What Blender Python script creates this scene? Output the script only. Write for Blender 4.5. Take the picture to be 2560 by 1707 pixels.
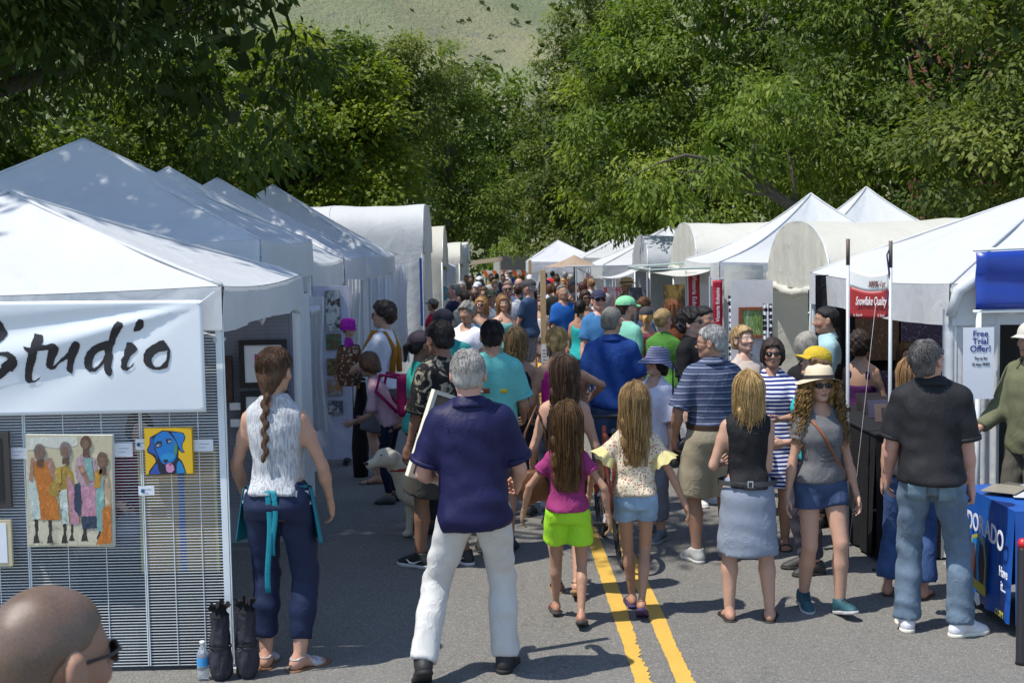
import bpy, bmesh, math, random
import numpy as np
from mathutils import Matrix, Vector

# ------------------------------------------------------------------ camera, sky, sun, exposure
scene = bpy.context.scene
for o in list(bpy.data.objects):
    bpy.data.objects.remove(o)
col = scene.collection

cam_data = bpy.data.cameras.new('camera')
cam_data.sensor_width = 36.0
cam_data.lens = 45.0
cam_data.clip_end = 3000.0
cam_data.dof.use_dof = True
cam_data.dof.focus_distance = 9.0
cam_data.dof.aperture_fstop = 9.0
cam = bpy.data.objects.new('camera', cam_data)
col.objects.link(cam)
scene.camera = cam
# a photographer on a low step: eye 2.35 m, looking a little down the street, camera rolled by one degree
cam.matrix_world = Matrix(((0.99967453, 0.01873871, -0.01731193, 0.0),
                           (-0.01865302, 0.07393379, -0.99708869, 0.0),
                           (-0.01740422, 0.99708709, 0.07425926, 2.35),
                           (0, 0, 0, 1)))

SUN_EL = math.radians(64.0)
SUN_AZ = math.radians(248.0)      # compass bearing of the sun seen from +Y (street direction), clockwise: left and behind
sun_dir = Vector((math.sin(SUN_AZ) * math.cos(SUN_EL), math.cos(SUN_AZ) * math.cos(SUN_EL), math.sin(SUN_EL)))
world = bpy.data.worlds.new('World')
scene.world = world
world.use_nodes = True
wn = world.node_tree
for n in list(wn.nodes):
    wn.nodes.remove(n)
sky = wn.nodes.new('ShaderNodeTexSky')
sky.sky_type = 'NISHITA'
sky.sun_disc = False
sky.sun_elevation = SUN_EL
sky.sun_rotation = SUN_AZ
sky.altitude = 1700
bg = wn.nodes.new('ShaderNodeBackground')
bg.inputs[1].default_value = 0.15
wo = wn.nodes.new('ShaderNodeOutputWorld')
wn.links.new(sky.outputs[0], bg.inputs[0])
wn.links.new(bg.outputs[0], wo.inputs[0])

sun_data = bpy.data.lights.new('sun', 'SUN')
sun_data.energy = 3.5
sun_data.angle = math.radians(0.53)
sun_data.color = (1.0, 0.955, 0.88)
sun = bpy.data.objects.new('sun', sun_data)
col.objects.link(sun)
sun.rotation_euler = sun_dir.to_track_quat('Z', 'Y').to_euler()
sun.location = (-20, -8, 40)

vs = scene.view_settings
vs.view_transform = 'Standard'
vs.look = 'None'
vs.exposure = 0.68
vs.gamma = 1.0
vs.use_curve_mapping = False
scene.render.engine = 'CYCLES'
scene.cycles.max_bounces = 6
scene.cycles.transparent_max_bounces = 8
scene.cycles.use_denoising = True
RNG = np.random.default_rng(7)
random.seed(7)


def gz(y):
    """the street falls away gently beyond the first tents"""
    return -0.012 * max(0.0, y - 15.0)
# ------------------------------------------------------------------ helpers: objects, meshes, materials
def tag(o, label, cat, group=None, kind=None):
    if label:
        o['label'] = label
    if cat:
        o['category'] = cat
    if group:
        o['group'] = group
    if kind:
        o['kind'] = kind
    return o


def thing(name, label, cat, loc=(0, 0, 0), rz=0.0, group=None, scale=1.0):
    o = bpy.data.objects.new(name, None)
    o.empty_display_size = 0.1
    col.objects.link(o)
    o.location = loc
    o.rotation_euler = (0, 0, rz)
    o.scale = (scale,) * 3
    return tag(o, label, cat, group)


def obj(name, mesh, m=None, parent=None, smooth=False):
    o = bpy.data.objects.new(name, mesh)
    col.objects.link(o)
    if m is not None and not mesh.materials:
        mesh.materials.append(m)
    if parent is not None:
        o.parent = parent
    if smooth and len(mesh.polygons):
        mesh.polygons.foreach_set('use_smooth', np.ones(len(mesh.polygons), bool))
    return o


def copy_tree(o, parent=None):
    c = o.copy()
    col.objects.link(c)
    c.parent = parent
    for ch in list(o.children):
        copy_tree(ch, c)
    return c


def mesh_np(name, v, f, smooth=True):
    """fast mesh from numpy vertices and quads/tris (f: (n,3) or (n,4))"""
    me = bpy.data.meshes.new(name)
    v = np.asarray(v, np.float32)
    f = np.asarray(f, np.int32)
    n, k = f.shape
    me.vertices.add(len(v))
    me.vertices.foreach_set('co', v.ravel())
    me.loops.add(n * k)
    me.loops.foreach_set('vertex_index', f.ravel())
    me.polygons.add(n)
    me.polygons.foreach_set('loop_start', np.arange(0, n * k, k, dtype=np.int32))
    me.polygons.foreach_set('loop_total', np.full(n, k, np.int32))
    if smooth:
        me.polygons.foreach_set('use_smooth', np.ones(n, bool))
    me.update(calc_edges=True)
    return me


class MB:
    """collects simple shapes into one mesh"""
    def __init__(self):
        self.v = []
        self.f = []

    def add(self, v, f):
        b = len(self.v)
        self.v += [tuple(x) for x in v]
        self.f += [tuple(b + i for i in q) for q in f]
        return self

    def box(self, c, s, rz=0.0, rx=0.0):
        x, y, z = s[0] / 2, s[1] / 2, s[2] / 2
        m = Matrix.Translation(c) @ Matrix.Rotation(rz, 4, 'Z') @ Matrix.Rotation(rx, 4, 'X')
        v = [m @ Vector(p) for p in ((-x, -y, -z), (x, -y, -z), (x, y, -z), (-x, y, -z), (-x, -y, z), (x, -y, z), (x, y, z), (-x, y, z))]
        return self.add(v, ((0, 3, 2, 1), (4, 5, 6, 7), (0, 1, 5, 4), (1, 2, 6, 5), (2, 3, 7, 6), (3, 0, 4, 7)))

    def tube(self, pts, r, n=6, cap=True):
        pts = [Vector(p) for p in pts]
        rr = r if isinstance(r, (list, tuple)) else [r] * len(pts)
        vs_, up = [], None
        for i, p in enumerate(pts):
            d = (pts[min(i + 1, len(pts) - 1)] - pts[max(i - 1, 0)]).normalized()
            if up is None:
                up = Vector((0, 0, 1)) if abs(d.z) < 0.9 else Vector((1, 0, 0))
            a = d.cross(up)
            if a.length < 1e-6:
                a = d.orthogonal()
            a.normalize()
            b = a.cross(d).normalized()
            up = b
            for k in range(n):
                t = 2 * math.pi * k / n
                vs_.append(p + (a * math.cos(t) + b * math.sin(t)) * rr[i])
        fs = []
        for i in range(len(pts) - 1):
            for k in range(n):
                fs.append((i * n + k, i * n + (k + 1) % n, (i + 1) * n + (k + 1) % n, (i + 1) * n + k))
        if cap:
            fs.append(tuple(range(n - 1, -1, -1)))
            fs.append(tuple((len(pts) - 1) * n + k for k in range(n)))
        return self.add(vs_, fs)

    def lathe(self, prof, n=16, c=(0, 0, 0), cap=True):
        vs_ = []
        for r, z in prof:
            for k in range(n):
                t = 2 * math.pi * k / n
                vs_.append((c[0] + r * math.cos(t), c[1] + r * math.sin(t), c[2] + z))
        fs = []
        for i in range(len(prof) - 1):
            for k in range(n):
                fs.append((i * n + k, i * n + (k + 1) % n, (i + 1) * n + (k + 1) % n, (i + 1) * n + k))
        if cap:
            fs.append(tuple(range(n - 1, -1, -1)))
            fs.append(tuple((len(prof) - 1) * n + k for k in range(n)))
        return self.add(vs_, fs)

    def grid(self, nu, nv, fn, thick=0.0):
        """surface fn(u,v) with u,v in 0..1; thick>0 gives it a back side"""
        P = [[Vector(fn(i / nu, j / nv)) for i in range(nu + 1)] for j in range(nv + 1)]
        vs_ = [p for row in P for p in row]
        w = nu + 1
        fs = [(j * w + i, j * w + i + 1, (j + 1) * w + i + 1, (j + 1) * w + i) for j in range(nv) for i in range(nu)]
        if thick:
            nrm = []
            for j in range(nv + 1):
                for i in range(nu + 1):
                    a = P[j][min(i + 1, nu)] - P[j][max(i - 1, 0)]
                    b = P[min(j + 1, nv)][i] - P[max(j - 1, 0)][i]
                    q = a.cross(b)
                    nrm.append(q.normalized() if q.length > 1e-9 else Vector((0, 0, 1)))
            N = len(vs_)
            vs_ += [vs_[i] - nrm[i] * thick for i in range(N)]
            fs += [(q[3] + N, q[2] + N, q[1] + N, q[0] + N) for q in list(fs)]
            ring = [i for i in range(w)] + [j * w + nu for j in range(1, nv + 1)] + [nv * w + i for i in range(nu - 1, -1, -1)] + [j * w for j in range(nv - 1, 0, -1)]
            for a, b in zip(ring, ring[1:] + ring[:1]):
                fs.append((b, a, a + N, b + N))
        return self.add(vs_, fs)

    def mesh(self, name='m', smooth=False):
        me = bpy.data.meshes.new(name)
        me.from_pydata(self.v, [], self.f)
        if smooth:
            me.polygons.foreach_set('use_smooth', np.ones(len(me.polygons), bool))
        me.update()
        return me

    def build(self, name, m, parent=None, smooth=False):
        return obj(name, self.mesh(name, smooth), m, parent)


class NT:
    """tiny node-tree writer"""
    def __init__(self, name):
        self.m = bpy.data.materials.new(name)
        self.m.use_nodes = True
        self.t = self.m.node_tree
        for n in list(self.t.nodes):
            self.t.nodes.remove(n)
        self.out = self.n('ShaderNodeOutputMaterial')
        self.p = self.n('ShaderNodeBsdfPrincipled')
        self.l(self.p.outputs[0], self.out.inputs[0])

    def n(self, t, **kw):
        x = self.t.nodes.new(t)
        for k, v in kw.items():
            if k in x.inputs.keys():
                x.inputs[k].default_value = v
            else:
                setattr(x, k, v)
        return x

    def l(self, a, b):
        self.t.links.new(a, b)

    def coords(self, scale=(1, 1, 1), which='Object', loc=(0, 0, 0)):
        tc = self.n('ShaderNodeTexCoord')
        mp = self.n('ShaderNodeMapping')
        mp.inputs['Scale'].default_value = scale
        mp.inputs['Location'].default_value = loc
        self.l(tc.outputs[which], mp.inputs['Vector'])
        return mp.outputs[0]

    def noise(self, vec, scale, detail=4, rough=0.55, dist=0.0):
        x = self.n('ShaderNodeTexNoise')
        x.inputs['Scale'].default_value = scale
        x.inputs['Detail'].default_value = detail
        x.inputs['Roughness'].default_value = rough
        x.inputs['Distortion'].default_value = dist
        self.l(vec, x.inputs['Vector'])
        return x.outputs['Fac']

    def ramp(self, fac, stops, interp='LINEAR'):
        r = self.n('ShaderNodeValToRGB')
        r.color_ramp.interpolation = interp
        e = r.color_ramp.elements
        while len(e) < len(stops):
            e.new(0.5)
        for i, (p, c) in enumerate(stops):
            e[i].position = p
            e[i].color = (c, c, c, 1) if isinstance(c, (int, float)) else (*c[:3], 1)
        self.l(fac, r.inputs[0])
        return r.outputs[0]

    def mix(self, fac, a, b, blend='MIX'):
        x = self.n('ShaderNodeMix')
        x.data_type = 'RGBA'
        x.blend_type = blend
        for v, s in ((fac, 0), (a, 6), (b, 7)):
            if isinstance(v, (int, float)):
                x.inputs[s].default_value = v if s == 0 else (v, v, v, 1)
            elif isinstance(v, tuple):
                x.inputs[s].default_value = (*v[:3], 1)
            else:
                self.l(v, x.inputs[s])
        return x.outputs[2]

    def math(self, op, a, b=0.0):
        x = self.n('ShaderNodeMath')
        x.operation = op
        for v, s in ((a, 0), (b, 1)):
            if isinstance(v, (int, float)):
                x.inputs[s].default_value = v
            else:
                self.l(v, x.inputs[s])
        return x.outputs[0]

    def bump(self, h, strength=0.3, dist=0.02):
        x = self.n('ShaderNodeBump')
        x.inputs['Strength'].default_value = strength
        x.inputs['Distance'].default_value = dist
        self.l(h, x.inputs['Height'])
        self.l(x.outputs[0], self.p.inputs['Normal'])
        return x

    def base(self, c):
        if isinstance(c, tuple):
            self.p.inputs['Base Color'].default_value = (*c[:3], 1)
        else:
            self.l(c, self.p.inputs['Base Color'])

    def rough(self, r):
        self.p.inputs['Roughness'].default_value = r


def srgb(r, g, b):
    return tuple(((c / 255) / 12.92 if c / 255 <= 0.04045 else ((c / 255 + 0.055) / 1.055) ** 2.4) for c in (r, g, b))


_mats = {}


def plain(c, rough=0.6, var=0.12, metal=0.0, scale=14.0, bump=0.15, spec=None):
    """a painted, plastic, metal or paper surface with slight mottling"""
    key = ('plain', c, rough, var, metal, scale, bump)
    if key in _mats:
        return _mats[key]
    t = NT('surface')
    v = t.coords()
    nz = t.noise(v, scale, 5)
    t.base(t.mix(nz, tuple(x * (1 - var) for x in c), tuple(min(1, x * (1 + var)) for x in c)))
    t.rough(rough)
    t.p.inputs['Metallic'].default_value = metal
    if spec is not None:
        t.p.inputs['Specular IOR Level'].default_value = spec
    if bump:
        t.bump(t.noise(v, scale * 3, 4), bump, 0.004)
    _mats[key] = t.m
    return t.m


def cloth(c, kind='plain', c2=None, freq=20.0, rough=0.85, wrinkle=0.40, thin=0.0, sheen=0.0, wscale=5.0):
    """woven fabric with wrinkles and one of a few printed or woven patterns"""
    key = ('cloth', c, kind, c2, freq, rough, wrinkle, thin, wscale)
    if key in _mats:
        return _mats[key]
    t = NT('fabric_' + kind)
    v = t.coords()
    big = t.noise(v, 5.0, 3)
    basec = t.mix(big, tuple(x * 0.86 for x in c), tuple(min(1, x * 1.12) for x in c))
    if kind == 'stripes' or kind == 'thin_stripes':
        sx = t.n('ShaderNodeSeparateXYZ')
        vv = t.n('ShaderNodeVectorMath', operation='ADD')
        t.l(v, vv.inputs[0])
        wob = t.n('ShaderNodeTexNoise', Scale=4.0)
        t.l(v, wob.inputs['Vector'])
        sc = t.n('ShaderNodeVectorMath', operation='SCALE')
        t.l(wob.outputs['Color'], sc.inputs[0])
        sc.inputs['Scale'].default_value = 0.02
        t.l(sc.outputs[0], vv.inputs[1])
        t.l(vv.outputs[0], sx.inputs[0])
        fr = t.math('FRACT', t.math('MULTIPLY', sx.outputs[2], freq))
        m = t.ramp(fr, ((0.0, 0.0), (0.44, 0.0), (0.48, 1.0), (0.95, 1.0), (1.0, 0.0)) if kind == 'stripes'
                   else ((0.0, 0.0), (0.25, 0.3), (0.3, 1.0), (0.42, 0.9), (0.46, 0.1), (0.7, 0.0), (0.74, 0.55), (0.8, 0.5), (0.84, 0.0)))
        basec = t.mix(m, basec, c2)
    elif kind == 'vstripes':
        sx = t.n('ShaderNodeSeparateXYZ')
        t.l(v, sx.inputs[0])
        fr = t.math('FRACT', t.math('MULTIPLY', sx.outputs[0], freq))
        basec = t.mix(t.ramp(fr, ((0, 0.0), (0.5, 0.0), (0.6, 1.0), (1.0, 1.0))), basec, c2)
    elif kind == 'print':
        vo = t.n('ShaderNodeTexNoise', Scale=freq, Detail=5.0, Roughness=0.62, Distortion=1.6)
        t.l(v, vo.inputs['Vector'])
        basec = t.mix(t.ramp(vo.outputs['Fac'], ((0.53, 0.0), (0.58, 0.75), (0.66, 1.0), (0.72, 0.3))), basec, c2)
    elif kind == 'floral':
        vo = t.n('ShaderNodeTexVoronoi', Scale=freq)
        t.l(v, vo.inputs['Vector'])
        rc = t.ramp(vo.outputs['Distance'], ((0.0, 1.0), (0.32, 1.0), (0.44, 0.0)))
        sep = t.n('ShaderNodeSeparateColor')
        t.l(vo.outputs['Color'], sep.inputs[0])
        fc = t.ramp(sep.outputs[0], ((0.0, c2), (0.4, c2), (0.45, (0.30, 0.17, 0.09)), (0.7, (0.16, 0.20, 0.10)), (0.75, c)), 'CONSTANT')
        basec = t.mix(rc, basec, fc)
    elif kind == 'denim':
        nz = t.noise(t.coords((1, 1, 0.35)), 260.0, 2)
        worn = t.noise(v, 6.0, 4, 0.6)
        basec = t.mix(t.ramp(worn, ((0.4, 0.0), (0.72, 0.75))), basec, tuple(min(1, x * 1.9 + 0.03) for x in c))
        basec = t.mix(t.math('MULTIPLY', nz, 0.35), basec, tuple(min(1, x * 1.8 + 0.04) for x in c))
    elif kind == 'check':
        ck = t.n('ShaderNodeTexChecker', Scale=freq)
        t.l(v, ck.inputs['Vector'])
        basec = t.mix(ck.outputs['Fac'], basec, c2)
    elif kind == 'knit':
        nz = t.noise(t.coords((1, 1, 0.12)), 120.0, 2)
        basec = t.mix(t.ramp(nz, ((0.45, 0.0), (0.6, 1.0))), basec, c2)
    t.base(basec)
    t.rough(rough)
    t.p.inputs['Specular IOR Level'].default_value = 0.25
    if sheen:
        t.p.inputs['Sheen Weight'].default_value = sheen
    w1 = t.noise(t.coords((1, 1, 0.50)), wscale, 2, 0.45, 0.7)
    ridge = t.math('POWER', t.math('SUBTRACT', 1.0, t.math('ABSOLUTE', t.math('SUBTRACT', t.math('MULTIPLY', w1, 2.0), 1.0))), 3.0)
    soft = t.noise(t.coords((1, 1, 0.6)), wscale * 1.9, 2, 0.5, 0.4)
    w2 = t.noise(v, 420.0, 1)
    n3 = t.noise(t.coords((1.0, 0.8, 0.7)), wscale * 2.6, 2, 0.5, 1.0)
    r2 = t.math('POWER', t.math('SUBTRACT', 1.0, t.math('ABSOLUTE', t.math('SUBTRACT', t.math('MULTIPLY', n3, 2.0), 1.0))), 5.0)
    patch = t.ramp(t.noise(v, wscale * 0.7, 1), ((0.40, 0.0), (0.62, 1.0)))
    h = t.math('ADD', t.math('ADD', t.math('MULTIPLY', ridge, 0.22), t.math('MULTIPLY', soft, 0.30)), t.math('ADD', t.math('MULTIPLY', t.math('MULTIPLY', r2, patch), 0.16), t.math('MULTIPLY', w2, 0.03)))
    t.bump(h, wrinkle * 0.85, 0.055)
    if thin > 0:
        tr = t.n('ShaderNodeBsdfTranslucent')
        t.l(t.p.inputs['Base Color'].links[0].from_socket, tr.inputs[0])
        ms = t.n('ShaderNodeMixShader')
        ms.inputs[0].default_value = thin
        t.l(t.p.outputs[0], ms.inputs[1])
        t.l(tr.outputs[0], ms.inputs[2])
        t.l(ms.outputs[0], t.out.inputs[0])
    _mats[key] = t.m
    return t.m


def stubble_mat(c, sk):
    t = NT('stubble')
    v = t.coords()
    n = t.noise(v, 420.0, 3, 0.7)
    big = t.noise(v, 14.0, 3)
    cc = t.mix(t.ramp(n, ((0.35, 0.0), (0.62, 1.0))), c, tuple(x * 0.8 for x in sk))
    grey = t.ramp(t.noise(v, 9.0, 4, 0.6), ((0.40, 0.0), (0.66, 0.6)))
    cc = t.mix(grey, cc, tuple(min(1, x * 1.9) for x in c))
    t.base(t.mix(t.math('MULTIPLY', big, 0.6), cc, tuple(x * 0.55 for x in c)))
    t.rough(0.42)
    t.bump(n, 0.25, 0.003)
    return t.m


def hair_mat(c, streak=None, rough=0.42):
    key = ('hair', c, streak)
    if key in _mats:
        return _mats[key]
    t = NT('hair')
    st = streak or tuple(min(1, x * 1.9 + 0.006) for x in c)
    n1 = t.noise(t.coords((1, 1, 0.10)), 150.0, 3, 0.6, 0.4)
    n2 = t.noise(t.coords((1, 1, 0.25)), 22.0, 3)
    f = t.ramp(t.math('ADD', t.math('MULTIPLY', n1, 0.7), t.math('MULTIPLY', n2, 0.45)), ((0.42, 0.0), (0.78, 1.0)))
    t.base(t.mix(f, tuple(x * 0.75 for x in c), st))
    t.rough(rough)
    t.p.inputs['Specular IOR Level'].default_value = 0.22
    t.bump(n1, 0.6, 0.01)
    _mats[key] = t.m
    return t.m


def skin_mat():
    if 'skin' in _mats:
        return _mats['skin']
    t = NT('skin')
    a = t.n('ShaderNodeVertexColor')
    a.layer_name = 'Col'
    v = t.coords()
    nz = t.noise(v, 28.0, 4)
    t.base(t.mix(t.math('MULTIPLY', nz, 0.5), a.outputs[0], t.mix(1.0, a.outputs[0], (0.86, 0.68, 0.62), 'MULTIPLY')))
    t.rough(0.48)
    t.p.inputs['Subsurface Weight'].default_value = 0.08
    t.p.inputs['Subsurface Radius'].default_value = (0.02, 0.008, 0.004)
    t.p.inputs['Specular IOR Level'].default_value = 0.35
    t.bump(t.noise(v, 60.0, 3), 0.12, 0.01)
    _mats['skin'] = t.m
    return t.m
# ------------------------------------------------------------------ people: implicit surfaces turned into meshes
def snet(F, org, h):
    """surface nets: field on a grid -> smooth quad mesh"""
    s = F < 0
    nx, ny, nz = F.shape
    c = np.zeros((nx - 1, ny - 1, nz - 1), np.int8)
    for i in (0, 1):
        for j in (0, 1):
            for k in (0, 1):
                c += s[i:nx - 1 + i, j:ny - 1 + j, k:nz - 1 + k]
    idx = np.argwhere((c > 0) & (c < 8))
    if len(idx) == 0:
        return np.zeros((0, 3), np.float32), np.zeros((0, 4), np.int32)
    ids = np.full(c.shape, -1, np.int32)
    ids[idx[:, 0], idx[:, 1], idx[:, 2]] = np.arange(len(idx))
    cn = np.array([(i, j, k) for i in (0, 1) for j in (0, 1) for k in (0, 1)])
    V = np.stack([F[idx[:, 0] + a, idx[:, 1] + b, idx[:, 2] + d] for a, b, d in cn], 1)
    acc = np.zeros((len(idx), 3))
    cnt = np.zeros((len(idx), 1))
    for a in range(8):
        for b in range(a + 1, 8):
            if np.abs(cn[a] - cn[b]).sum() != 1:
                continue
            va, vb = V[:, a], V[:, b]
            m = (va < 0) != (vb < 0)
            t = np.where(m, va / np.where(m, va - vb, 1), 0)[:, None]
            acc += m[:, None] * (cn[a] + t * (cn[b] - cn[a]))
            cnt += m[:, None]
    vert = (idx + acc / np.maximum(cnt, 1)) * h + np.asarray(org)
    faces = []
    for ax in range(3):
        o1, o2 = [(1, 2), (2, 0), (0, 1)][ax]
        sl0 = [slice(1, -1)] * 3
        sl1 = [slice(1, -1)] * 3
        sl0[ax] = slice(0, -1)
        sl1[ax] = slice(1, None)
        a, b = s[tuple(sl0)], s[tuple(sl1)]
        e = np.argwhere(a != b)
        if not len(e):
            continue
        flip = a[e[:, 0], e[:, 1], e[:, 2]]
        base = e.copy()
        for q in range(3):
            if q != ax:
                base[:, q] += 1
        d1 = np.zeros(3, int)
        d1[o1] = 1
        d2 = np.zeros(3, int)
        d2[o2] = 1
        g = [ids[tuple((base - d1 - d2).T)], ids[tuple((base - d2).T)], ids[tuple(base.T)], ids[tuple((base - d1).T)]]
        q = np.stack(g, 1)
        q[~flip] = q[~flip][:, ::-1]
        faces.append(q)
    f = np.concatenate(faces)
    f = f[(f >= 0).all(1)]
    return vert.astype(np.float32), f


def polygonise(fn, lo, hi, h):
    lo = np.asarray(lo, float) - 2 * h
    hi = np.asarray(hi, float) + 2 * h
    n = np.ceil((hi - lo) / h).astype(int) + 1
    gx, gy, gz_ = [np.arange(k, dtype=np.float32) * h + l for k, l in zip(n, lo)]
    P = np.stack(np.meshgrid(gx, gy, gz_, indexing='ij'), -1).reshape(-1, 3)
    return snet(fn(P).reshape(n), lo, h)


def v3(*a):
    return np.array(a, np.float32)


def rcone(p, a, b, r1, r2):
    a = np.asarray(a, np.float32)
    b = np.asarray(b, np.float32)
    ab = b - a
    t = np.clip((p - a) @ ab / max(1e-9, float(ab @ ab)), 0, 1)
    return np.linalg.norm(p - a - t[:, None] * ab, axis=1) - (r1 + t * (r2 - r1))


def ell(p, c, r):
    q = (p - np.asarray(c, np.float32)) / np.asarray(r, np.float32)
    return (np.linalg.norm(q, axis=1) - 1) * min(r)


def smin(a, b, k):
    h = np.clip(0.5 + 0.5 * (b - a) / k, 0, 1)
    return b + (a - b) * h - k * h * (1 - h)


def smax(a, b, k):
    return -smin(-a, -b, k)


def plane_cut(p, c, n):
    return (p - np.asarray(c, np.float32)) @ np.asarray(n, np.float32)


def loft(p, lev, pw=2.3):
    """stack of super-ellipses; lev rows: z, half width x, half depth y, centre y"""
    lev = np.asarray(lev, float)
    zz = np.linspace(lev[0, 0], lev[-1, 0], 80)
    tab = [np.interp(zz, lev[:, 0], lev[:, i]) for i in (1, 2, 3)]
    ker = np.array([1, 2, 3, 4, 3, 2, 1]) / 16.0
    tab = [np.convolve(np.pad(t, 3, mode='edge'), ker, 'valid') for t in tab]
    a, b, cy = [np.interp(p[:, 2], zz, t) for t in tab]
    q = (np.abs(p[:, 0] / a) ** pw + np.abs((p[:, 1] - cy) / b) ** pw) ** (1 / pw)
    d = (q - 1) * np.minimum(a, b)
    return np.maximum(d, np.maximum(lev[0, 0] - p[:, 2], p[:, 2] - lev[-1, 0])).astype(np.float32)


def wav(p, k, ph, warp=0.0):
    q = p @ np.asarray(k, np.float32) + ph
    if warp:
        q = q + warp * np.sin(p @ np.asarray((k[1], k[2], k[0]), np.float32) * 0.6 + ph * 1.7)
    return np.sin(q)


def rot(rx=0, ry=0, rz=0):
    return np.array((Matrix.Rotation(rz, 3, 'Z') @ Matrix.Rotation(ry, 3, 'Y') @ Matrix.Rotation(rx, 3, 'X')), np.float32)


# ---- head, hand and foot shapes (built once per sex / detail and reused) -------------------------------------------
def head_field(sex):
    jaw = {'m': 1.0, 'f': 0.88, 'c': 0.82}[sex]
    nk = {'m': 0.056, 'f': 0.045, 'c': 0.040}[sex]

    def fn(p):
        q = p.copy()
        q[:, 0] = np.abs(q[:, 0])
        d = ell(q, (0, -0.012, 0.028), (0.076, 0.098, 0.090))
        d = smin(d, ell(q, (0, 0.030, -0.035), (0.060 * (0.5 + jaw / 2), 0.060, 0.078)), 0.03)
        d = smin(d, rcone(q, (0.046 * jaw, 0.0, -0.055), (0.014 * jaw, 0.066, -0.096), 0.022, 0.018 * jaw), 0.025)
        d = smin(d, rcone(q, (0.048, 0.062, -0.028), (0.030, 0.070, -0.030), 0.016, 0.016), 0.02)
        d = smin(d, rcone(q, (0.0, 0.080, 0.022), (0.042, 0.068, 0.020), 0.013, 0.010), 0.012)
        d = smax(d, -ell(q, (0.031, 0.098, 0.001), (0.020, 0.020, 0.013)), 0.010)
        d = smin(d, rcone(q, (0, 0.084, 0.010), (0, 0.106, -0.030), 0.0075, 0.0105), 0.010)
        d = smin(d, ell(q, (0.011, 0.096, -0.034), (0.008, 0.010, 0.007)), 0.006)
        d = smin(d, rcone(q, (0, 0.089, -0.060), (0.017, 0.082, -0.062), 0.0065, 0.004), 0.006)
        d = smin(d, rcone(q, (0, 0.088, -0.071), (0.014, 0.082, -0.070), 0.0075, 0.004), 0.006)
        d = smin(d, ell(q, (0.031, 0.077, 0.001), (0.0135, 0.0125, 0.0120)), 0.003)
        ear = smax(ell(q, (0.084, -0.010, -0.006), (0.015, 0.022, 0.034)), -ell(q, (0.098, -0.002, -0.004), (0.012, 0.012, 0.020)), 0.006)
        d = smin(d, ear, 0.008)
        d = smin(d, rcone(q, (0, -0.022, -0.050), (0, -0.036, -0.200), nk, nk * 1.12), 0.03)
        return d
    return fn


HEADS = {}


def head_mesh(sex, h):
    if (sex, h) not in HEADS:
        v, f = polygonise(head_field(sex), (-0.10, -0.125, -0.215), (0.10, 0.125, 0.125), h)
        x = np.abs(v[:, 0])
        lip = np.exp(-(((v[:, 2] + 0.066) / 0.009) ** 2 + (x / 0.021) ** 4)) * (v[:, 1] > 0.078)
        mouth = np.exp(-(((v[:, 2] + 0.0655) / 0.0035) ** 2 + (x / 0.019) ** 4)) * (v[:, 1] > 0.078)
        brow = np.exp(-(((v[:, 2] - 0.024 + 0.1 * np.abs(x - 0.034)) / 0.006) ** 2 + ((x - 0.033) / 0.019) ** 4)) * (v[:, 1] > 0.05)
        eyed = np.sqrt(((x - 0.031) / 1.35) ** 2 + (v[:, 2] - 0.001) ** 2)
        eye = (eyed < 0.0095) * (v[:, 1] > 0.072)
        iris = (np.hypot(x - 0.031, v[:, 2] - 0.002) < 0.0058) * (v[:, 1] > 0.07)
        HEADS[(sex, h)] = (v, f, lip, mouth, brow, eye, iris)
    return HEADS[(sex, h)]


HANDS = {}


def hand_mesh(kind, h=0.0052):
    """right hand, wrist at the origin, fingers down, thumb forward (+y), palm towards -x"""
    if (kind, h) in HANDS:
        return HANDS[(kind, h)]
    curl = {'relax': (18, 42, 62), 'grip': (62, 140, 205), 'flat': (4, 10, 16), 'point': (62, 140, 205)}[kind]
    segs = []
    for i, (y, L) in enumerate(((0.031, 0.92), (0.010, 1.02), (-0.011, 0.96), (-0.030, 0.76))):
        a = np.array((0.0, y, -0.088 + 0.006 * abs(i - 1)))
        r = 0.0092 - 0.0006 * i
        cl = (6, 10, 14) if (kind == 'point' and i == 0) else curl
        for k, ln in enumerate((0.042, 0.028, 0.022)):
            ang = math.radians(cl[k] + i * 4)
            d = np.array((-math.sin(ang), (0.10 - 0.07 * i) * (0.6 if k else 1), -math.cos(ang)))
            b = a + d * ln * L
            segs.append((a, b, r, r * 0.9))
            a, r = b, r * 0.9
    th = {'relax': ((-0.004, 0.026, -0.022), (-0.020, 0.054, -0.058), (-0.030, 0.058, -0.088)),
          'grip': ((-0.004, 0.026, -0.022), (-0.030, 0.048, -0.056), (-0.052, 0.030, -0.070)),
          'flat': ((-0.002, 0.026, -0.022), (-0.010, 0.062, -0.052), (-0.012, 0.076, -0.078)),
          'point': ((-0.004, 0.026, -0.022), (-0.030, 0.048, -0.056), (-0.046, 0.036, -0.080))}[kind]

    def fn(p):
        q = p.copy()
        d = ell(q, (0, 0.0, -0.052), (0.0165, 0.043, 0.054))
        d = smin(d, rcone(q, (0, 0, 0.03), (0, 0, -0.03), 0.026, 0.022), 0.02)
        for a, b, r1, r2 in segs:
            d = smin(d, rcone(q, a, b, r1, r2), 0.004)
        d = smin(d, rcone(q, th[0], th[1], 0.015, 0.0105), 0.010)
        d = smin(d, rcone(q, th[1], th[2], 0.0105, 0.0085), 0.004)
        return d
    HANDS[(kind, h)] = polygonise(fn, (-0.12, -0.06, -0.19), (0.04, 0.09, 0.04), h)
    return HANDS[(kind, h)]


FEET = {}


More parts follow.
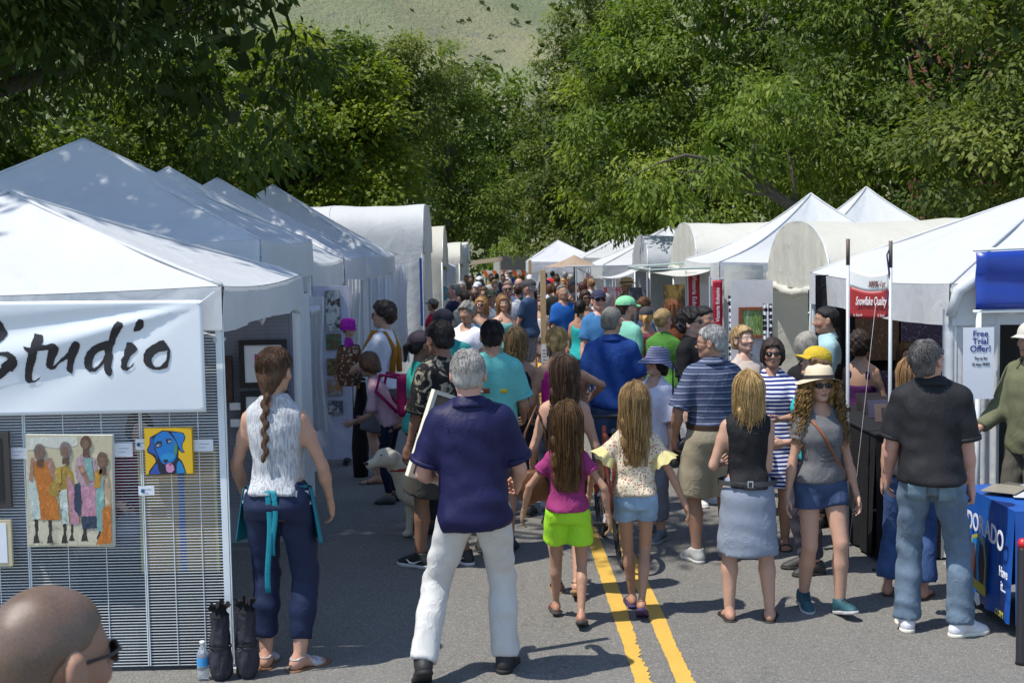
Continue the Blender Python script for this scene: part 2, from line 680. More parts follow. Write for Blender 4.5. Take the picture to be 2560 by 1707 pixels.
def foot_mesh(kind, h=0.0075):
    """ankle joint at the origin, sole at z=-0.08, toes towards +y"""
    if (kind, h) in FEET:
        return FEET[(kind, h)]
    def bare(p):
        d = rcone(p, (0, -0.006, 0.030), (0, -0.020, -0.03), 0.026, 0.034)
        d = smin(d, ell(p, (0, -0.035, -0.048), (0.031, 0.036, 0.034)), 0.02)
        d = smin(d, rcone(p, (0, 0.0, -0.03), (0.004, 0.11, -0.062), 0.036, 0.022), 0.03)
        d = smin(d, ell(p, (0.0, 0.10, -0.062), (0.044, 0.045, 0.020)), 0.02)
        for x, y, r in ((-0.026, 0.165, 0.0125), (-0.004, 0.166, 0.0095), (0.014, 0.158, 0.009), (0.029, 0.146, 0.0085), (0.041, 0.132, 0.008)):
            d = smin(d, rcone(p, (x * 0.9, 0.10, -0.064), (x, y, -0.068), r * 1.1, r), 0.006)
        return smax(d, -0.0795 - p[:, 2], 0.004)

    def shoe(p):
        d = rcone(p, (0, -0.012, 0.035), (0, -0.02, -0.03), 0.046, 0.044)
        d = smin(d, ell(p, (0, -0.038, -0.040), (0.039, 0.044, 0.046)), 0.02)
        d = smin(d, rcone(p, (0, 0.01, -0.012), (0.002, 0.115, -0.045), 0.044, 0.036), 0.03)
        d = smin(d, ell(p, (0.002, 0.125, -0.055), (0.048, 0.072, 0.033)), 0.02)
        d = smax(d, p[:, 2] - 0.030, 0.006)
        d = smax(d, -ell(p, (0, -0.01, 0.05), (0.036, 0.042, 0.055)), 0.006)
        return smax(d, -0.066 - p[:, 2], 0.004)

    def sole(p):
        q = p * np.array((1, 1, 0), np.float32)
        d = ell(q, (0, -0.035, 0), (0.043, 0.050, 1))
        d = smin(d, rcone(q, (0, -0.03, 0), (0.003, 0.12, 0), 0.040, 0.050), 0.02)
        d = smin(d, ell(q, (0.003, 0.13, 0), (0.051, 0.074, 1)), 0.02)
        return smax(d, np.abs(p[:, 2] + 0.068) - 0.0125, 0.004)

    def strap(p):
        d = np.abs(bare(p)) - 0.006
        y, z = p[:, 1], p[:, 2]
        band = np.minimum(np.abs(y - 0.10 - (z + 0.05) * 0.5) - 0.016, np.where(z > -0.03, 9, 9))
        return np.maximum(np.maximum(d, band), -0.075 - z)

    def heelstrap(p):
        d = np.abs(bare(p)) - 0.005
        y, z = p[:, 1], p[:, 2]
        a = np.abs(y - 0.10) - 0.022
        b = np.abs(z + 0.005 - y * 0.2) - 0.007
        c = np.abs(y - 0.055 + (z + 0.03) * 0.4) - 0.012
        return np.maximum(np.maximum(d, np.minimum(np.minimum(a, b), c)), -0.075 - z)

    def boot(p):
        return np.minimum(shoe(p), sole(p))
    FEET[(kind, h)] = polygonise({'bare': bare, 'shoe': shoe, 'sole': sole, 'strap': strap, 'heelstrap': heelstrap, 'boot': boot}[kind],
                                 (-0.07, -0.10, -0.09), (0.07, 0.215, 0.075), h)
    return FEET[(kind, h)]


# ---- hair ----------------------------------------------------------------------------------------------------------
def hairline(y, z, low, side):
    """height above which hair grows, along the head front (+y) to back (-y)"""
    return np.interp(y, (-0.13, -0.06, -0.035, -0.005, 0.02, 0.045, 0.075, 0.11), (low, low, side + 0.004, side + 0.022, side + 0.026, side + 0.045, 0.068, 0.080))


def hair_field(style, L=0.0, vol=0.0):
    def cap(p, t, low, side, noise=0.004, fringe=0.0):
        d = ell(p, (0, -0.014, 0.030), (0.076 + t, 0.100 + t, 0.091 + t))
        d = smin(d, ell(p, (0, -0.045, -0.030), (0.058 + t, 0.050 + t, 0.055)), 0.03)
        d = d + noise * (wav(p, (70, 40, 55), 0.3, 1.5) + 0.7 * wav(p, (-60, 90, 35), 1.3, 1.2)) * 0.6
        hl = hairline(p[:, 1], p[:, 2], low, side) - fringe * (p[:, 1] > 0.05)
        hl = hl + 0.006 * np.sin(p[:, 0] * 160 + p[:, 1] * 70)
        return smax(d, hl - p[:, 2], 0.006)

    def fall(p, lev):
        return loft(p, lev)
    if style == 'short':
        return lambda p: cap(p, 0.010 + vol, -0.066, 0.0)
    if style == 'buzz':
        return lambda p: cap(p, 0.004, -0.070, 0.0, 0.001)
    if style == 'tousled':
        return lambda p: cap(p, 0.030 + vol, -0.085, -0.030, 0.013, 0.012)
    if style in ('bob', 'long', 'wavy'):
        def fn(p):
            d = cap(p, 0.022 + vol, -0.10, -0.12, 0.005, 0.012)
            e = 0.10 if style == 'bob' else L
            lv = ((-e, 0.075 + vol, 0.040, -0.075), (-e * 0.6, 0.098 + vol, 0.055, -0.070), (-0.09, 0.100 + vol, 0.070, -0.055), (-0.02, 0.100 + vol, 0.092, -0.030), (0.03, 0.096 + vol, 0.098, -0.022))
            f = fall(p, lv) + 0.006 * wav(p, (75, 60, 4), 0.4, 0.8)
            f = smax(f, rcone(p, (0, 0.05, 0.02), (0, 0.06, -0.5), 0.070, 0.085) * -1.0, 0.012)
            return smin(d, f, 0.02)
        return fn
    if style in ('pony', 'bun', 'braid'):
        def fn(p):
            d = cap(p, 0.015 + vol, -0.070, -0.012, 0.003)
            if style == 'bun':
                d = smin(d, ell(p, (0, -0.118, 0.030), (0.040, 0.036, 0.038)) + 0.005 * wav(p, (90, 120, 80), 0, 1), 0.012)
            elif style == 'pony':
                d = smin(d, rcone(p, (0, -0.105, 0.040), (0, -0.150, 0.030), 0.022, 0.030), 0.015)
                d = smin(d, rcone(p, (0, -0.150, 0.030), (0, -0.155, 0.03 - L), 0.032, 0.014) + 0.004 * wav(p, (120, 80, 8), 0, 1), 0.015)
            else:
                d = smin(d, ell(p, (0, -0.075, -0.060), (0.050, 0.045, 0.070)), 0.03)
                n = int(L / 0.036)
                for i in range(n):
                    z = -0.10 - i * 0.036
                    r = 0.023 - 0.009 * i / n
                    sx = 0.009 if i % 2 else -0.009
                    d = smin(d, ell(p, (sx, -0.098 - 0.012 * min(1, i / 3), z), (r, r * 0.8, 0.028)), 0.006)
            return d
        return fn
    if style == 'fringe_ring':
        def fn(p):
            d = cap(p, 0.008, -0.072, -0.004, 0.002)
            return smax(d, p[:, 2] - 0.045 + 0.25 * np.maximum(p[:, 1], -0.05), 0.01)
        return fn
    raise KeyError(style)


def strands(n, L, rnd, vol=0.0, wave=0.0, curl=0.0, r=0.0042, segs=11, front=0.5, taper=0.7, spread=0.0, hat=False):
    """locks that leave the parting, follow the head and hang to length L below the ear"""
    m = MB()
    for i in range(n):
        az = rnd.uniform(-math.pi * (0.5 + front * 0.27), math.pi * (0.5 + front * 0.27))   # 0 = back of the head
        sx, cyy = math.sin(az), -math.cos(az)
        t = 0.014 + vol + rnd.uniform(-0.004, 0.012) + (rnd.uniform(0, 0.02) if rnd.random() < 0.06 else 0)
        pts = []
        top = rnd.uniform(-0.035, 0.04)
        LL = L * rnd.uniform(0.72, 1.04)
        ph = rnd.uniform(0, 6.28)
        jx, jy = rnd.gauss(0, 0.015), rnd.gauss(0, 0.010)
        nn = segs
        for k in range(nn + 1):
            u = k / nn
            if u < 0.36:
                a = (u / 0.36) * math.radians(100)
                rr_x, rr_y, rr_z = 0.078 + t, 0.102 + t, 0.092 + t
                x = sx * math.sin(a) * rr_x
                y = -0.014 + cyy * math.sin(a) * rr_y + top * (1 - math.sin(a))
                z = 0.030 + math.cos(a) * rr_z
            else:
                q = (u - 0.36) / 0.64
                ta = 1 - (1 - taper) * q * (0.6 + 0.4 * abs(sx)) + spread * q
                x = sx * (0.078 + t) * ta
                y = -0.014 + cyy * (0.100 + t) * (1 - 0.25 * q) - 0.02 * q
                z = 0.014 - q * (LL + 0.014)
                amp = wave * min(1, q * 2) * rnd.uniform(0.85, 1.15)
                x += jx * q
                y += jy * q
                x += amp * math.sin(q * 9 + ph)
                y += amp * 0.6 * math.cos(q * 8 + ph)
                if curl:
                    x += curl * math.sin(q * 34 * L / 0.3 + ph)
                    y += curl * math.cos(q * 34 * L / 0.3 + ph)
            if curl and u < 0.36:
                x += curl * 0.35 * math.sin(u * 60 + ph)
                z += curl * 0.35 * math.cos(u * 50 + ph)
            if hat and z > 0.030:
                continue
            pts.append((x, y, z))
        nn = len(pts) - 1
        rad = [r * (0.6 + 0.6 * math.sin(math.pi * min(1, 0.15 + k / nn))) * (1.0 if k < nn else 0.3) for k in range(nn + 1)]
        m.tube(pts, rad, 3, cap=False)
    v = np.array([tuple(p) for p in m.v], np.float32)
    return v, m.f


SKIN = {'fair': (0.56, 0.36, 0.27), 'light': (0.50, 0.305, 0.215), 'tan': (0.41, 0.24, 0.16), 'brown': (0.23, 0.125, 0.082), 'dark': (0.15, 0.08, 0.052), 'pink': (0.54, 0.31, 0.235)}


def ik(a, b, l1, l2, pole):
    """two-bone chain from a towards b: returns the middle joint and the reached end"""
    a, b, pole = map(lambda q: np.asarray(q, float), (a, b, pole))
    d = b - a
    L = np.linalg.norm(d)
    Lc = min(L, (l1 + l2) * 0.998)
    u = d / L
    b = a + u * Lc
    c = (l1 * l1 + Lc * Lc - l2 * l2) / (2 * l1 * Lc)
    c = max(-1, min(1, c))
    n = pole - u * (pole @ u)
    n = n / max(1e-6, np.linalg.norm(n))
    return a + u * l1 * c + n * l1 * math.sqrt(max(0, 1 - c * c)), b


def frame(yaxis_hint, down):
    """rotation whose -z runs along 'down' and whose +y is near the hint"""
    z = -np.asarray(down, float)
    z /= np.linalg.norm(z)
    y = np.asarray(yaxis_hint, float)
    y = y - z * (y @ z)
    if np.linalg.norm(y) < 1e-4:
        y = np.array((1.0, 0, 0)) - z * z[0]
    y /= np.linalg.norm(y)
    return np.stack((np.cross(y, z), y, z), 1)


TORSO = {
    'm': [(0.84, .150, .100, -.005), (0.91, .168, .118, -.016), (0.99, .160, .108, -.008), (1.08, .150, .103, .004), (1.18, .158, .108, .004), (1.29, .172, .118, .000), (1.37, .172, .112, -.006), (1.43, .150, .088, -.012), (1.475, .085, .068, -.016), (1.52, .055, .055, -.016)],
    'f': [(0.84, .150, .105, -.008), (0.91, .174, .124, -.020), (0.99, .158, .106, -.008), (1.08, .127, .092, .004), (1.17, .132, .096, .006), (1.27, .146, .118, .014), (1.34, .145, .108, .004), (1.41, .130, .080, -.012), (1.46, .070, .058, -.016), (1.52, .045, .045, -.016)],
    'c': [(0.84, .140, .098, -.004), (0.91, .150, .105, -.012), (0.99, .140, .098, -.004), (1.08, .128, .092, .004), (1.17, .132, .094, .004), (1.27, .142, .098, .004), (1.34, .142, .094, .000), (1.40, .125, .078, -.010), (1.45, .070, .056, -.016), (1.52, .042, .042, -.016)]}


def person(label, loc, H, face, sex='m', skin='light', build=1.0, detail=1, pose=None, top=None, bottom=None, shoes=None, hair=None, haircol=(0.05, 0.03, 0.02),
           hat=None, glasses=None, extras=None, belly=0.0, group=None, seed=None, headk=1.0, hairL=0.2, hairvol=0.0, streak=None, beard=None):
    """one person: an empty at the feet with body, clothes, hair, shoes and so on as parts.
    face: heading in degrees, 0 = looking down the street away from the camera, clockwise positive (90 = to the right)."""
    rnd = random.Random(seed if seed is not None else label)
    root = thing('person', label, 'person', (loc[0], loc[1], gz(loc[1]) if len(loc) < 3 else loc[2]), -math.radians(face), group or 'people at the street fair', H / 1.75)
    hb = {0: 0.048, 1: 0.034, 2: 0.024}[detail]      # grid for the body
    hc = {0: 0.046, 1: 0.029, 2: 0.016}[detail]      # grid for clothes
    hh = {0: 0.017, 1: 0.0125, 2: 0.0080}[detail]      # grid for the head
    P = dict(lh=(-0.205, 0.03, 0.80), rh=(0.205, 0.03, 0.80), lf=(-0.10, 0.0, 6, 0), rf=(0.10, 0.0, 6, 0), lean=0.0, side=0.0, head=(0, 0, 0), twist=0.0,
             lhk='relax', rhk='relax', lpole=(-0.2, -1, -0.1), rpole=(0.2, -1, -0.1), drop=0.0, lhr=None, rhr=None)
    P.update(pose or {})
    w = build
    pz = 0.925 - P['drop']
    lev = [(z, a * 0.93 * (w if z < 1.46 else 0.5 + w / 2), b * (w if z < 1.46 else 1.0) + (belly * math.exp(-((z - 1.07) / 0.12) ** 2)), c + belly * 0.8 * math.exp(-((z - 1.07) / 0.12) ** 2)) for z, a, b, c in TORSO[sex]]
    Rt = rot(rx=-math.radians(P['lean']), ry=math.radians(P['side']), rz=-math.radians(P['twist']))
    piv = np.array((0, 0, 0.95), np.float32)
    off = np.array((0, 0, -P['drop']), np.float32)

    def T(q):          # torso space -> person space
        return Rt @ (np.asarray(q, np.float32) - piv) + piv + off

    def surf(x, z, back=True, e=0.02):
        a, b, c = [np.interp(z, [l[0] for l in lev], [l[i] for l in lev]) for i in (1, 2, 3)]
        q = (max(0.0, 1 - min(1, abs(x) / (a + e)) ** 2.3)) ** (1 / 2.3) * (b + e)
        return c - q if back else c + q
    T.surf = surf

    def Ti(p):
        return (p - piv - off) @ Rt + piv
    shw = {'m': 0.156, 'f': 0.138, 'c': 0.128}[sex] * (0.35 + 0.65 * w)
    shz = {'m': 1.398, 'f': 1.372, 'c': 1.355}[sex]
    trap = ((0, -0.022, 1.492), (shw * 0.86, -0.016, shz + 0.012))
    sh = [T((-shw, -0.012, shz)), T((shw, -0.012, shz))]
    la, lf_ = 0.288, 0.255
    arms = []
    for i, k in enumerate('lr'):
        el, wr = ik(sh[i], np.asarray(P[k + 'h'], float), la, lf_, P[k + 'pole'])
        arms.append((sh[i], el.astype(np.float32), wr.astype(np.float32)))
    legs = []
    for i, k in enumerate('lr'):
        x, y, yaw, pit = P[k + 'f'][:4]
        lift = P[k + 'f'][4] if len(P[k + 'f']) > 4 else 0.0
        yw = -math.radians(yaw) * (-1 if k == 'l' else 1)
        pr = math.radians(pit)
        # ball of the foot stays where it is; the heel rises by pit degrees
        az = 0.08 + math.sin(pr) * 0.115 * (1 if pit > 0 else -0.35) + lift
        ay = 0.115 * (1 - math.cos(pr)) if pit > 0 else 0.0
        ank = np.array((x + math.sin(-yw) * ay, y + math.cos(yw) * ay, az))
        hip = np.array(((-0.088 if k == 'l' else 0.088) * (0.5 + w / 2), -0.005, pz - 0.01))
        kn, ank2 = ik(hip, ank, 0.425, 0.425, (math.sin(-yw) * 0.6 + (-0.05 if k == 'l' else 0.05), 1, 0))
        legs.append((hip.astype(np.float32), kn.astype(np.float32), ank2.astype(np.float32), yw, pr))
    af = {'m': 1.0, 'f': 0.84, 'c': 0.76}[sex] * (0.4 + 0.6 * w)
    lg = {'m': 1.0, 'f': 1.0, 'c': 0.82}[sex] * (0.45 + 0.55 * w)

    def body(p):
        q0 = Ti(p)
        d = loft(q0, lev)
        q0[:, 0] = np.abs(q0[:, 0])
        d = smin(d, rcone(q0, trap[0], trap[1], 0.046, 0.050 * af), 0.03)
        for s_, e_, w_ in arms:
            d = smin(d, rcone(p, s_, s_ + (e_ - s_) * 0.35, 0.052 * af, 0.049 * af), 0.05)
            d = smin(d, rcone(p, s_ + (e_ - s_) * 0.3, e_, 0.050 * af, 0.039 * af), 0.02)
            d = smin(d, rcone(p, e_, e_ + (w_ - e_) * 0.3, 0.040 * af, 0.043 * af), 0.02)
            d = smin(d, rcone(p, e_ + (w_ - e_) * 0.3, w_, 0.043 * af, 0.026 * (0.5 + af / 2)), 0.02)
        for hp, kn, an, yw, pr in legs:
            back = np.array((0, -0.012, 0), np.float32)
            d = smin(d, rcone(p, hp, kn, 0.086 * lg, 0.056 * lg), 0.04)
            d = smin(d, rcone(p, kn, kn + (an - kn) * 0.35 + back, 0.052 * lg, 0.057 * lg), 0.02)
            d = smin(d, rcone(p, kn + (an - kn) * 0.35 + back, an, 0.057 * lg, 0.036 * lg), 0.02)
        return d
    pts = np.array([q for a in arms for q in a] + [q for l in legs for q in l[:3]] + [T((0, 0, 1.52)), T((0.2, 0.15, 1.3)), T((-0.2, -0.15, 1.3)), (0.19, 0.13 + belly * 2, 0.9), (-0.19, -0.15, 0.9)])
    lo, hi = pts.min(0) - 0.07, pts.max(0) + 0.07
    lo[2] = max(lo[2], 0.035)
    bv, bf = polygonise(body, lo, hi, hb)
    # head
    HY, HP, HR = P['head']
    neck = T((0, -0.016, 1.515))
    k = headk
    Rh = Rt @ rot(rx=-math.radians(HP), ry=math.radians(HR), rz=-math.radians(HY))

    def Th(q):
        q = np.asarray(q, np.float32) * k
        return (q + np.array((0, 0.012, 0.118), np.float32) * k) @ Rh.T + neck
    hv, hf, lip, mouth, brow, eye, iris = head_mesh(sex, hh)
    sk = np.array(SKIN[skin] if isinstance(skin, str) else skin, np.float32)
    hcv = np.array(haircol if haircol else (0.1, 0.08, 0.06), np.float32)
    C = np.tile(sk, (len(bv), 1))
    ch = np.tile(sk, (len(hv), 1))
    cheek = np.exp(-(((np.abs(hv[:, 0]) - 0.045) / 0.02) ** 2 + ((hv[:, 2] + 0.03) / 0.025) ** 2)) * (hv[:, 1] > 0.03)
    ch = ch * (1 - 0.25 * cheek[:, None] * np.array((0.2, 1, 1)))
    ch = ch * (1 - 0.75 * lip[:, None]) + np.array((0.34, 0.10, 0.09)) * (0.5 + sk.mean()) * 0.75 * lip[:, None]
    ch = ch * (1 - 0.7 * mouth[:, None])
    ch = ch * (1 - 0.7 * brow[:, None]) + np.minimum(hcv, 0.12) * 0.7 * brow[:, None]
    ch = np.where(eye[:, None], np.array((0.55, 0.53, 0.50)), ch)
    ch = np.where(iris[:, None].astype(bool), np.array((0.03, 0.02, 0.015)), ch)
    if beard:
        bm = np.clip((-(hv[:, 2] + 0.045)) / 0.02, 0, 1) * np.clip((hv[:, 1] - 0.0) / 0.02, 0, 1) * (hv[:, 2] > -0.115)
        ch = ch * (1 - beard * bm[:, None]) + hcv * beard * bm[:, None]
    V, Fc, Cc = [bv, Th(hv)], [bf, hf + len(bv)], [C, ch]
    nv = len(bv) + len(hv)
    # hands
    hd = 0.0058 if detail == 2 else (0.0115 if detail == 1 else 0.024)
    for i, kk in enumerate('lr'):
        if P[kk + 'h'] is None:
            continue
        mv, mf = hand_mesh(P[kk + 'hk'], hd)
        mv = mv.copy()
        if kk == 'l':
            mv[:, 0] *= -1
            mf = mf[:, ::-1]
        s_, e_, w_ = arms[i]
        d = w_ - e_
        hint = P[kk + 'hr'] if P[kk + 'hr'] else (0, 1, 0.25)
        Rm = frame(hint, d)
        V.append((mv * {'m': 1.0, 'f': 0.9, 'c': 0.92}[sex]) @ Rm.T.astype(np.float32) + w_)
        Fc.append(mf + nv)
        Cc.append(np.tile(sk, (len(mv), 1)))
        nv += len(mv)
    # feet
    shoes = shoes or ('boot', (0.03, 0.03, 0.03))
    sh_kind, sh_col = shoes[:2]
    fk = 1.0 if sex != 'c' else 0.92
    fmat = []
    for hp, kn, an, yw, pr in legs:
        Rf = rot(rz=yw) @ rot(rx=-pr)
        fmat.append((Rf, an))
    hf_ = 0.0105 if detail == 2 else (0.020 if detail == 1 else 0.030)
    if sh_kind in ('sandal', 'flipflop', 'heelsandal'):
        for i, (Rf, an) in enumerate(fmat):
            mv, mf = foot_mesh('bare', hf_)
            mv = mv.copy()
            if i == 0:
                mv[:, 0] *= -1
                mf = mf[:, ::-1]
            V.append((mv * fk) @ Rf.T + an)
            Fc.append(mf + nv)
            Cc.append(np.tile(sk * np.array((1.0, 0.93, 0.9)), (len(mv), 1)))
            nv += len(mv)
    me = mesh_np('body', np.concatenate(V), np.concatenate(Fc))
    ca = me.color_attributes.new('Col', 'FLOAT_COLOR', 'POINT')
    CC = np.concatenate(Cc)
    ca.data.foreach_set('color', np.concatenate((CC, np.ones((len(CC), 1))), 1).astype(np.float32).ravel())
    obj('body', me, skin_mat(), root)
    # shoes
    for i, (Rf, an) in enumerate(fmat):
        def put(kind, name, m, parent, up=0.0):
            mv, mf = foot_mesh(kind, hf_)
            mv = mv.copy()
            if i == 0:
                mv[:, 0] *= -1
                mf = mf[:, ::-1]
            mv[:, 2] += up
            return obj(name, mesh_np(name, (mv * fk) @ Rf.T + an, mf), m, parent)
        if detail == 0:
            if sh_kind in ('sandal', 'flipflop', 'heelsandal'):
                continue
            put('boot', 'shoe', plain(sh_col, 0.6), root)
        elif sh_kind in ('sandal', 'flipflop', 'heelsandal'):
            s_ = put('sole', 'sandal', plain(sh_col, 0.7), root, -0.014)
            put('heelstrap' if sh_kind == 'heelsandal' else 'strap', 'strap', plain(shoes[2] if len(shoes) > 2 else sh_col, 0.6), s_)
        else:
            s_ = put('shoe', 'shoe', plain(sh_col, 0.62, 0.25, scale=45.0, bump=0.4), root)
            put('sole', 'sole', plain(shoes[2] if len(shoes) > 2 else (0.02, 0.02, 0.02), 0.7), s_)
            if len(shoes) > 3:      # laces / stripe panel on the instep
                m = MB()
                for q in range(4):
                    yy, zz = 0.035 + q * 0.022, 0.030 - q * 0.0105
                    m.tube([(-0.024, yy, zz - 0.008), (0, yy + 0.004, zz + 0.004), (0.024, yy, zz - 0.008)], 0.0035, 4)
                vv = np.array([tuple(q) for q in m.v], np.float32) * fk
                m.v = [tuple(q) for q in (vv @ Rf.T + an)]
                m.build('laces', plain(shoes[3], 0.7), s_)
    # ---------------- clothes
    def seg_cut(p, a, b, t):
        d = (b - a) / np.linalg.norm(b - a)
        return (p - (a + (b - a) * t)) @ d
    if top:
        tt = dict(kind='tee', mat=None, sleeve=0.55, hem=0.90, ease=0.014, flare=0.0, loose=0.0, collar=False, collar_mat=None, folds=1.0, neck=0.0, low=0.0)
        tt.update(top)
        es, hem = tt['ease'], tt['hem']
        b_ease = (bottom or {}).get('ease', 0.016)
        tuck = tt.get('tuck', False)
        if tuck:
            hem = tt['hem'] = (bottom or {}).get('waist', 1.03) - 0.03
        sd = rnd.uniform(0, 6)

        def shirt(p):
            q = Ti(p)
            lv = []
            mx = max(a for z, a, b, c in lev if 1.1 < z < 1.4)
            for z, a, b, c in lev:
                if z > 1.47:
                    continue
                lo_ = tt['loose'] * np.clip((1.30 - z) / 0.3, 0, 1)
                a2 = a + es + lo_ * max(0.0, mx - a) * 0.8 + lo_ * 0.004
                b2 = b + es + lo_ * 0.022
                if not tuck:
                    cl = np.clip((1.14 - z) / 0.10, 0, 1) * (b_ease + 0.019)
                    a2, b2 = max(a2, a + cl), max(b2, b + cl)
                lv.append((z, a2, b2, c - 0.006 * lo_))
            if hem < 0.84:
                a0, b0 = lv[0][1], lv[0][2]
                lv = [(hem, a0 + tt['flare'] + 0.035, b0 + tt['flare'] + 0.03, -0.01)] + lv
            lv.append((1.50, 0.085 if sex == 'm' else 0.07, 0.068, -0.016))
            d = loft(q, lv)
            if tt['kind'] != 'tank':
                qa = np.stack((np.abs(q[:, 0]), q[:, 1], q[:, 2]), 1)
                d = smin(d, rcone(qa, trap[0], trap[1], 0.046 + es * 0.6, 0.050 * af + es * 0.8), 0.03)
            if tt['kind'] in ('tee', 'polo', 'long', 'dress'):
                for i, (s_, e_, w_) in enumerate(arms):
                    sl = tt['sleeve']
                    r0 = 0.055 * af + es * 0.8
                    r1 = 0.054 * af + es * 1.2 + tt['loose'] * 0.010
                    if sl <= 1.0:
                        c_ = rcone(p, s_, e_, r0, r1 + 0.004 * (1 - sl))
                        c_ = np.maximum(c_, seg_cut(p, s_, e_, sl))
                    else:
                        c_ = smin(rcone(p, s_, e_, r0, r1 * 0.95), np.maximum(rcone(p, e_, w_, r1 * 0.95, 0.040), seg_cut(p, e_, w_, sl - 1.0)), 0.02)
                    d = smin(d, c_, 0.035)
            elif tt['kind'] == 'sleeveless':
                for i, (s_, e_, w_) in enumerate(arms):
                    d = smin(d, np.maximum(rcone(p, s_, e_, 0.062 * af, 0.05), seg_cut(p, s_, e_, 0.10)), 0.03)
                d = smax(d, np.abs(q[:, 0]) - (shw + 0.012) + np.clip(q[:, 2] - shz, -0.2, 0) * -0.12, 0.01)
            elif tt['kind'] == 'tank':
                strap = np.minimum(rcone(q, (0.088, 0.07, 1.30), (0.085, -0.02, 1.445), 0.030, 0.024), rcone(q, (0.085, -0.02, 1.445), (0.088, -0.095, 1.32), 0.024, 0.030))
                q2 = q * np.array((-1, 1, 1), np.float32)
                strap2 = np.minimum(rcone(q2, (0.088, 0.07, 1.30), (0.085, -0.02, 1.445), 0.030, 0.024), rcone(q2, (0.085, -0.02, 1.445), (0.088, -0.095, 1.32), 0.024, 0.030))
                keep = q[:, 2] - (1.345 - tt['low'])
                d0 = smax(d, np.minimum(keep, np.minimum(strap, strap2)), 0.006)
                d = smax(d0, np.abs(q[:, 0]) - (0.150 * (0.5 + w / 2) - np.clip(q[:, 2] - 1.28, 0, 1) * 0.25), 0.01)
            # fold relief
            fo = tt['folds']
            low = np.clip((1.22 - q[:, 2]) / 0.25, 0.15, 1)
            d = d + 0.72 * fo * (0.0052 * low * wav(q, (12, 9, 30), sd, 1.0) + 0.0036 * wav(q, (30, 20, 8), sd * 2, 0.9) + 0.0034 * low * wav(q, (-22, 14, 44), sd + 2, 1.1) + 0.0022 * wav(q, (18, -34, 52), sd + 4, 1.3))
            # neck opening
            nk = 0.058 if sex == 'm' else 0.056
            if tt['kind'] != 'tank':
                d = smax(d, -rcone(q, (0, 0.005 + tt['neck'], 1.475 - tt['neck'] * 0.5), (0, -0.02, 1.66), nk + tt['neck'] * 0.5, nk), 0.006)
            return np.maximum(d, hem + 0.006 * np.sin(q[:, 0] * 12 + sd) - q[:, 2])
        arr = [T((x, y, z)) for x in (-0.30, 0.30) for y in (-0.2 - tt['flare'], 0.2 + belly * 2 + tt['flare']) for z in (hem, 1.55)]
        if tt['kind'] in ('tee', 'polo', 'long', 'dress'):
            for s_, e_, w_ in arms:
                arr += [e_ + 0.07, e_ - 0.07]
                if tt['sleeve'] > 1:
                    arr += [w_ + 0.06, w_ - 0.06]
        arr = np.array(arr)
        sv, sf = polygonise(shirt, arr.min(0), arr.max(0), hc)
        nm = tt.get('name') or {'dress': 'dress', 'tank': 'tank_top', 'sleeveless': 'top', 'polo': 'polo_shirt'}.get(tt['kind'], 'shirt')
        so = obj(nm, mesh_np(nm, sv, sf), tt['mat'], root)
        if tt['collar']:
            rk = 0.060 if sex == 'm' else 0.052

            def colf(u, v):
                an = math.radians(-70 + 0) + u * math.radians(320)
                an = math.radians(90 + 22) + u * math.radians(316)
                if v < 0.4:
                    r_, z_ = rk + 0.010 - 0.006 * v / 0.4, 1.475 + 0.050 * v / 0.4
                else:
                    q_ = (v - 0.4) / 0.6
                    r_, z_ = rk + 0.006 + 0.036 * q_ ** 0.8, 1.526 - 0.060 * q_ - (0.020 * max(0, math.sin(an)) * q_)
                return tuple(T((r_ * 1.06 * math.cos(an), -0.012 + r_ * math.sin(an), z_ - 0.014 * math.sin(an))))
            MB().grid(36, 8, colf, 0.003).build('collar', tt.get('collar_mat') or tt['mat'], so, True)
        if tt['kind'] in ('tee', 'polo', 'dress') and detail == 2 and tt.get('cuffs', True):
            for i, (s_, e_, w_) in enumerate(arms):
                if tt['sleeve'] <= 1.0:
                    r1 = 0.055 * af + es * 0.8 + (0.054 * af + es * 1.2 + tt['loose'] * 0.010 - 0.055 * af - es * 0.8) * tt['sleeve'] + 0.002
                    t0, t1 = s_ + (e_ - s_) * (tt['sleeve'] - 0.07), s_ + (e_ - s_) * (tt['sleeve'] + 0.012)
                    MB().tube([t0, t1], r1 + 0.002, 18).build('cuff', tt.get('cuff_mat') or tt['mat'], so, True)
    if bottom:
        bb = dict(kind='trousers', mat=None, ease=0.019, end=1.9, flare=0.0, hem=0.5, waist=1.03, folds=1.0, knee=0.0)
        bb.update(bottom)
        es = bb['ease']
        sd = rnd.uniform(0, 6)
        o_ = np.array((0, 0, -P['drop']), np.float32)

        def pants(p):
            lv = [(z, a + es, b + es, c) for z, a, b, c in lev if z <= 1.10]
            q = p - o_
            if bb['kind'] == 'skirt':
                a0, b0 = lv[1][1], lv[1][2]
                hz = bb['hem']
                lvs = [(hz, a0 + bb['flare'], b0 + bb['flare'], -0.01), ((hz + 0.88) / 2, a0 + bb['flare'] * 0.55, b0 + bb['flare'] * 0.55, -0.014), (0.90, a0 + 0.002, b0 + 0.002, -0.018)] + [l for l in lv if l[0] > 0.95]
                d = loft(q, lvs, 2.1)
                d = d + bb['folds'] * 0.006 * np.clip((0.88 - q[:, 2]) / 0.3, 0, 1) * wav(q, (26, 22, 3), sd, 0.8) + 0.0025 * wav(q, (9, 12, 42), sd, 1.2)
                return np.maximum(np.maximum(d, hz - q[:, 2]), q[:, 2] - bb['waist'])
            d = np.maximum(loft(q, lv), q[:, 2] - bb['waist'])
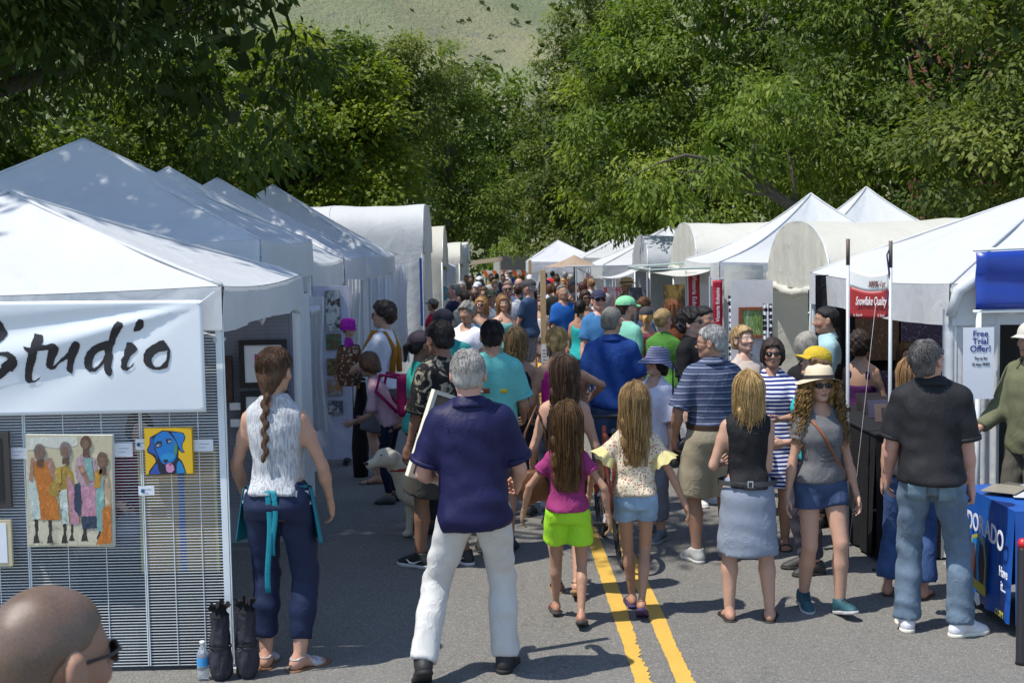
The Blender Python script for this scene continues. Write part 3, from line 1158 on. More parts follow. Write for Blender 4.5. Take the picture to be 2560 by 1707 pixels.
            for hp, kn, an, yw, pr in legs:
                e_ = bb['end']
                if e_ <= 1.0:
                    r0, r1 = 0.086 * lg + es, 0.060 * lg + es + bb['flare']
                    c_ = rcone(p, hp, kn, r0, r1)
                    c_ = np.maximum(c_, seg_cut(p, hp, kn, e_))
                else:
                    r0, r1 = 0.086 * lg + es, 0.056 * lg + es
                    c_ = rcone(p, hp, kn, r0, r1)
                    t2 = e_ - 1.0
                    c2 = smin(rcone(p, kn, kn + (an - kn) * 0.4 + v3(0, -0.010, 0), r1, 0.057 * lg + es), rcone(p, kn + (an - kn) * 0.4 + v3(0, -0.010, 0), an, 0.057 * lg + es, 0.038 * lg + es + bb['flare']), 0.02)
                    c2 = np.maximum(c2, seg_cut(p, kn, an, t2))
                    c_ = smin(c_, c2, 0.025)
                    zk = kn[2]
                    bunch = np.exp(-((p[:, 2] - 0.14) / 0.09) ** 2) + 0.7 * np.exp(-((p[:, 2] - zk) / 0.10) ** 2) + 0.35
                    c_ = c_ + bb['folds'] * 0.0030 * bunch * wav(p, (16, 12, 62), sd, 1.6) + bb['folds'] * 0.003 * wav(p, (30, -22, 24), sd + 1, 1.4)
                d = smin(d, c_, 0.022)
            d = d + bb['folds'] * 0.0035 * wav(p, (22, 18, 44), sd, 1.5) * np.exp(-((q[:, 2] - 0.80) / 0.16) ** 2)
            return d
        lo2 = np.array((min(l[j][0] for l in legs for j in range(3)) - 0.13, min(l[j][1] for l in legs for j in range(3)) - 0.15, 0.05))
        hi2 = np.array((max(l[j][0] for l in legs for j in range(3)) + 0.13, max(l[j][1] for l in legs for j in range(3)) + 0.15 + belly * 2, bb['waist'] - P['drop'] + 0.02))
        lo2[0] = min(lo2[0], -0.22 - bb['flare'])
        hi2[0] = max(hi2[0], 0.22 + bb['flare'])
        lo2[1] = min(lo2[1], -0.19 - bb['flare'])
        hi2[1] = max(hi2[1], 0.17 + bb['flare'])
        pv, pf = polygonise(pants, lo2, hi2, hc)
        nm = bb.get('name') or {'skirt': 'skirt'}.get(bb['kind'], 'shorts' if bb['end'] <= 1.0 else 'trousers')
        po = obj(nm, mesh_np(nm, pv, pf), bb['mat'], root)
        if bb.get('belt'):
            m = MB()
            lw = [(z, a + es + 0.004, b + es + 0.004, c) for z, a, b, c in lev if 0.9 < z < 1.1]
            zb = bb['waist'] - 0.022
            a = np.interp(zb, [l[0] for l in lw], [l[1] for l in lw])
            b = np.interp(zb, [l[0] for l in lw], [l[2] for l in lw])
            c = np.interp(zb, [l[0] for l in lw], [l[3] for l in lw])
            n = 36
            ring = [((a + 0.002) * math.copysign(abs(math.cos(t)) ** (2 / 2.3), math.cos(t)), c + (b + 0.002) * math.copysign(abs(math.sin(t)) ** (2 / 2.3), math.sin(t))) for t in [2 * math.pi * q / n for q in range(n)]]
            vs_ = [(x, y, zb - 0.019 - P['drop']) for x, y in ring] + [(x, y, zb + 0.019 - P['drop']) for x, y in ring]
            m.add(vs_, [(q, (q + 1) % n, n + (q + 1) % n, n + q) for q in range(n)])
            m.build('belt', plain(bb['belt'], 0.5), po, True)
    # ---------------- hair, hat, glasses
    if hair:
        hm = hair_mat(tuple(haircol), streak) if hair != 'buzz' else stubble_mat(tuple(haircol), tuple(float(q) for q in sk))
        st = 'long' if hair in ('long', 'wavy', 'curly') else hair
        L = hairL
        hg = {0: 0.022, 1: 0.015, 2: 0.0095}[detail]
        hfn = hair_field(st, L, hairvol)
        if hat:
            hfn0 = hfn

            def hfn(p):
                zz = p[:, 2]
                lim = ell(p, (0, -0.012, 0.03), (0.088, 0.108, 0.100))
                return np.where(zz > 0.0, np.maximum(hfn0(p), lim + np.clip((0.04 - zz) * 1.5, 0, 1)* -1.0), hfn0(p))
        hv_, hf_2 = polygonise(hfn, (-0.14 - hairvol, -0.21 - hairvol, -max(L + 0.06, 0.14)), (0.14 + hairvol, 0.13, 0.16 + hairvol), hg)
        ho = obj('hair', mesh_np('hair', Th(hv_), hf_2), hm, root)
        if hair in ('long', 'wavy', 'curly') and detail >= 1:
            n = {1: 70, 2: 500}[detail]
            sv_, sf_ = strands(n if hair != 'curly' else int(n * 0.5), L, rnd, hairvol + 0.004, 0.006 if hair == 'long' else 0.014, 0.018 if hair == 'curly' else 0.0,
                               (0.0042 if hair == 'curly' else 0.0020) if detail == 2 else 0.0050, 10 if hair != 'curly' else 30, front=0.45 if hair != 'curly' else 0.95, taper=0.86 if hair != 'curly' else 1.0, spread=0.0 if hair != 'curly' else 0.45, hat=bool(hat))
            mm = bpy.data.meshes.new('lock')
            mm.from_pydata([tuple(q) for q in Th(sv_)], [], sf_)
            mm.polygons.foreach_set('use_smooth', np.ones(len(mm.polygons), bool))
            o2 = obj('locks', mm, hair_mat(tuple(min(1, c * (1.5 if hair == 'curly' else 1.15)) for c in haircol), streak), ho)
            o2['kind'] = 'stuff'

    if hair in ('short', 'tousled', 'bun', 'pony', 'braid', 'bob') and detail == 2 and not hat:
        m = MB()
        tt_ = {'short': 0.013, 'tousled': 0.028}.get(hair, 0.016) + hairvol
        for i in range(480):
            az = rnd.uniform(-2.2, 2.2)
            el0 = rnd.uniform(0.05, 1.45)
            pts_ = []
            ln = rnd.uniform(0.16, 0.34) if hair in ('short', 'tousled') else rnd.uniform(0.3, 0.6)
            lift = rnd.uniform(0.0, 0.006) * (2.2 if hair == 'tousled' else 1)
            for k2 in range(4):
                e2 = el0 - ln * k2 / 3
                ro = tt_ + 0.001 + lift * k2 / 3
                a2_ = az + rnd.uniform(-0.03, 0.03) * k2
                pts_.append((math.sin(a2_) * math.cos(e2) * (0.076 + ro), -0.014 - math.cos(a2_) * math.cos(e2) * (0.100 + ro), 0.030 + math.sin(e2) * (0.091 + ro)))
            if pts_[-1][2] < (-0.06 if abs(az) < 1.0 else 0.005):
                continue
            m.tube(pts_, [0.0016, 0.0018, 0.0016, 0.0006], 3, cap=False)
        vv_ = np.array([tuple(q) for q in m.v], np.float32)
        m.v = [tuple(q) for q in Th(vv_)]
        m.build('locks', hm, ho, True)['kind'] = 'stuff'

    def put_head(m, name, mat_, parent=root, smooth=True):
        vv = np.array([tuple(q) for q in m.v], np.float32)
        m.v = [tuple(q) for q in Th(vv)]
        return m.build(name, mat_, parent, smooth)
    if hat:
        hk, hmat = hat[0], hat[1]
        if hk == 'cap':
            m = MB()
            a, b, t = 0.094, 0.116, 0.122

            def dome(u, v):
                az, el = u * 2 * math.pi, v * math.pi / 2
                return (a * math.cos(el) * math.cos(az), -0.012 + b * math.cos(el) * math.sin(az), 0.040 + (t - 0.028) * math.sin(el) ** 0.9)
            m.grid(28, 9, dome)
            ho = put_head(m, 'cap', hmat)
            m = MB()
            back = -1 if len(hat) > 2 and hat[2] == 'back' else 1

            def brim(u, v):
                an = (u - 0.5) * 2.0
                r = 0.100 + v * 0.085 * math.cos(an * 0.75)
                return (math.sin(an) * (0.090 + v * 0.005), back * (-0.012 + math.cos(an) * 0.110 + v * 0.075 * math.cos(an * 0.9)), 0.043 - v * 0.016 - 0.018 * (abs(an) ** 2) * v)
            m.grid(12, 5, brim, 0.004)
            put_head(m, 'brim', hmat, ho)
        elif hk in ('sunhat', 'bucket', 'panama'):
            m = MB()
            rb = hat[3] if len(hat) > 3 else 0.16
            dr = {'sunhat': 0.030, 'bucket': 0.060, 'panama': 0.010}[hk]
            cr = 0.118 if hk != 'panama' else 0.112
            prof = [(rb, -dr), (rb * 0.86, -dr * 0.45), (0.122, 0.0), (0.112, 0.012), (0.108, 0.045), (0.098, cr - 0.028), (0.080, cr - 0.008), (0.045, cr + (0.002 if hk != 'panama' else -0.008)), (0.004, cr + 0.004)]
            n = 40
            vs_, fs_ = [], []
            for j, (r_, z_) in enumerate(prof):
                for q in range(n):
                    an = 2 * math.pi * q / n
                    wv = (0.010 * math.sin(3 * an + 0.5) + 0.006 * math.sin(5 * an)) * max(0, (r_ - 0.11) / 0.06) if hk != 'panama' else -0.016 * math.cos(2 * an) * max(0, (r_ - 0.11) / 0.06)
                    vs_.append((r_ * 0.92 * math.cos(an), -0.012 + r_ * 1.08 * math.sin(an), 0.042 + z_ + wv))
            for j in range(len(prof) - 1):
                for q in range(n):
                    fs_.append((j * n + q, j * n + (q + 1) % n, (j + 1) * n + (q + 1) % n, (j + 1) * n + q))
            m.add(vs_, fs_)
            ho = put_head(m, 'hat', hmat)
            if len(hat) > 2 and hat[2]:
                m = MB()
                vs_, fs_ = [], []
                for j, (r_, z_) in enumerate(((0.1165, 0.004), (0.1115, 0.030))):
                    for q in range(n):
                        an = 2 * math.pi * q / n
                        vs_.append((r_ * 0.93 * math.cos(an), -0.012 + r_ * 1.09 * math.sin(an), 0.046 + z_))
                fs_ = [(q, (q + 1) % n, n + (q + 1) % n, n + q) for q in range(n)]
                m.add(vs_, fs_)
                put_head(m, 'hat_band', hat[2], ho)
    if glasses:
        dark = glasses in ('sun', 'head')
        up = 0.088 if glasses == 'head' else 0.0
        bk = -0.035 if glasses == 'head' else 0.0
        fr = MB()
        fr.tube([(-0.081, -0.004 + bk, 0.006 + up), (-0.077, 0.060 + bk, 0.009 + up), (-0.060, 0.090 + bk, 0.010 + up), (-0.030, 0.101 + bk, 0.013 + up), (0, 0.103 + bk, 0.010 + up),
                 (0.030, 0.101 + bk, 0.013 + up), (0.060, 0.090 + bk, 0.010 + up), (0.077, 0.060 + bk, 0.009 + up), (0.081, -0.004 + bk, 0.006 + up)], 0.0032, 5)
        g = put_head(fr, 'glasses', plain((0.015, 0.013, 0.012), 0.3, 0.0, bump=0.0))
        for s_ in (-1, 1):
            if dark:
                def lens(u, v):
                    an = u * 2 * math.pi
                    return (s_ * (0.032 + 0.027 * v * math.cos(an)), 0.101 + bk - 0.010 * max(0.0, v * math.cos(an) + 0.2) ** 2, 0.000 + up + 0.020 * v * math.sin(an))
                put_head(MB().grid(14, 2, lens, 0.003), 'lens', plain((0.010, 0.009, 0.009), 0.12, 0.0, bump=0.0), g)
            else:
                put_head(MB().tube([(s_ * (0.032 + 0.026 * math.cos(t)), 0.101 - 0.006 * max(0, math.cos(t)), 0.018 * math.sin(t)) for t in [q * math.pi / 7 for q in range(15)]], 0.002, 4, False), 'rim', plain((0.02, 0.018, 0.016), 0.3, 0.0, bump=0.0), g)
    if extras:
        extras(root, T, Th, arms, legs)
    root['_'] = 0
    del root['_']
    return root
# ------------------------------------------------------------------ ground, road, paint, hill
def sheet(name, x0, x1, ys, dz, m, xs=None):
    b = MB()
    xs = xs or [x0, x1]
    for y in ys:
        for x in xs:
            b.v.append((x, y, gz(y) + dz))
    w = len(xs)
    b.f = [(j * w + i, j * w + i + 1, (j + 1) * w + i + 1, (j + 1) * w + i) for j in range(len(ys) - 1) for i in range(w - 1)]
    return b.build(name, m)


def asphalt():
    t = NT('asphalt')
    v = t.coords()
    vo = t.n('ShaderNodeTexVoronoi', Scale=150.0)
    t.l(v, vo.inputs['Vector'])
    sep = t.n('ShaderNodeSeparateColor')
    t.l(vo.outputs['Color'], sep.inputs[0])
    grain = t.ramp(sep.outputs[0], ((0.0, (0.106, 0.101, 0.093)), (0.40, (0.152, 0.146, 0.133)), (0.75, (0.200, 0.192, 0.174)), (0.93, (0.255, 0.244, 0.218)), (1.0, (0.37, 0.355, 0.32))))
    fine = t.noise(v, 330.0, 2)
    c = t.mix(t.ramp(fine, ((0.35, 0.0), (0.65, 0.8))), grain, t.mix(0.5, grain, (0.172, 0.165, 0.150)))
    big = t.noise(t.coords((1, 0.35, 1)), 1.1, 5, 0.6)
    c = t.mix(t.ramp(big, ((0.35, 0.0), (0.7, 0.35))), c, t.mix(0.45, c, (0.075, 0.074, 0.072)))
    vo2 = t.n('ShaderNodeTexVoronoi', Scale=0.55, feature='DISTANCE_TO_EDGE')
    wv = t.n('ShaderNodeVectorMath', operation='ADD')
    nn = t.n('ShaderNodeTexNoise', Scale=2.2, Detail=6.0)
    t.l(v, nn.inputs['Vector'])
    t.l(v, wv.inputs[0])
    t.l(nn.outputs['Color'], wv.inputs[1])
    t.l(wv.outputs[0], vo2.inputs['Vector'])
    crack = t.ramp(vo2.outputs['Distance'], ((0.0, 0.30), (0.002, 0.25), (0.005, 0.0)))
    c = t.mix(crack, c, (0.035, 0.034, 0.033))
    spots = t.ramp(t.noise(v, 5.0, 3, 0.7), ((0.66, 0.0), (0.74, 0.55)))
    c = t.mix(spots, c, (0.05, 0.05, 0.05))
    worn = t.ramp(t.noise(t.coords((1.6, 0.12, 1)), 1.0, 4, 0.6), ((0.48, 0.0), (0.68, 0.35)))
    c = t.mix(worn, c, t.mix(0.6, c, (0.235, 0.225, 0.20)))
    t.base(c)
    t.rough(0.88)
    t.p.inputs['Specular IOR Level'].default_value = 0.2
    t.bump(t.math('ADD', sep.outputs[0], fine), 0.5, 0.004)
    return t.m


def concrete():
    return plain((0.34, 0.33, 0.31), 0.9, 0.18, scale=9.0, bump=0.3)


def grass_mat():
    t = NT('grass')
    v = t.coords()
    n = t.noise(v, 0.6, 6, 0.65)
    f = t.noise(v, 30.0, 3)
    c = t.mix(n, (0.045, 0.085, 0.02), (0.13, 0.16, 0.05))
    t.base(t.mix(t.math('MULTIPLY', f, 0.6), c, (0.06, 0.11, 0.025)))
    t.rough(0.95)
    t.bump(f, 0.8, 0.05)
    return t.m


YS = [-14, 0, 15, 30, 60, 100, 130]
g = sheet('ground', -420, 420, [-120, -14, 0, 15, 30, 60, 100, 130, 300, 900], -0.03, grass_mat())
g['kind'] = 'structure'
r = sheet('road', -6.6, 6.9, YS, 0.0, asphalt())
r['kind'] = 'structure'
for nm, x0, x1 in (('pavement_left', -9.4, -6.75), ('pavement_right', 7.05, 9.6)):
    s = sheet(nm, x0, x1, YS, 0.12, concrete())
    s['kind'] = 'structure'
for nm, x0, x1 in (('kerb_left', -6.75, -6.6), ('kerb_right', 6.9, 7.05)):
    b = MB()
    for a_, c_ in zip(YS, YS[1:]):
        b.add([(x0, a_, gz(a_) - 0.05), (x1, a_, gz(a_) - 0.05), (x1, c_, gz(c_) - 0.05), (x0, c_, gz(c_) - 0.05),
               (x0, a_, gz(a_) + 0.124), (x1, a_, gz(a_) + 0.124), (x1, c_, gz(c_) + 0.124), (x0, c_, gz(c_) + 0.124)],
              ((4, 5, 6, 7), (0, 1, 5, 4), (1, 2, 6, 5), (2, 3, 7, 6), (3, 0, 4, 7)))
    s = b.build(nm, concrete())
    s['kind'] = 'structure'


def paint_mat():
    t = NT('road_paint')
    v = t.coords()
    n = t.noise(v, 60.0, 5, 0.7)
    n2 = t.noise(v, 4.0, 4)
    c = t.mix(n2, (0.50, 0.30, 0.045), (0.62, 0.39, 0.070))
    c = t.mix(t.ramp(n, ((0.60, 0.0), (0.70, 0.55))), c, (0.20, 0.16, 0.08))
    t.base(c)
    t.rough(0.75)
    t.bump(n, 0.3, 0.003)
    return t.m


PAINT = paint_mat()
lines = thing('centre_line', 'worn double yellow line painted down the middle of the road', 'road marking', (0, 0, 0))
for li, xc in enumerate((0.800, 1.020)):
    # edges broken where the paint has flaked, most of it near the camera
    b = MB()
    ys = [2.0]
    while ys[-1] < 70:
        ys.append(ys[-1] + (0.02 if ys[-1] < 13 else 0.8))
    rr = random.Random(li)
    e1 = e2 = 0.0
    for y in ys:
        wear = max(0.0, 1.0 - abs(y - 7.1) / 1.1) if li == 0 else max(0.0, 1.0 - abs(y - 7.0) / 0.9) * 0.7
        e1 = e1 * 0.55 + rr.uniform(-0.003, 0.003)
        e2 = 0.6 * e2 + wear * rr.choice((0, 0, 0.016, 0.032, 0.006)) * 0.7
        b.v.append((xc - 0.052 + e1, y, gz(y) + 0.004))
        b.v.append((xc + 0.052 - max(0.0, min(0.075, e2)) + rr.uniform(-0.002, 0.002), y, gz(y) + 0.004))
    b.f = [(2 * j, 2 * j + 1, 2 * j + 3, 2 * j + 2) for j in range(len(ys) - 1)]
    b.build('stripe', PAINT, lines)


def hill_h(x, y):
    u = max(0.0, (y - 95.0))
    h = 0.30 * u ** 1.04
    h *= 1.0 + 0.22 * math.sin(x * 0.011 + 0.9) + 0.10 * math.sin(x * 0.031 + y * 0.012)
    h += min(1, u / 60) * (6.0 * math.sin(x * 0.035 + y * 0.02) + 3.5 * math.sin(x * 0.08 - y * 0.05 + 1.0) + 1.3 * math.sin(x * 0.19 + y * 0.13))
    return gz(95) - 2.0 + h


def hill_mat():
    t = NT('dry_hillside')
    v = t.coords()
    n1 = t.noise(v, 0.022, 6, 0.62)
    n2 = t.noise(v, 0.20, 5, 0.65)
    c = t.mix(t.ramp(n1, ((0.38, 0.0), (0.60, 1.0))), (0.275, 0.255, 0.150), (0.185, 0.220, 0.120))
    c = t.mix(t.ramp(n2, ((0.40, 0.0), (0.70, 0.7))), c, (0.215, 0.235, 0.130))
    rk = t.noise(t.coords((1, 1.8, 1)), 0.13, 7, 0.72, 0.8)
    c = t.mix(t.ramp(rk, ((0.56, 0.0), (0.64, 0.75))), c, (0.19, 0.19, 0.15))
    c = t.mix(t.ramp(t.noise(v, 0.9, 5, 0.7), ((0.55, 0.0), (0.68, 0.6))), c, (0.17, 0.19, 0.125))
    t.base(c)
    t.rough(1.0)
    t.p.inputs['Specular IOR Level'].default_value = 0.1
    t.bump(t.math('ADD', n2, t.noise(v, 1.2, 5, 0.7)), 0.8, 1.2)
    return t.m


b = MB()
NX, NY = 90, 80
for j in range(NY + 1):
    y = 90 + 520 * (j / NY) ** 1.3
    for i in range(NX + 1):
        x = -330 + 660 * i / NX
        b.v.append((x, y, hill_h(x, y)))
b.f = [(j * (NX + 1) + i, j * (NX + 1) + i + 1, (j + 1) * (NX + 1) + i + 1, (j + 1) * (NX + 1) + i) for j in range(NY) for i in range(NX)]
h = b.build('hill', hill_mat(), None, True)
h['kind'] = 'structure'


# ------------------------------------------------------------------ trees
def leaf_mat():
    t = NT('leaf')
    a = t.n('ShaderNodeVertexColor')
    a.layer_name = 'Col'
    t.base(a.outputs[0])
    t.rough(0.55)
    t.p.inputs['Specular IOR Level'].default_value = 0.22
    tr = t.n('ShaderNodeBsdfTranslucent')
    t.l(t.mix(1.0, a.outputs[0], (1.45, 1.55, 0.50), 'MULTIPLY'), tr.inputs[0])
    ms = t.n('ShaderNodeMixShader')
    ms.inputs[0].default_value = 0.36
    t.l(t.p.outputs[0], ms.inputs[1])
    t.l(tr.outputs[0], ms.inputs[2])
    t.l(ms.outputs[0], t.out.inputs[0])
    return t.m


def bark_mat():
    t = NT('bark')
    v = t.coords((6, 6, 1.4))
    n = t.noise(v, 4.0, 6, 0.7)
    t.base(t.mix(n, (0.05, 0.040, 0.030), (0.17, 0.145, 0.115)))
    t.rough(0.95)
    t.bump(n, 0.9, 0.03)
    return t.m


LEAF, BARK = leaf_mat(), bark_mat()


def unit(rng, n):
    d = rng.normal(size=(n, 3))
    return d / np.linalg.norm(d, axis=1, keepdims=True)


def leaf_cloud(rng, lobes, nclump, per, size, cols, long=2.3, droop=0.5, clump_r=0.55, shell=0.55):
    """diamond leaves in clumps spread through ellipsoidal lobes"""
    vol = np.array([l[3] * l[4] * l[5] for l in lobes]) ** 0.72
    pick = rng.choice(len(lobes), nclump, p=vol / vol.sum())
    L = np.array(lobes)[pick]
    d = unit(rng, nclump)
    rad = np.where(rng.random(nclump) < shell, 0.82 + 0.26 * rng.random(nclump), rng.random(nclump) ** (1 / 3) * 0.9)
    cen = L[:, :3] + d * L[:, 3:6] * rad[:, None]
    # gather clumps into boughs so that light and dark masses and gaps appear
    nb = max(6, nclump // 14)
    bi_ = rng.choice(nclump, nb, replace=False)
    near = np.argmin(((cen[:, None, :] - cen[bi_][None]) ** 2).sum(2), axis=1)
    pull = 0.34
    bc0 = cen[bi_][near]
    cen = cen + (bc0 - cen) * pull
    cen[:, 2] += (cen[:, 2] - bc0[:, 2]) * -0.30
    out = d
    btone = rng.normal(0.0, 0.21, nb)
    tone = np.clip(rng.normal(0.48, 0.16, nclump) + btone[near], 0, 1)
    n = nclump * per
    ci = np.repeat(np.arange(nclump), per)
    off = unit(rng, n) * (rng.random((n, 1)) ** 0.5) * clump_r * np.array((1, 1, 0.62))
    p = cen[ci] + off
    p[:, 2] -= droop * 0.25 * (off[:, 0] ** 2 + off[:, 1] ** 2) / clump_r
    axis = off / clump_r + unit(rng, n) * 0.55 + out[ci] * 0.35
    axis[:, 2] -= droop
    axis /= np.linalg.norm(axis, axis=1, keepdims=True)
    nrm = unit(rng, n) * 0.55 + out[ci] * 0.35 + np.array((-0.30, -0.22, 0.75))
    side = np.cross(axis, nrm)
    side /= np.linalg.norm(side, axis=1, keepdims=True) + 1e-9
    up = np.cross(side, axis)
    s = size * (0.45 + 0.95 * rng.random((n, 1)) ** 1.4)
    w = s / (long * (0.8 + 0.5 * rng.random((n, 1))))
    a = p
    b_ = p + axis * s * 0.45 + side * w * 0.5 + up * s * 0.05
    c_ = p + axis * s - up * s * 0.10
    e_ = p + axis * s * 0.45 - side * w * 0.5 + up * s * 0.05
    V = np.stack((a, b_, c_, e_), 1).reshape(-1, 3)
    c0, c1, c2 = [np.array(q) for q in cols]
    t = np.clip(tone[ci] * 0.7 + rng.random(n) * 0.3, 0, 1)[:, None]
    C = np.where(t < 0.5, c0 + (c1 - c0) * t * 2, c1 + (c2 - c1) * (t - 0.5) * 2)
    return V, np.repeat(C, 4, 0), cen


def tree(name, label, base, lobes, nclump, per, size, cols, trunk_r=0.22, seed=1, long=2.3, droop=0.5, clump_r=0.55, fork=0.35, shell=0.55, group='trees lining the street', limbs=16, bare=0):
    rng = np.random.default_rng(seed)
    bx_, by_ = base
    bz = gz(by_) - 0.05
    root = thing(name, label, 'tree', (bx_, by_, bz), 0, group)
    lob = [(l[0] - bx_, l[1] - by_, l[2] - bz, *l[3:6]) for l in lobes]
    V, C, cen = leaf_cloud(rng, lob, nclump, per, size, cols, long, droop, clump_r, shell)
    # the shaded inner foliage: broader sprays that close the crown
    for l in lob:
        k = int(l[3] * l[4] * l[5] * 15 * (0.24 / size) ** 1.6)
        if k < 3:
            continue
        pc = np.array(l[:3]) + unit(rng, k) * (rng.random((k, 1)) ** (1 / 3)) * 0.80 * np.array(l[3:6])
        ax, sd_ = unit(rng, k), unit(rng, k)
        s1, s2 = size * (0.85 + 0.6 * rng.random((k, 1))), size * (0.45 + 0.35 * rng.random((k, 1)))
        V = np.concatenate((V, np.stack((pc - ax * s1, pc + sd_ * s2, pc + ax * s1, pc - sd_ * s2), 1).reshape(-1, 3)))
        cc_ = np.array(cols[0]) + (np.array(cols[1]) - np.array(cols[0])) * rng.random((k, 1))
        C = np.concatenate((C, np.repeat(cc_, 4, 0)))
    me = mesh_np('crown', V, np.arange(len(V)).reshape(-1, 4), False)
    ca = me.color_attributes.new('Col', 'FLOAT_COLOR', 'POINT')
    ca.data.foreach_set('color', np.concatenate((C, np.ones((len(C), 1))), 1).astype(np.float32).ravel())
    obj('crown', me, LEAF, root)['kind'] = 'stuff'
    # trunk and limbs
    main = np.average(np.array(lob)[:, :3], axis=0, weights=np.array(lob)[:, 3])
    zt = max(1.6, min(l[2] - l[5] * 0.6 for l in lob))
    rr = random.Random(seed)
    m = MB()
    fk = Vector((main[0] * fork * 0.4, main[1] * fork * 0.4, zt))
    m.tube([(0, 0, 0), (fk.x * 0.25, fk.y * 0.25, zt * 0.35), (fk.x * 0.6, fk.y * 0.6, zt * 0.7), tuple(fk), (main[0] * 0.6, main[1] * 0.6, zt * 0.5 + main[2] * 0.5), tuple(main)],
           [trunk_r * 1.35, trunk_r * 1.05, trunk_r * 0.95, trunk_r * 0.85, trunk_r * 0.55, trunk_r * 0.25], 9)
    m.build('trunk', BARK, root, True)
    for i in range(limbs):
        l = lob[i % len(lob)]
        d = unit(rng, 1)[0]
        d[2] = abs(d[2]) * 0.7 - 0.15
        e = Vector((l[0] + d[0] * l[3] * 0.55, l[1] + d[1] * l[4] * 0.55, l[2] + d[2] * l[5] * 0.55))
        s_ = fk.lerp(Vector(main), rr.uniform(0.0, 0.7))
        mid = s_.lerp(e, 0.5) + Vector((rr.uniform(-0.3, 0.3), rr.uniform(-0.3, 0.3), rr.uniform(0.1, 0.6)))
        r0 = trunk_r * rr.uniform(0.22, 0.42)
        MB().tube([s_, s_.lerp(mid, 0.5) + Vector((0, 0, 0.1)), mid, mid.lerp(e, 0.5) + Vector((rr.uniform(-.2, .2), 0, .05)), e], [r0, r0 * 0.8, r0 * 0.6, r0 * 0.35, r0 * 0.1], 6).build('branch', BARK, root, True)
    return root


DKG = ((0.022, 0.036, 0.008), (0.056, 0.088, 0.016), (0.124, 0.162, 0.034))
MDG = ((0.030, 0.056, 0.007), (0.098, 0.150, 0.018), (0.230, 0.270, 0.040))
LTG = ((0.036, 0.068, 0.009), (0.125, 0.188, 0.024), (0.270, 0.315, 0.050))
YLG = ((0.045, 0.085, 0.008), (0.130, 0.180, 0.014), (0.30, 0.32, 0.030))
GRG = ((0.030, 0.050, 0.010), (0.095, 0.130, 0.022), (0.220, 0.240, 0.052))

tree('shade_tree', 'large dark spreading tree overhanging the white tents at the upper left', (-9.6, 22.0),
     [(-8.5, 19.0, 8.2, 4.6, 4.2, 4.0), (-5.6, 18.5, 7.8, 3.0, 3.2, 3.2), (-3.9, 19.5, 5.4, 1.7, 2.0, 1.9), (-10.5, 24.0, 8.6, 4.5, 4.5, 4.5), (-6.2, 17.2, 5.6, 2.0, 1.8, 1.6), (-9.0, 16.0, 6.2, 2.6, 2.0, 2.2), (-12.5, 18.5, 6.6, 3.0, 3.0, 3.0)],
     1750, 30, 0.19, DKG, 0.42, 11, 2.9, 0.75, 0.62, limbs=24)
tree('street_tree', 'tall tree beside the front left tent, its crown above the picture', (-8.3, 10.6),
     [(-6.8, 10.8, 9.0, 2.9, 2.9, 2.3), (-7.4, 7.3, 8.8, 1.5, 1.3, 1.5), (-5.0, 10.2, 9.3, 2.0, 1.8, 1.8), (-3.1, 8.3, 9.4, 1.1, 0.9, 0.8), (-8.0, 13.6, 9.2, 2.4, 2.2, 2.2)],
     800, 30, 0.20, DKG, 0.30, 12, 2.4, 0.5, 0.60, limbs=12)
tree('maple_tree', 'yellow green maple behind the peaked white tents on the left', (-5.2, 33.0),
     [(-4.9, 33.0, 5.2, 2.6, 2.4, 2.8), (-3.4, 32.2, 4.2, 1.7, 1.7, 2.2), (-3.6, 33.0, 6.4, 1.5, 1.6, 1.5), (-6.6, 32.5, 3.9, 2.2, 2.0, 2.2)],
     1500, 30, 0.150, YLG, 0.24, 13, 1.5, 0.35, 0.50, limbs=14)
tree('broad_tree', 'tall green tree rising behind the yellow green maple', (-5.6, 43.0),
     [(-5.2, 43.0, 6.6, 2.6, 2.6, 3.0), (-3.4, 42.0, 7.3, 1.9, 2.0, 2.2), (-2.2, 42.5, 7.4, 1.5, 1.8, 1.9), (-4.4, 43, 4.4, 2.6, 2.4, 2.6)],
     1300, 30, 0.17, GRG, 0.26, 14, 2.4, 0.5, 0.55, limbs=14)
tree('crooked_tree', 'slender tree with a bent dark trunk at the end of the left row', (-1.6, 54.0),
     [(-1.3, 54.0, 6.6, 1.7, 1.8, 3.0), (-2.6, 54.5, 4.6, 2.0, 2.0, 2.6), (-0.2, 53.5, 4.0, 1.5, 1.6, 2.4), (-1.1, 54.0, 9.3, 1.5, 1.5, 1.5), (-2.6, 54.0, 8.2, 1.4, 1.5, 1.6)],
     1150, 28, 0.16, MDG, 0.26, 15, 2.4, 0.5, 0.50, shell=0.5, limbs=14)
tree('hedge_tree', 'dense low tree showing green between the left tent peaks', (-10.0, 30.0),
     [(-9.6, 29.5, 3.6, 3.4, 2.6, 3.0), (-12.8, 28.5, 4.0, 3.2, 2.6, 3.0), (-7.2, 30.5, 4.6, 2.4, 2.4, 2.6)],
     900, 30, 0.18, MDG, 0.25, 16, 1.7, 0.4, 0.55, limbs=10)
tree('row_tree', 'tall light green tree whose edge climbs beside the bare hillside', (4.0, 60.0),
     [(3.6, 60.0, 6.2, 2.8, 2.6, 3.6), (5.4, 60.0, 9.2, 2.8, 2.8, 3.6), (2.2, 59.0, 4.2, 1.7, 1.8, 2.8), (4.2, 58.0, 3.4, 2.4, 2.2, 2.8), (7.2, 60.5, 11.5, 2.8, 2.8, 3.2), (3.6, 60.0, 10.2, 1.7, 1.8, 2.6), (4.6, 60.0, 13.0, 1.9, 1.8, 2.4)],
     1500, 26, 0.21, GRG, 0.30, 17, 2.3, 0.5, 0.62, limbs=16)
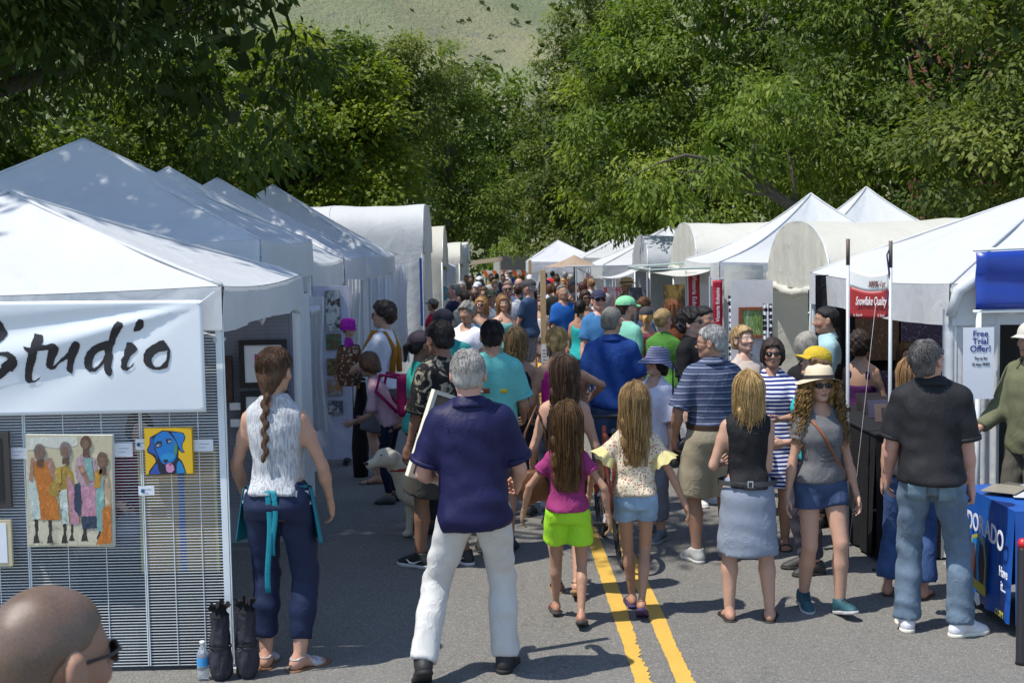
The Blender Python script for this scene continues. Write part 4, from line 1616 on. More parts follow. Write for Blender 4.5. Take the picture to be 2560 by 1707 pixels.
tree('row_tree', 'broad bright green tree over the middle of the right hand tents', (7.0, 38.0),
     [(6.0, 38.0, 7.4, 3.4, 2.9, 3.8), (3.9, 36.6, 4.9, 2.0, 2.0, 2.6), (7.6, 36.6, 4.8, 3.0, 2.2, 2.8), (8.4, 38.5, 9.8, 3.2, 3.0, 3.2), (4.4, 37.5, 7.4, 1.6, 1.8, 2.0), (5.6, 35.4, 3.4, 2.2, 1.6, 1.7)],
     1900, 27, 0.185, LTG, 0.34, 18, 2.7, 0.6, 0.56, limbs=20)
tree('row_tree', 'huge leafy tree filling the upper right above the cream arched tents', (10.2, 28.0),
     [(9.0, 27.5, 6.6, 3.2, 2.6, 3.6), (11.6, 27.0, 7.6, 3.6, 3.0, 4.0), (7.2, 26.5, 4.4, 2.1, 1.8, 2.0), (9.6, 25.8, 3.9, 2.6, 1.7, 1.7), (12.4, 25.4, 4.4, 2.8, 2.0, 2.2), (7.6, 28.5, 8.4, 2.0, 2.2, 2.2)],
     2100, 28, 0.155, MDG, 0.40, 19, 2.9, 0.55, 0.52, limbs=22)
tree('street_tree', 'low leafy branch hanging over the grey covered booth on the right', (6.6, 25.6),
     [(3.55, 24.6, 3.25, 0.75, 0.6, 0.55), (4.5, 24.9, 3.9, 1.0, 0.8, 0.7), (5.6, 25.3, 4.8, 1.2, 1.0, 0.9), (3.0, 24.4, 3.6, 0.6, 0.5, 0.45)],
     190, 26, 0.150, LTG, 0.16, 20, 3.0, 0.9, 0.42, limbs=9)
tree('street_tree', 'grey green tree with broad leaves at the far right edge', (9.2, 21.5),
     [(9.2, 21.0, 5.2, 2.4, 1.8, 2.6), (7.6, 20.6, 3.7, 1.2, 1.0, 1.1), (10.2, 21.5, 7.6, 2.4, 2.2, 2.2), (8.6, 19.6, 3.5, 1.2, 1.0, 0.9)],
     1150, 28, 0.125, GRG, 0.22, 21, 1.9, 0.4, 0.46, limbs=14)
tree('young_tree', 'small bright sapling beside the striped barricade at the street end', (1.4, 66.0),
     [(1.4, 66.0, 1.9, 0.9, 0.9, 1.5), (0.6, 66.5, 1.2, 0.9, 0.8, 1.2)], 120, 26, 0.16, LTG, 0.06, 22, 2.0, 0.4, 0.42, limbs=5)
tree('row_tree', 'dark tree closing the view at the far end of the street', (0.2, 76.0),
     [(-0.4, 76.0, 4.6, 3.2, 2.4, 4.6), (0.5, 74.5, 7.2, 2.4, 1.8, 5.0), (-1.2, 74.5, 6.2, 2.2, 1.8, 4.5), (0.9, 76.0, 9.6, 2.8, 2.2, 4.2), (-2.4, 76.0, 9.0, 2.4, 2.2, 4.4), (3.4, 77.0, 6.4, 3.0, 2.4, 6.0), (-4.6, 76.0, 4.8, 3.2, 2.4, 5.0), (8.0, 76.0, 5.0, 4.0, 2.6, 5.5), (-10.0, 74, 5.0, 4.0, 3.0, 5.2)],
     1450, 24, 0.29, MDG, 0.34, 23, 2.2, 0.4, 0.8, limbs=12)
tree('row_tree', 'dark background tree at the right behind the leafy street trees', (15.0, 40.0),
     [(14.0, 40.0, 6.5, 4.5, 3.0, 6.0), (9.5, 44.0, 5.0, 3.5, 3.0, 5.0), (19.0, 38.0, 6.5, 4.5, 3.0, 6.0)],
     600, 24, 0.32, DKG, 0.36, 24, 2.2, 0.4, 0.8, limbs=10)
tree('row_tree', 'dark background tree at the left behind the spreading shade tree', (-17.0, 36.0),
     [(-15.5, 36.0, 6.5, 4.5, 3.0, 6.5), (-10.0, 40.0, 6.0, 4.0, 3.0, 6.0), (-21.0, 34.0, 6.5, 4.5, 3.0, 6.0)],
     600, 24, 0.32, DKG, 0.36, 25, 2.2, 0.4, 0.8, limbs=10)

# scrub dotted over the hillside
rng = np.random.default_rng(3)
sv, sc = [], []
for i in range(900):
    x, y = rng.uniform(-80, 90), rng.uniform(150, 420)
    n = 16
    c_ = np.array((x, y, hill_h(x, y) + 0.15))
    off = unit(rng, n) * rng.uniform(0.2, 0.75) ** 1.3 * np.array((1, 1, 0.6))
    q = unit(rng, n) * 0.30
    w_ = unit(rng, n) * 0.30
    sv.append(np.stack((c_ + off - q, c_ + off - w_, c_ + off + q, c_ + off + w_), 1).reshape(-1, 3))
    sc.append(np.tile(np.array((0.090, 0.110, 0.060)) * rng.uniform(0.6, 1.4), (n * 4, 1)))
sv, sc = np.concatenate(sv), np.concatenate(sc)
me = mesh_np('scrub', sv, np.arange(len(sv)).reshape(-1, 4), False)
ca = me.color_attributes.new('Col', 'FLOAT_COLOR', 'POINT')
ca.data.foreach_set('color', np.concatenate((sc, np.ones((len(sc), 1))), 1).astype(np.float32).ravel())
tag(obj('scrub', me, LEAF), 'low dark scrub dotted over the dry hillside', 'scrub', None, 'stuff')

# red brick building glimpsed through the trees on the right
bld = thing('brick_building', 'red brick building glimpsed through the leaves at the upper right', 'building', (16.5, 33.5, 0))
MB().box((0, 0, 4.5), (9, 6, 9)).build('wall', plain((0.20, 0.075, 0.05), 0.9, 0.25, scale=3.0), bld)
MB().box((0, 0, 9.15), (9.5, 6.5, 0.3)).build('roof', plain((0.12, 0.11, 0.10), 0.9), bld)
for i in range(4):
    for zf in (1.9, 5.4):
        w_ = MB().box((-3.4 + i * 2.2, -3.0, zf), (1.1, 0.12, 1.7)).build('window', plain((0.7, 0.68, 0.62), 0.6), bld)
        MB().box((-3.4 + i * 2.2, -3.07, zf), (0.9, 0.03, 1.5)).build('pane', plain((0.03, 0.04, 0.05), 0.1, 0.0, bump=0.0), w_)
# ------------------------------------------------------------------ tents
def canvas_mat(c, thin=0.22, dirt=0.12):
    key = ('canvas', c, thin)
    if key in _mats:
        return _mats[key]
    t = NT('canvas')
    v = t.coords()
    n = t.noise(v, 1.3, 5, 0.6)
    n2 = t.noise(t.coords((1, 1, 0.3)), 6.0, 5, 0.65)
    cc = t.mix(n, tuple(x * (1 - dirt) for x in c), c)
    cc = t.mix(t.ramp(n2, ((0.55, 0.0), (0.75, 0.25))), cc, tuple(x * 0.72 for x in c))
    t.base(cc)
    t.rough(0.62)
    t.p.inputs['Specular IOR Level'].default_value = 0.3
    w1 = t.noise(v, 3.2, 3, 0.5, 0.8)
    w2 = t.noise(t.coords((1, 1, 0.4)), 9.0, 3, 0.5, 0.6)
    t.bump(t.math('ADD', w1, t.math('MULTIPLY', w2, 0.35)), 0.35, 0.05)
    tr = t.n('ShaderNodeBsdfTranslucent')
    t.l(cc, tr.inputs[0])
    ms = t.n('ShaderNodeMixShader')
    ms.inputs[0].default_value = thin
    t.l(t.p.outputs[0], ms.inputs[1])
    t.l(tr.outputs[0], ms.inputs[2])
    t.l(ms.outputs[0], t.out.inputs[0])
    _mats[key] = t.m
    return t.m


WHITE = canvas_mat((0.70, 0.715, 0.725), 0.26)
BLUEW = canvas_mat((0.82, 0.83, 0.87), 0.40)
GREYW = canvas_mat((0.80, 0.82, 0.83), 0.42)
CREAM = canvas_mat((0.71, 0.69, 0.60), 0.30)
PALEC = canvas_mat((0.70, 0.69, 0.62), 0.25)
SILVER = plain((0.40, 0.42, 0.43), 0.45, 0.2, 0.1)
STEEL = plain((0.50, 0.52, 0.53), 0.42, 0.1, 0.15)
WPAINT = plain((0.72, 0.76, 0.76), 0.45, 0.06)
BLACK = plain((0.012, 0.012, 0.013), 0.6, 0.2)
BLACKCLOTH = cloth((0.012, 0.012, 0.014), wrinkle=0.5)


def canopy(label, x0, x1, y0, y1, eave, peak, val=0.26, sag=0.10, m=WHITE, px=None, py=None, legs=(1, 1, 1, 1), walls=(), seed=0, valm=None, group='white pop up tents', curve=0.0, wall_bottom=0.06, cap=0.0):
    """four-legged frame tent with a pyramid roof and hanging valances"""
    rr = random.Random(seed)
    zb = gz((y0 + y1) / 2)
    root = thing('canopy_tent', label, 'tent', ((x0 + x1) / 2, (y0 + y1) / 2, zb), 0, group)
    cx_, cy_ = (x0 + x1) / 2, (y0 + y1) / 2
    px = cx_ if px is None else px
    py = cy_ if py is None else py
    C = [(x0, y0), (x1, y0), (x1, y1), (x0, y1)]
    loc = lambda x, y, z: (x - cx_, y - cy_, z - zb)
    roof = MB()
    ph = [rr.uniform(0, 6) for _ in range(8)]
    for s in range(4):
        a, c = C[s], C[(s + 1) % 4]

        def fn(u, v, a=a, c=c, s=s):
            bx, by = a[0] + (c[0] - a[0]) * u, a[1] + (c[1] - a[1]) * u
            w = 1 - (1 - v)
            x, y = bx + (px - bx) * w, by + (py - by) * w
            vv = v
            z = eave + (peak - eave) * (vv if not curve else (1 - curve) * vv + curve * vv ** 2.2)
            edge = 4 * u * (1 - u)
            z -= sag * math.sin(math.pi * v) * (0.25 + 0.75 * edge)
            z -= 0.035 * edge * (1 - v) ** 2
            z += (0.010 * math.sin(9 * u + 7 * v + ph[s]) + 0.006 * math.sin(23 * u - 11 * v + ph[s + 4])) * math.sin(math.pi * v)
            if v > 0.96 and cap:
                z += cap
            return loc(x, y, z)
        roof.grid(18, 16, fn)
    ro = roof.build('roof', m, root, True)
    for s in range(4):       # stitched seam along each hip
        a = C[s]
        pts = []
        for k in range(13):
            v = k / 12
            z = eave + (peak - eave) * (v if not curve else (1 - curve) * v + curve * v ** 2.2) - sag * math.sin(math.pi * v) * 0.25 + 0.004
            pts.append(loc(a[0] + (px - a[0]) * v, a[1] + (py - a[1]) * v, z))
        MB().tube(pts, 0.012, 5).build('hip_seam', m, ro, True)
    for s in range(4):
        a, c = C[s], C[(s + 1) % 4]

        def fn(u, v, a=a, c=c, s=s):
            ox, oy = [(0, -1), (1, 0), (0, 1), (-1, 0)][s]
            wv = (0.012 * math.sin(u * 21 + ph[s]) + 0.008 * math.sin(u * 47 + ph[s + 1])) * v + 0.012
            z = eave - 0.003 - 0.035 * 4 * u * (1 - u) - v * (val + 0.012 * math.sin(u * 8 + ph[s + 2]) - 0.02 * 4 * u * (1 - u))
            return loc(a[0] + (c[0] - a[0]) * u + ox * wv, a[1] + (c[1] - a[1]) * u + oy * wv, z)
        MB().grid(26, 4, fn).build('valance', valm or m, root, True)
    for i, (x, y) in enumerate(C):
        if legs[i]:
            ix, iy = (0.03 if x == x0 else -0.03), (0.03 if y == y0 else -0.03)
            gl = gz(y)
            l = MB().box(loc(x + ix, y + iy, (eave + gl) / 2), (0.035, 0.035, eave - gl - 0.02)).build('leg', WPAINT, root)
            MB().box(loc(x + ix, y + iy, gl + 0.006), (0.09, 0.09, 0.012)).build('foot_plate', STEEL, l)
    for s in range(4):       # scissor bars under the roof
        a, c = C[s], C[(s + 1) % 4]
        n = 4
        dx, dy = (c[0] - a[0]) / n, (c[1] - a[1]) / n
        for k in range(n):
            zz = (eave - 0.05, eave - 0.30) if k % 2 else (eave - 0.30, eave - 0.05)
            ix, iy = [(0, 0.05), (-0.05, 0), (0, -0.05), (0.05, 0)][s]
            MB().tube([loc(a[0] + dx * k + ix, a[1] + dy * k + iy, zz[0]), loc(a[0] + dx * (k + 1) + ix, a[1] + dy * (k + 1) + iy, zz[1])], 0.011, 5).build('truss_bar', STEEL, root)
    for s in walls:
        a, c = C[s], C[(s + 1) % 4]
        ox, oy = [(0, 0.03), (-0.03, 0), (0, -0.03), (0.03, 0)][s]

        def fn(u, v, a=a, c=c):
            wv = 0.020 * math.sin(u * 34 + ph[1]) * (0.3 + v) + 0.012 * math.sin(u * 71)
            y = a[1] + (c[1] - a[1]) * u
            return loc(a[0] + (c[0] - a[0]) * u + ox + (wv if oy == 0 else 0), y + oy + (wv if ox == 0 else 0), eave - 0.06 - v * (eave - 0.06 - gz(y) - wall_bottom))
        MB().grid(40, 6, fn).build('side_wall', m, root, True)
    return root


def arch_tent(label, x0, x1, y0, y1, eave, top, m=CREAM, road=-1, walls=(), drop=0.0, endcap=True, group='arched booth tents', pw=2.3, seed=0, roll=True):
    """booth tent with a barrel roof whose ridge runs away from the road; road=-1: its open end is at x0"""
    rr = random.Random(seed)
    cx_, cy_ = (x0 + x1) / 2, (y0 + y1) / 2
    zb = gz(cy_)
    root = thing('arched_tent', label, 'tent', (cx_, cy_, zb), 0, group)
    loc = lambda x, y, z: (x - cx_, y - cy_, z - zb)

    def prof(v):
        t = math.pi * (1 - v)
        ct, st = math.cos(t), math.sin(t)
        return cy_ + (y1 - y0) / 2 * math.copysign(abs(ct) ** (2 / pw), ct), eave + (top - eave) * abs(st) ** (2 / pw)

    def roof(u, v):
        y, z = prof(v)
        sg = -0.030 * abs(math.sin(u * math.pi * 2)) * math.sin(math.pi * v)
        return loc(x0 + (x1 - x0) * u, y, z + sg + 0.006 * math.sin(u * 30 + v * 9))
    MB().grid(26, 26, roof).build('roof', m, root, True)
    for u in (0.0, 0.5, 1.0):
        MB().tube([loc(x0 + (x1 - x0) * u, prof(v / 20)[0], prof(v / 20)[1] - 0.012) for v in range(21)], 0.016, 6).build('roof_hoop', STEEL, root, True)
    xe = x0 if road < 0 else x1
    if endcap:
        def cap(u, v):
            y, z = prof(u)
            bot = eave - drop
            zz = z + (bot - z) * v
            pl = (0.022 * math.sin(u * 44) + 0.014 * math.sin(u * 87 + 1)) * min(1, v * 3 + 0.2)
            return loc(xe + road * (0.012 + abs(pl)) , y + 0.01 * math.sin(v * 9 + u * 20) * v, zz)
        MB().grid(54, 8, cap).build('end_panel', m, root, True)
        if roll:
            def rollf(u, v):
                a = v * 2 * math.pi
                r = 0.048 + 0.010 * math.sin(u * 31) + 0.006 * math.sin(u * 70)
                return loc(xe + road * 0.04 + r * math.cos(a), y0 + 0.02 + (y1 - y0 - 0.04) * u, eave - drop - 0.035 + 0.025 * math.sin(u * 9) + r * math.sin(a))
            MB().grid(40, 10, rollf).build('rolled_curtain', m, root, True)
    for i, (x, y) in enumerate(((x0, y0), (x1, y0), (x1, y1), (x0, y1))):
        MB().tube([loc(x + (0.02 if x == x0 else -0.02), y, gz(y)), loc(x + (0.02 if x == x0 else -0.02), y, eave)], 0.019, 7).build('leg', STEEL, root, True)
    for s in walls:
        a, c = {0: ((x0, y0), (x1, y0)), 1: ((x1, y0), (x1, y1)), 2: ((x1, y1), (x0, y1)), 3: ((x0, y1), (x0, y0))}[s]

        def fn(u, v, a=a, c=c, s=s):
            wv = 0.030 * math.sin(u * 25 + s) * (0.3 + v) + 0.02 * math.sin(u * 57 + 1) * v
            y = a[1] + (c[1] - a[1]) * u
            return loc(a[0] + (c[0] - a[0]) * u + (wv if s in (1, 3) else 0), y + (wv if s in (0, 2) else 0), eave - v * (eave - gz(y) - 0.03))
        MB().grid(44, 6, fn).build('side_wall', m, root, True)
    return root


canopy('front left white tent with the lettered banner and wire grid panels', -4.85, -1.47, 7.08, 10.05, 2.16, 2.76, 0.24, 0.06, WHITE, -3.16, 8.6, walls=(3,), seed=1)
canopy('tall grey white peaked tent just behind the lettered banner tent', -5.6, -1.86, 10.5, 13.55, 2.44, 3.40, 0.34, 0.10, GREYW, -3.72, 12.0, walls=(3,), seed=2)
canopy('third tent on the left, its dark peak half hidden by the tall grey one', -5.6, -1.90, 13.75, 16.7, 2.22, 3.34, 0.32, 0.13, GREYW, -3.73, 15.2, walls=(3, 2), seed=3)
canopy('bluish white tent on the left with a sunlit rounded peak', -5.7, -1.90, 16.85, 19.85, 2.24, 3.38, 0.34, 0.13, BLUEW, -3.81, 18.3, walls=(3, 2), seed=4)
canopy('fifth tent on the left with a sharp grey peak before the white arched tent', -5.4, -1.70, 20.1, 23.1, 2.24, 3.42, 0.30, 0.12, GREYW, -3.53, 21.3, walls=(3, 2), seed=5)
arch_tent('large bright white arched tent on the left with a draped front wall', -4.9, -1.25, 24.8, 27.9, 2.24, 3.22, WHITE, 1, walls=(0, 1), drop=0.0, endcap=True, pw=3.8, roll=False)
arch_tent('cream arched tent on the left with its end curtain rolled up', -4.4, -1.05, 29.6, 32.4, 2.0, 2.86, CREAM, 1, walls=(0,), drop=0.10, pw=2.2)
arch_tent('small pale arched tent farther down the left row', -4.2, -0.85, 38.4, 41.4, 1.85, 2.50, PALEC, 1, walls=(0,), pw=2.4)
arch_tent('last narrow white arched tent on the left before the brown awning', -4.0, -0.72, 44.8, 47.8, 1.85, 2.52, PALEC, 1, walls=(0,), pw=2.6)
canopy('low lavender shaded tent between the cream arches on the left', -4.3, -0.92, 33.2, 36.2, 1.82, 2.62, 0.40, 0.08, BLUEW, walls=(3, 2), seed=6)

canopy('big white tent at the front right beside the blue banner', 3.27, 6.9, 9.0, 12.95, 2.03, 2.78, 0.30, -0.02, WHITE, 4.95, 11.0, walls=(1, 2), seed=7)
arch_tent('large cream arched tent on the right with a gathered end', 3.52, 6.9, 13.15, 16.0, 1.92, 2.58, CREAM, -1, walls=(2,), drop=0.10, pw=2.2, seed=1)
canopy('white tent with a tall pinched peak between the two cream arched tents', 2.98, 6.0, 16.45, 19.4, 2.10, 3.00, 0.30, 0.16, WHITE, 4.47, 17.7, walls=(1, 2), seed=8, curve=0.35)
canopy('white peak rising behind the large cream arched tent on the right', 4.4, 7.5, 18.6, 21.6, 2.15, 3.17, 0.30, 0.16, WHITE, 5.92, 20.0, walls=(1,), seed=9, curve=0.35)
arch_tent('pale arched tent in the middle of the right row', 3.38, 6.6, 20.7, 23.5, 1.95, 2.70, PALEC, -1, walls=(2,), drop=0.02, pw=2.3, seed=2)
arch_tent('grey covered arched booth under the hanging branch on the right', 3.0, 6.2, 24.0, 26.4, 1.90, 2.52, SILVER, -1, walls=(2,), drop=0.02, pw=2.3, seed=3, roll=False)
canopy('white tent on the right below the hanging branch', 2.42, 5.6, 27.0, 30.0, 1.92, 2.72, 0.30, 0.10, WHITE, walls=(1, 2), seed=10)
canopy('silver and white covered tent at the far right of the row', 3.2, 6.3, 43.0, 46.0, 1.92, 2.72, 0.28, 0.06, GREYW, walls=(1, 2), seed=11)
canopy('white peaked tent closing the far end of the street', 1.55, 4.45, 50.0, 53.0, 1.74, 2.55, 0.42, 0.06, BLUEW, walls=(0, 2), seed=13, px=2.80)
# ------------------------------------------------------------------ signs, booths and small things
def text(name, body, m, size, loc, rz=0.0, parent=None, depth=0.0012, bold=0.0, align='CENTER', shear=0.0, sx=1.0, rx=math.pi / 2, roll=0.0):
    cu = bpy.data.curves.new(name, 'FONT')
    cu.body = body
    cu.size = size
    cu.resolution_u = 4
    cu.extrude = depth
    cu.offset = bold
    cu.align_x = align
    cu.align_y = 'CENTER'
    cu.shear = shear
    tmp = bpy.data.objects.new(name, cu)
    col.objects.link(tmp)
    me = bpy.data.meshes.new_from_object(tmp)
    bpy.data.objects.remove(tmp)
    bpy.data.curves.remove(cu)
    me.materials.clear()
    o = obj(name, me, m)
    o.matrix_local = Matrix.Translation(loc) @ Matrix.Rotation(rz, 4, 'Z') @ Matrix.Rotation(rx, 4, 'X') @ Matrix.Rotation(roll, 4, 'Z') @ Matrix.Diagonal((sx, 1, 1, 1))
    if parent:
        o.parent = parent
    return o


def poly_mesh(rings, fn, sub=0):
    """filled outline (first ring outer, others holes) mapped through fn(u,v) -> xyz"""
    bm = bmesh.new()
    edges = []
    for ring in rings:
        vs_ = [bm.verts.new((x, y, 0)) for x, y in ring]
        for i in range(len(vs_)):
            edges.append(bm.edges.new((vs_[i], vs_[(i + 1) % len(vs_)])))
    bmesh.ops.triangle_fill(bm, use_beauty=True, edges=edges)
    if sub:
        bmesh.ops.subdivide_edges(bm, edges=[e for e in bm.edges], cuts=sub, use_grid_fill=True)
    for v in bm.verts:
        v.co = Vector(fn(v.co.x, v.co.y))
    me = bpy.data.meshes.new('shape')
    bm.to_mesh(me)
    bm.free()
    return me


def rough_ring(ring, amp, n=4, seed=0):
    rr = random.Random(seed)
    out = []
    for (x0, y0), (x1, y1) in zip(ring, ring[1:] + ring[:1]):
        L = math.hypot(x1 - x0, y1 - y0)
        k = max(1, int(L / 14))
        for i in range(k):
            t = i / k
            j = amp if i else amp * 0.4
            out.append((x0 + (x1 - x0) * t + rr.uniform(-j, j), y0 + (y1 - y0) * t + rr.uniform(-j, j)))
    return out


INK = plain((0.018, 0.015, 0.018), 0.5, 0.1, bump=0.0)
PAPER = plain((0.74, 0.75, 0.78), 0.7, 0.04, bump=0.05)

# ---- lettered banner on the front of the first tent
BX1, BX0, BZ1, BZ0, BY = -1.565, -4.35, 2.085, 1.470, 7.02


def banner_pt(x, z, off=0.0):
    u, v = (BX1 - x) / 2.0, (BZ1 - z) / (BZ1 - BZ0)
    # creases fan out from the tied upper right corner
    ang = math.atan2(v * 0.62, u + 0.02)
    rad = math.hypot(u, v * 0.62)
    d = 0.020 * math.exp(-((ang - 0.50) / 0.10) ** 2) * min(1, rad * 3) * math.exp(-rad * 0.8)
    d -= 0.016 * math.exp(-((ang - 0.27) / 0.10) ** 2) * min(1, rad * 3)
    d -= 0.014 * math.exp(-((ang - 0.78) / 0.13) ** 2) * min(1, rad * 2) * math.exp(-rad * 0.6)
    d += 0.010 * math.sin(u * 5.2 + v * 2.4 + 0.7) * v
    return (x, BY - d - off, z + 0.012 * math.sin(u * 2.0) * (1 - v))


ban = thing('lettered_banner', 'white vinyl banner with black brush lettering on the front left tent', 'banner', (0, 0, 0))
MB().grid(120, 30, lambda u, v: banner_pt(BX0 + (BX1 - BX0) * u, BZ0 + (BZ1 - BZ0) * v), 0.002).build('sheet', plain((0.76, 0.79, 0.81), 0.32, 0.03, bump=0.03), ban, True)
K = 1 / 4.2 / (3200 / 7.02)      # lettering traced at this many metres per unit


def letter(rings, seed):
    rr_ = [rough_ring(r, 3.0, seed=seed + i) for i, r in enumerate(rings)]
    me = poly_mesh(rr_, lambda x, y: banner_pt(BX1 - (2160 - x) * K, BZ1 - (y - 45) * K, 0.0035), 1)
    obj('letter', me, INK, ban)


letter([[(-40, 150), (0, 195), (30, 225), (70, 270), (85, 320), (110, 355), (105, 385), (70, 430), (30, 460), (0, 470), (-40, 400), (-90, 330), (-150, 330), (-190, 380), (-170, 450), (-100, 510), (-10, 555), (50, 560), (120, 555), (165, 580), (200, 610), (205, 640), (215, 650), (205, 700), (185, 730), (150, 765), (120, 760), (80, 800), (40, 830), (-40, 880), (-160, 900), (-260, 860), (-250, 830), (-120, 830), (0, 750), (45, 715), (40, 690), (100, 650), (118, 630), (90, 605), (0, 590), (-110, 570), (-220, 490), (-250, 390), (-200, 270), (-120, 190)]], 1)
letter([[(395, 370), (450, 385), (485, 395), (492, 440), (475, 495), (530, 490), (575, 475), (620, 485), (650, 520), (645, 560), (600, 640), (575, 700), (570, 715), (610, 690), (650, 650), (700, 610), (740, 570), (765, 520), (790, 480), (825, 455), (860, 470), (872, 500), (850, 560), (815, 620), (795, 670), (785, 700), (778, 740), (765, 800), (745, 790), (715, 770), (708, 745), (720, 690), (728, 640), (640, 690), (590, 745), (555, 755), (510, 735), (500, 695), (520, 620), (545, 545), (470, 550), (430, 555), (420, 590), (400, 660), (370, 720), (350, 790), (345, 840), (355, 865), (390, 855), (437, 820), (420, 850), (370, 880), (305, 890), (275, 860), (272, 820), (285, 740), (310, 650), (335, 570), (300, 545), (280, 505), (355, 520), (375, 450), (390, 410)]], 5)
letter([[(1275, 252), (1325, 275), (1332, 310), (1290, 370), (1245, 440), (1230, 490), (1205, 530), (1195, 580), (1205, 620), (1190, 680), (1180, 740), (1192, 775), (1185, 810), (1160, 832), (1120, 800), (1105, 760), (1110, 690), (1070, 730), (1010, 780), (950, 782), (905, 740), (893, 690), (905, 630), (940, 570), (990, 520), (1060, 485), (1140, 458), (1165, 460), (1200, 370), (1230, 300)],
        [(1115, 555), (1120, 600), (1090, 660), (1040, 720), (1000, 745), (978, 730), (985, 670), (1010, 610), (1060, 570)]], 9)
letter([[(1500, 232), (1540, 245), (1545, 280), (1535, 325), (1495, 355), (1432, 368), (1440, 325), (1465, 275)]], 13)
letter([[(1355, 478), (1400, 480), (1440, 510), (1470, 545), (1440, 580), (1390, 620), (1370, 660), (1350, 700), (1345, 735), (1380, 735), (1430, 685), (1415, 725), (1380, 750), (1345, 775), (1300, 765), (1280, 730), (1290, 700), (1285, 660), (1320, 620), (1325, 560), (1345, 520)]], 17)
letter([[(1740, 455), (1775, 500), (1805, 555), (1805, 600), (1800, 650), (1780, 720), (1770, 745), (1690, 772), (1620, 765), (1550, 725), (1525, 680), (1525, 605), (1560, 550), (1620, 510), (1690, 470)],
        [(1780, 570), (1760, 670), (1720, 710), (1690, 735), (1640, 735), (1615, 700), (1610, 650), (1640, 610), (1690, 580), (1730, 575)]], 21)
for x, z in ((-1.585, 2.065), (-1.585, 1.49)):
    p = banner_pt(x, z, 0.004)
    MB().tube([(p[0], p[1], p[2]), (p[0], p[1] - 0.004, p[2])], 0.009, 10).build('grommet', STEEL, ban)
MB().tube([banner_pt(-1.585, 2.065, 0.01), (-1.50, 7.03, 2.13)], 0.003, 5).build('tie_cord', PAPER, ban)


# ---- wire grid panels
def grid_panel(label, x0, x1, y, z0, z1, dz=0.0165, dx=0.148, m=WPAINT, r=0.0019, rz=None, group='wire grid display panels'):
    root = thing('grid_panel', label, 'display panel', ((x0 + x1) / 2, y, 0), 0, group)
    w = x1 - x0
    b = MB()
    n = int((z1 - z0) / dz)
    for i in range(n + 1):
        z = z0 + i * dz
        b.add([(-w / 2, -r, z - r), (w / 2, -r, z - r), (w / 2, -r, z + r), (-w / 2, -r, z + r), (-w / 2, r, z - r), (w / 2, r, z - r), (w / 2, r, z + r), (-w / 2, r, z + r)],
              ((0, 1, 2, 3), (7, 6, 5, 4), (3, 2, 6, 7), (4, 5, 1, 0)))
    b.build('cross_wire', m, root)['kind'] = 'stuff'
    k = max(2, int(w / dx))
    for i in range(k + 1):
        x = -w / 2 + w * i / k
        MB().tube([(x, -2 * r, z0), (x, -2 * r, z1)], r * (2.2 if i in (0, k) else 1.3), 5).build('upright_wire' if i not in (0, k) else 'edge_rod', m, root)
    return root


grid_panel('wire grid panel behind the blue dog painting', -1.945, -1.475, 7.10, 0.03, 2.0)
grid_panel('wire grid panel behind the painting of four robed figures', -2.59, -1.955, 7.10, 0.03, 2.0, dx=0.19)
grid_panel('wire grid panel at the left edge with a dark framed picture', -3.25, -2.60, 7.10, 0.03, 2.0)
grid_panel('wire grid panel at the back of the lettered tent with black framed prints', -2.55, -1.56, 9.97, 0.35, 2.05, 0.030, 0.16, plain((0.16, 0.16, 0.17), 0.5, 0.05))
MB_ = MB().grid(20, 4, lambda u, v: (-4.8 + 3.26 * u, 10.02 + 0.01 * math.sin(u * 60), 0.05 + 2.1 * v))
tag(MB_.build('back_curtain', canvas_mat((0.26, 0.27, 0.33), 0.05), None, True), 'pale fabric wall at the back of the lettered tent, coloured darker for the shaded interior', 'curtain')  # the tent's inner shade is put into this darker fabric colour


def wcanvas(label, cx_, y, cz, w, h, mats_side, face, tilt=0.0, depth=0.035, name='painting', cat='painting', group=None, rz=0.0):
    root = thing(name, label, cat, (cx_, y, cz), rz, group)
    root.rotation_euler = (0, tilt, rz)
    MB().box((0, 0, 0), (w, depth, h)).build('stretcher', mats_side, root)
    MB().box((0, -depth / 2 - 0.0015, 0), (w - 0.004, 0.003, h - 0.004)).build('picture', face, root)
    return root


def painterly(cols, scale=(9, 1, 3), seed=0.0, contrast=True):
    t = NT('oil_paint')
    v = t.coords(scale, 'Generated', (seed, seed * 1.7, seed * 0.6))
    n = t.n('ShaderNodeTexNoise', Scale=1.0, Detail=5.0, Roughness=0.6, Distortion=1.4)
    t.l(v, n.inputs['Vector'])
    st = [(i / (len(cols)) * 0.5 + 0.27, c) for i, c in enumerate(cols)]
    c = t.ramp(n.outputs['Fac'], st)
    t.base(c)
    t.rough(0.45)
    t.bump(n.outputs['Fac'], 0.5, 0.01)
    return t.m


def dabs(c, lo=0.45, hi=1.5, sc=34.0):
    """brushy oil colour: strokes darker and lighter than the local colour"""
    t = NT('brush_strokes')
    n = t.noise(t.coords((1.0, 1, 0.45)), sc, 5, 0.68, 1.6)
    d = tuple(x * lo for x in c)
    l_ = tuple(min(0.85, x * hi + 0.02) for x in c)
    t.base(t.ramp(n, ((0.30, d), (0.45, c), (0.55, c), (0.68, l_))))
    t.rough(0.42)
    t.bump(n, 0.5, 0.006)
    return t.m


LINEN = plain((0.70, 0.72, 0.66), 0.8, 0.05)
fp = wcanvas('tall oil painting of four robed figures hanging on the wire grid', -2.335, 7.055, 1.045, 0.475, 0.625, LINEN, dabs((0.52, 0.46, 0.30), 0.8, 1.25, 9.0), math.radians(1.5))


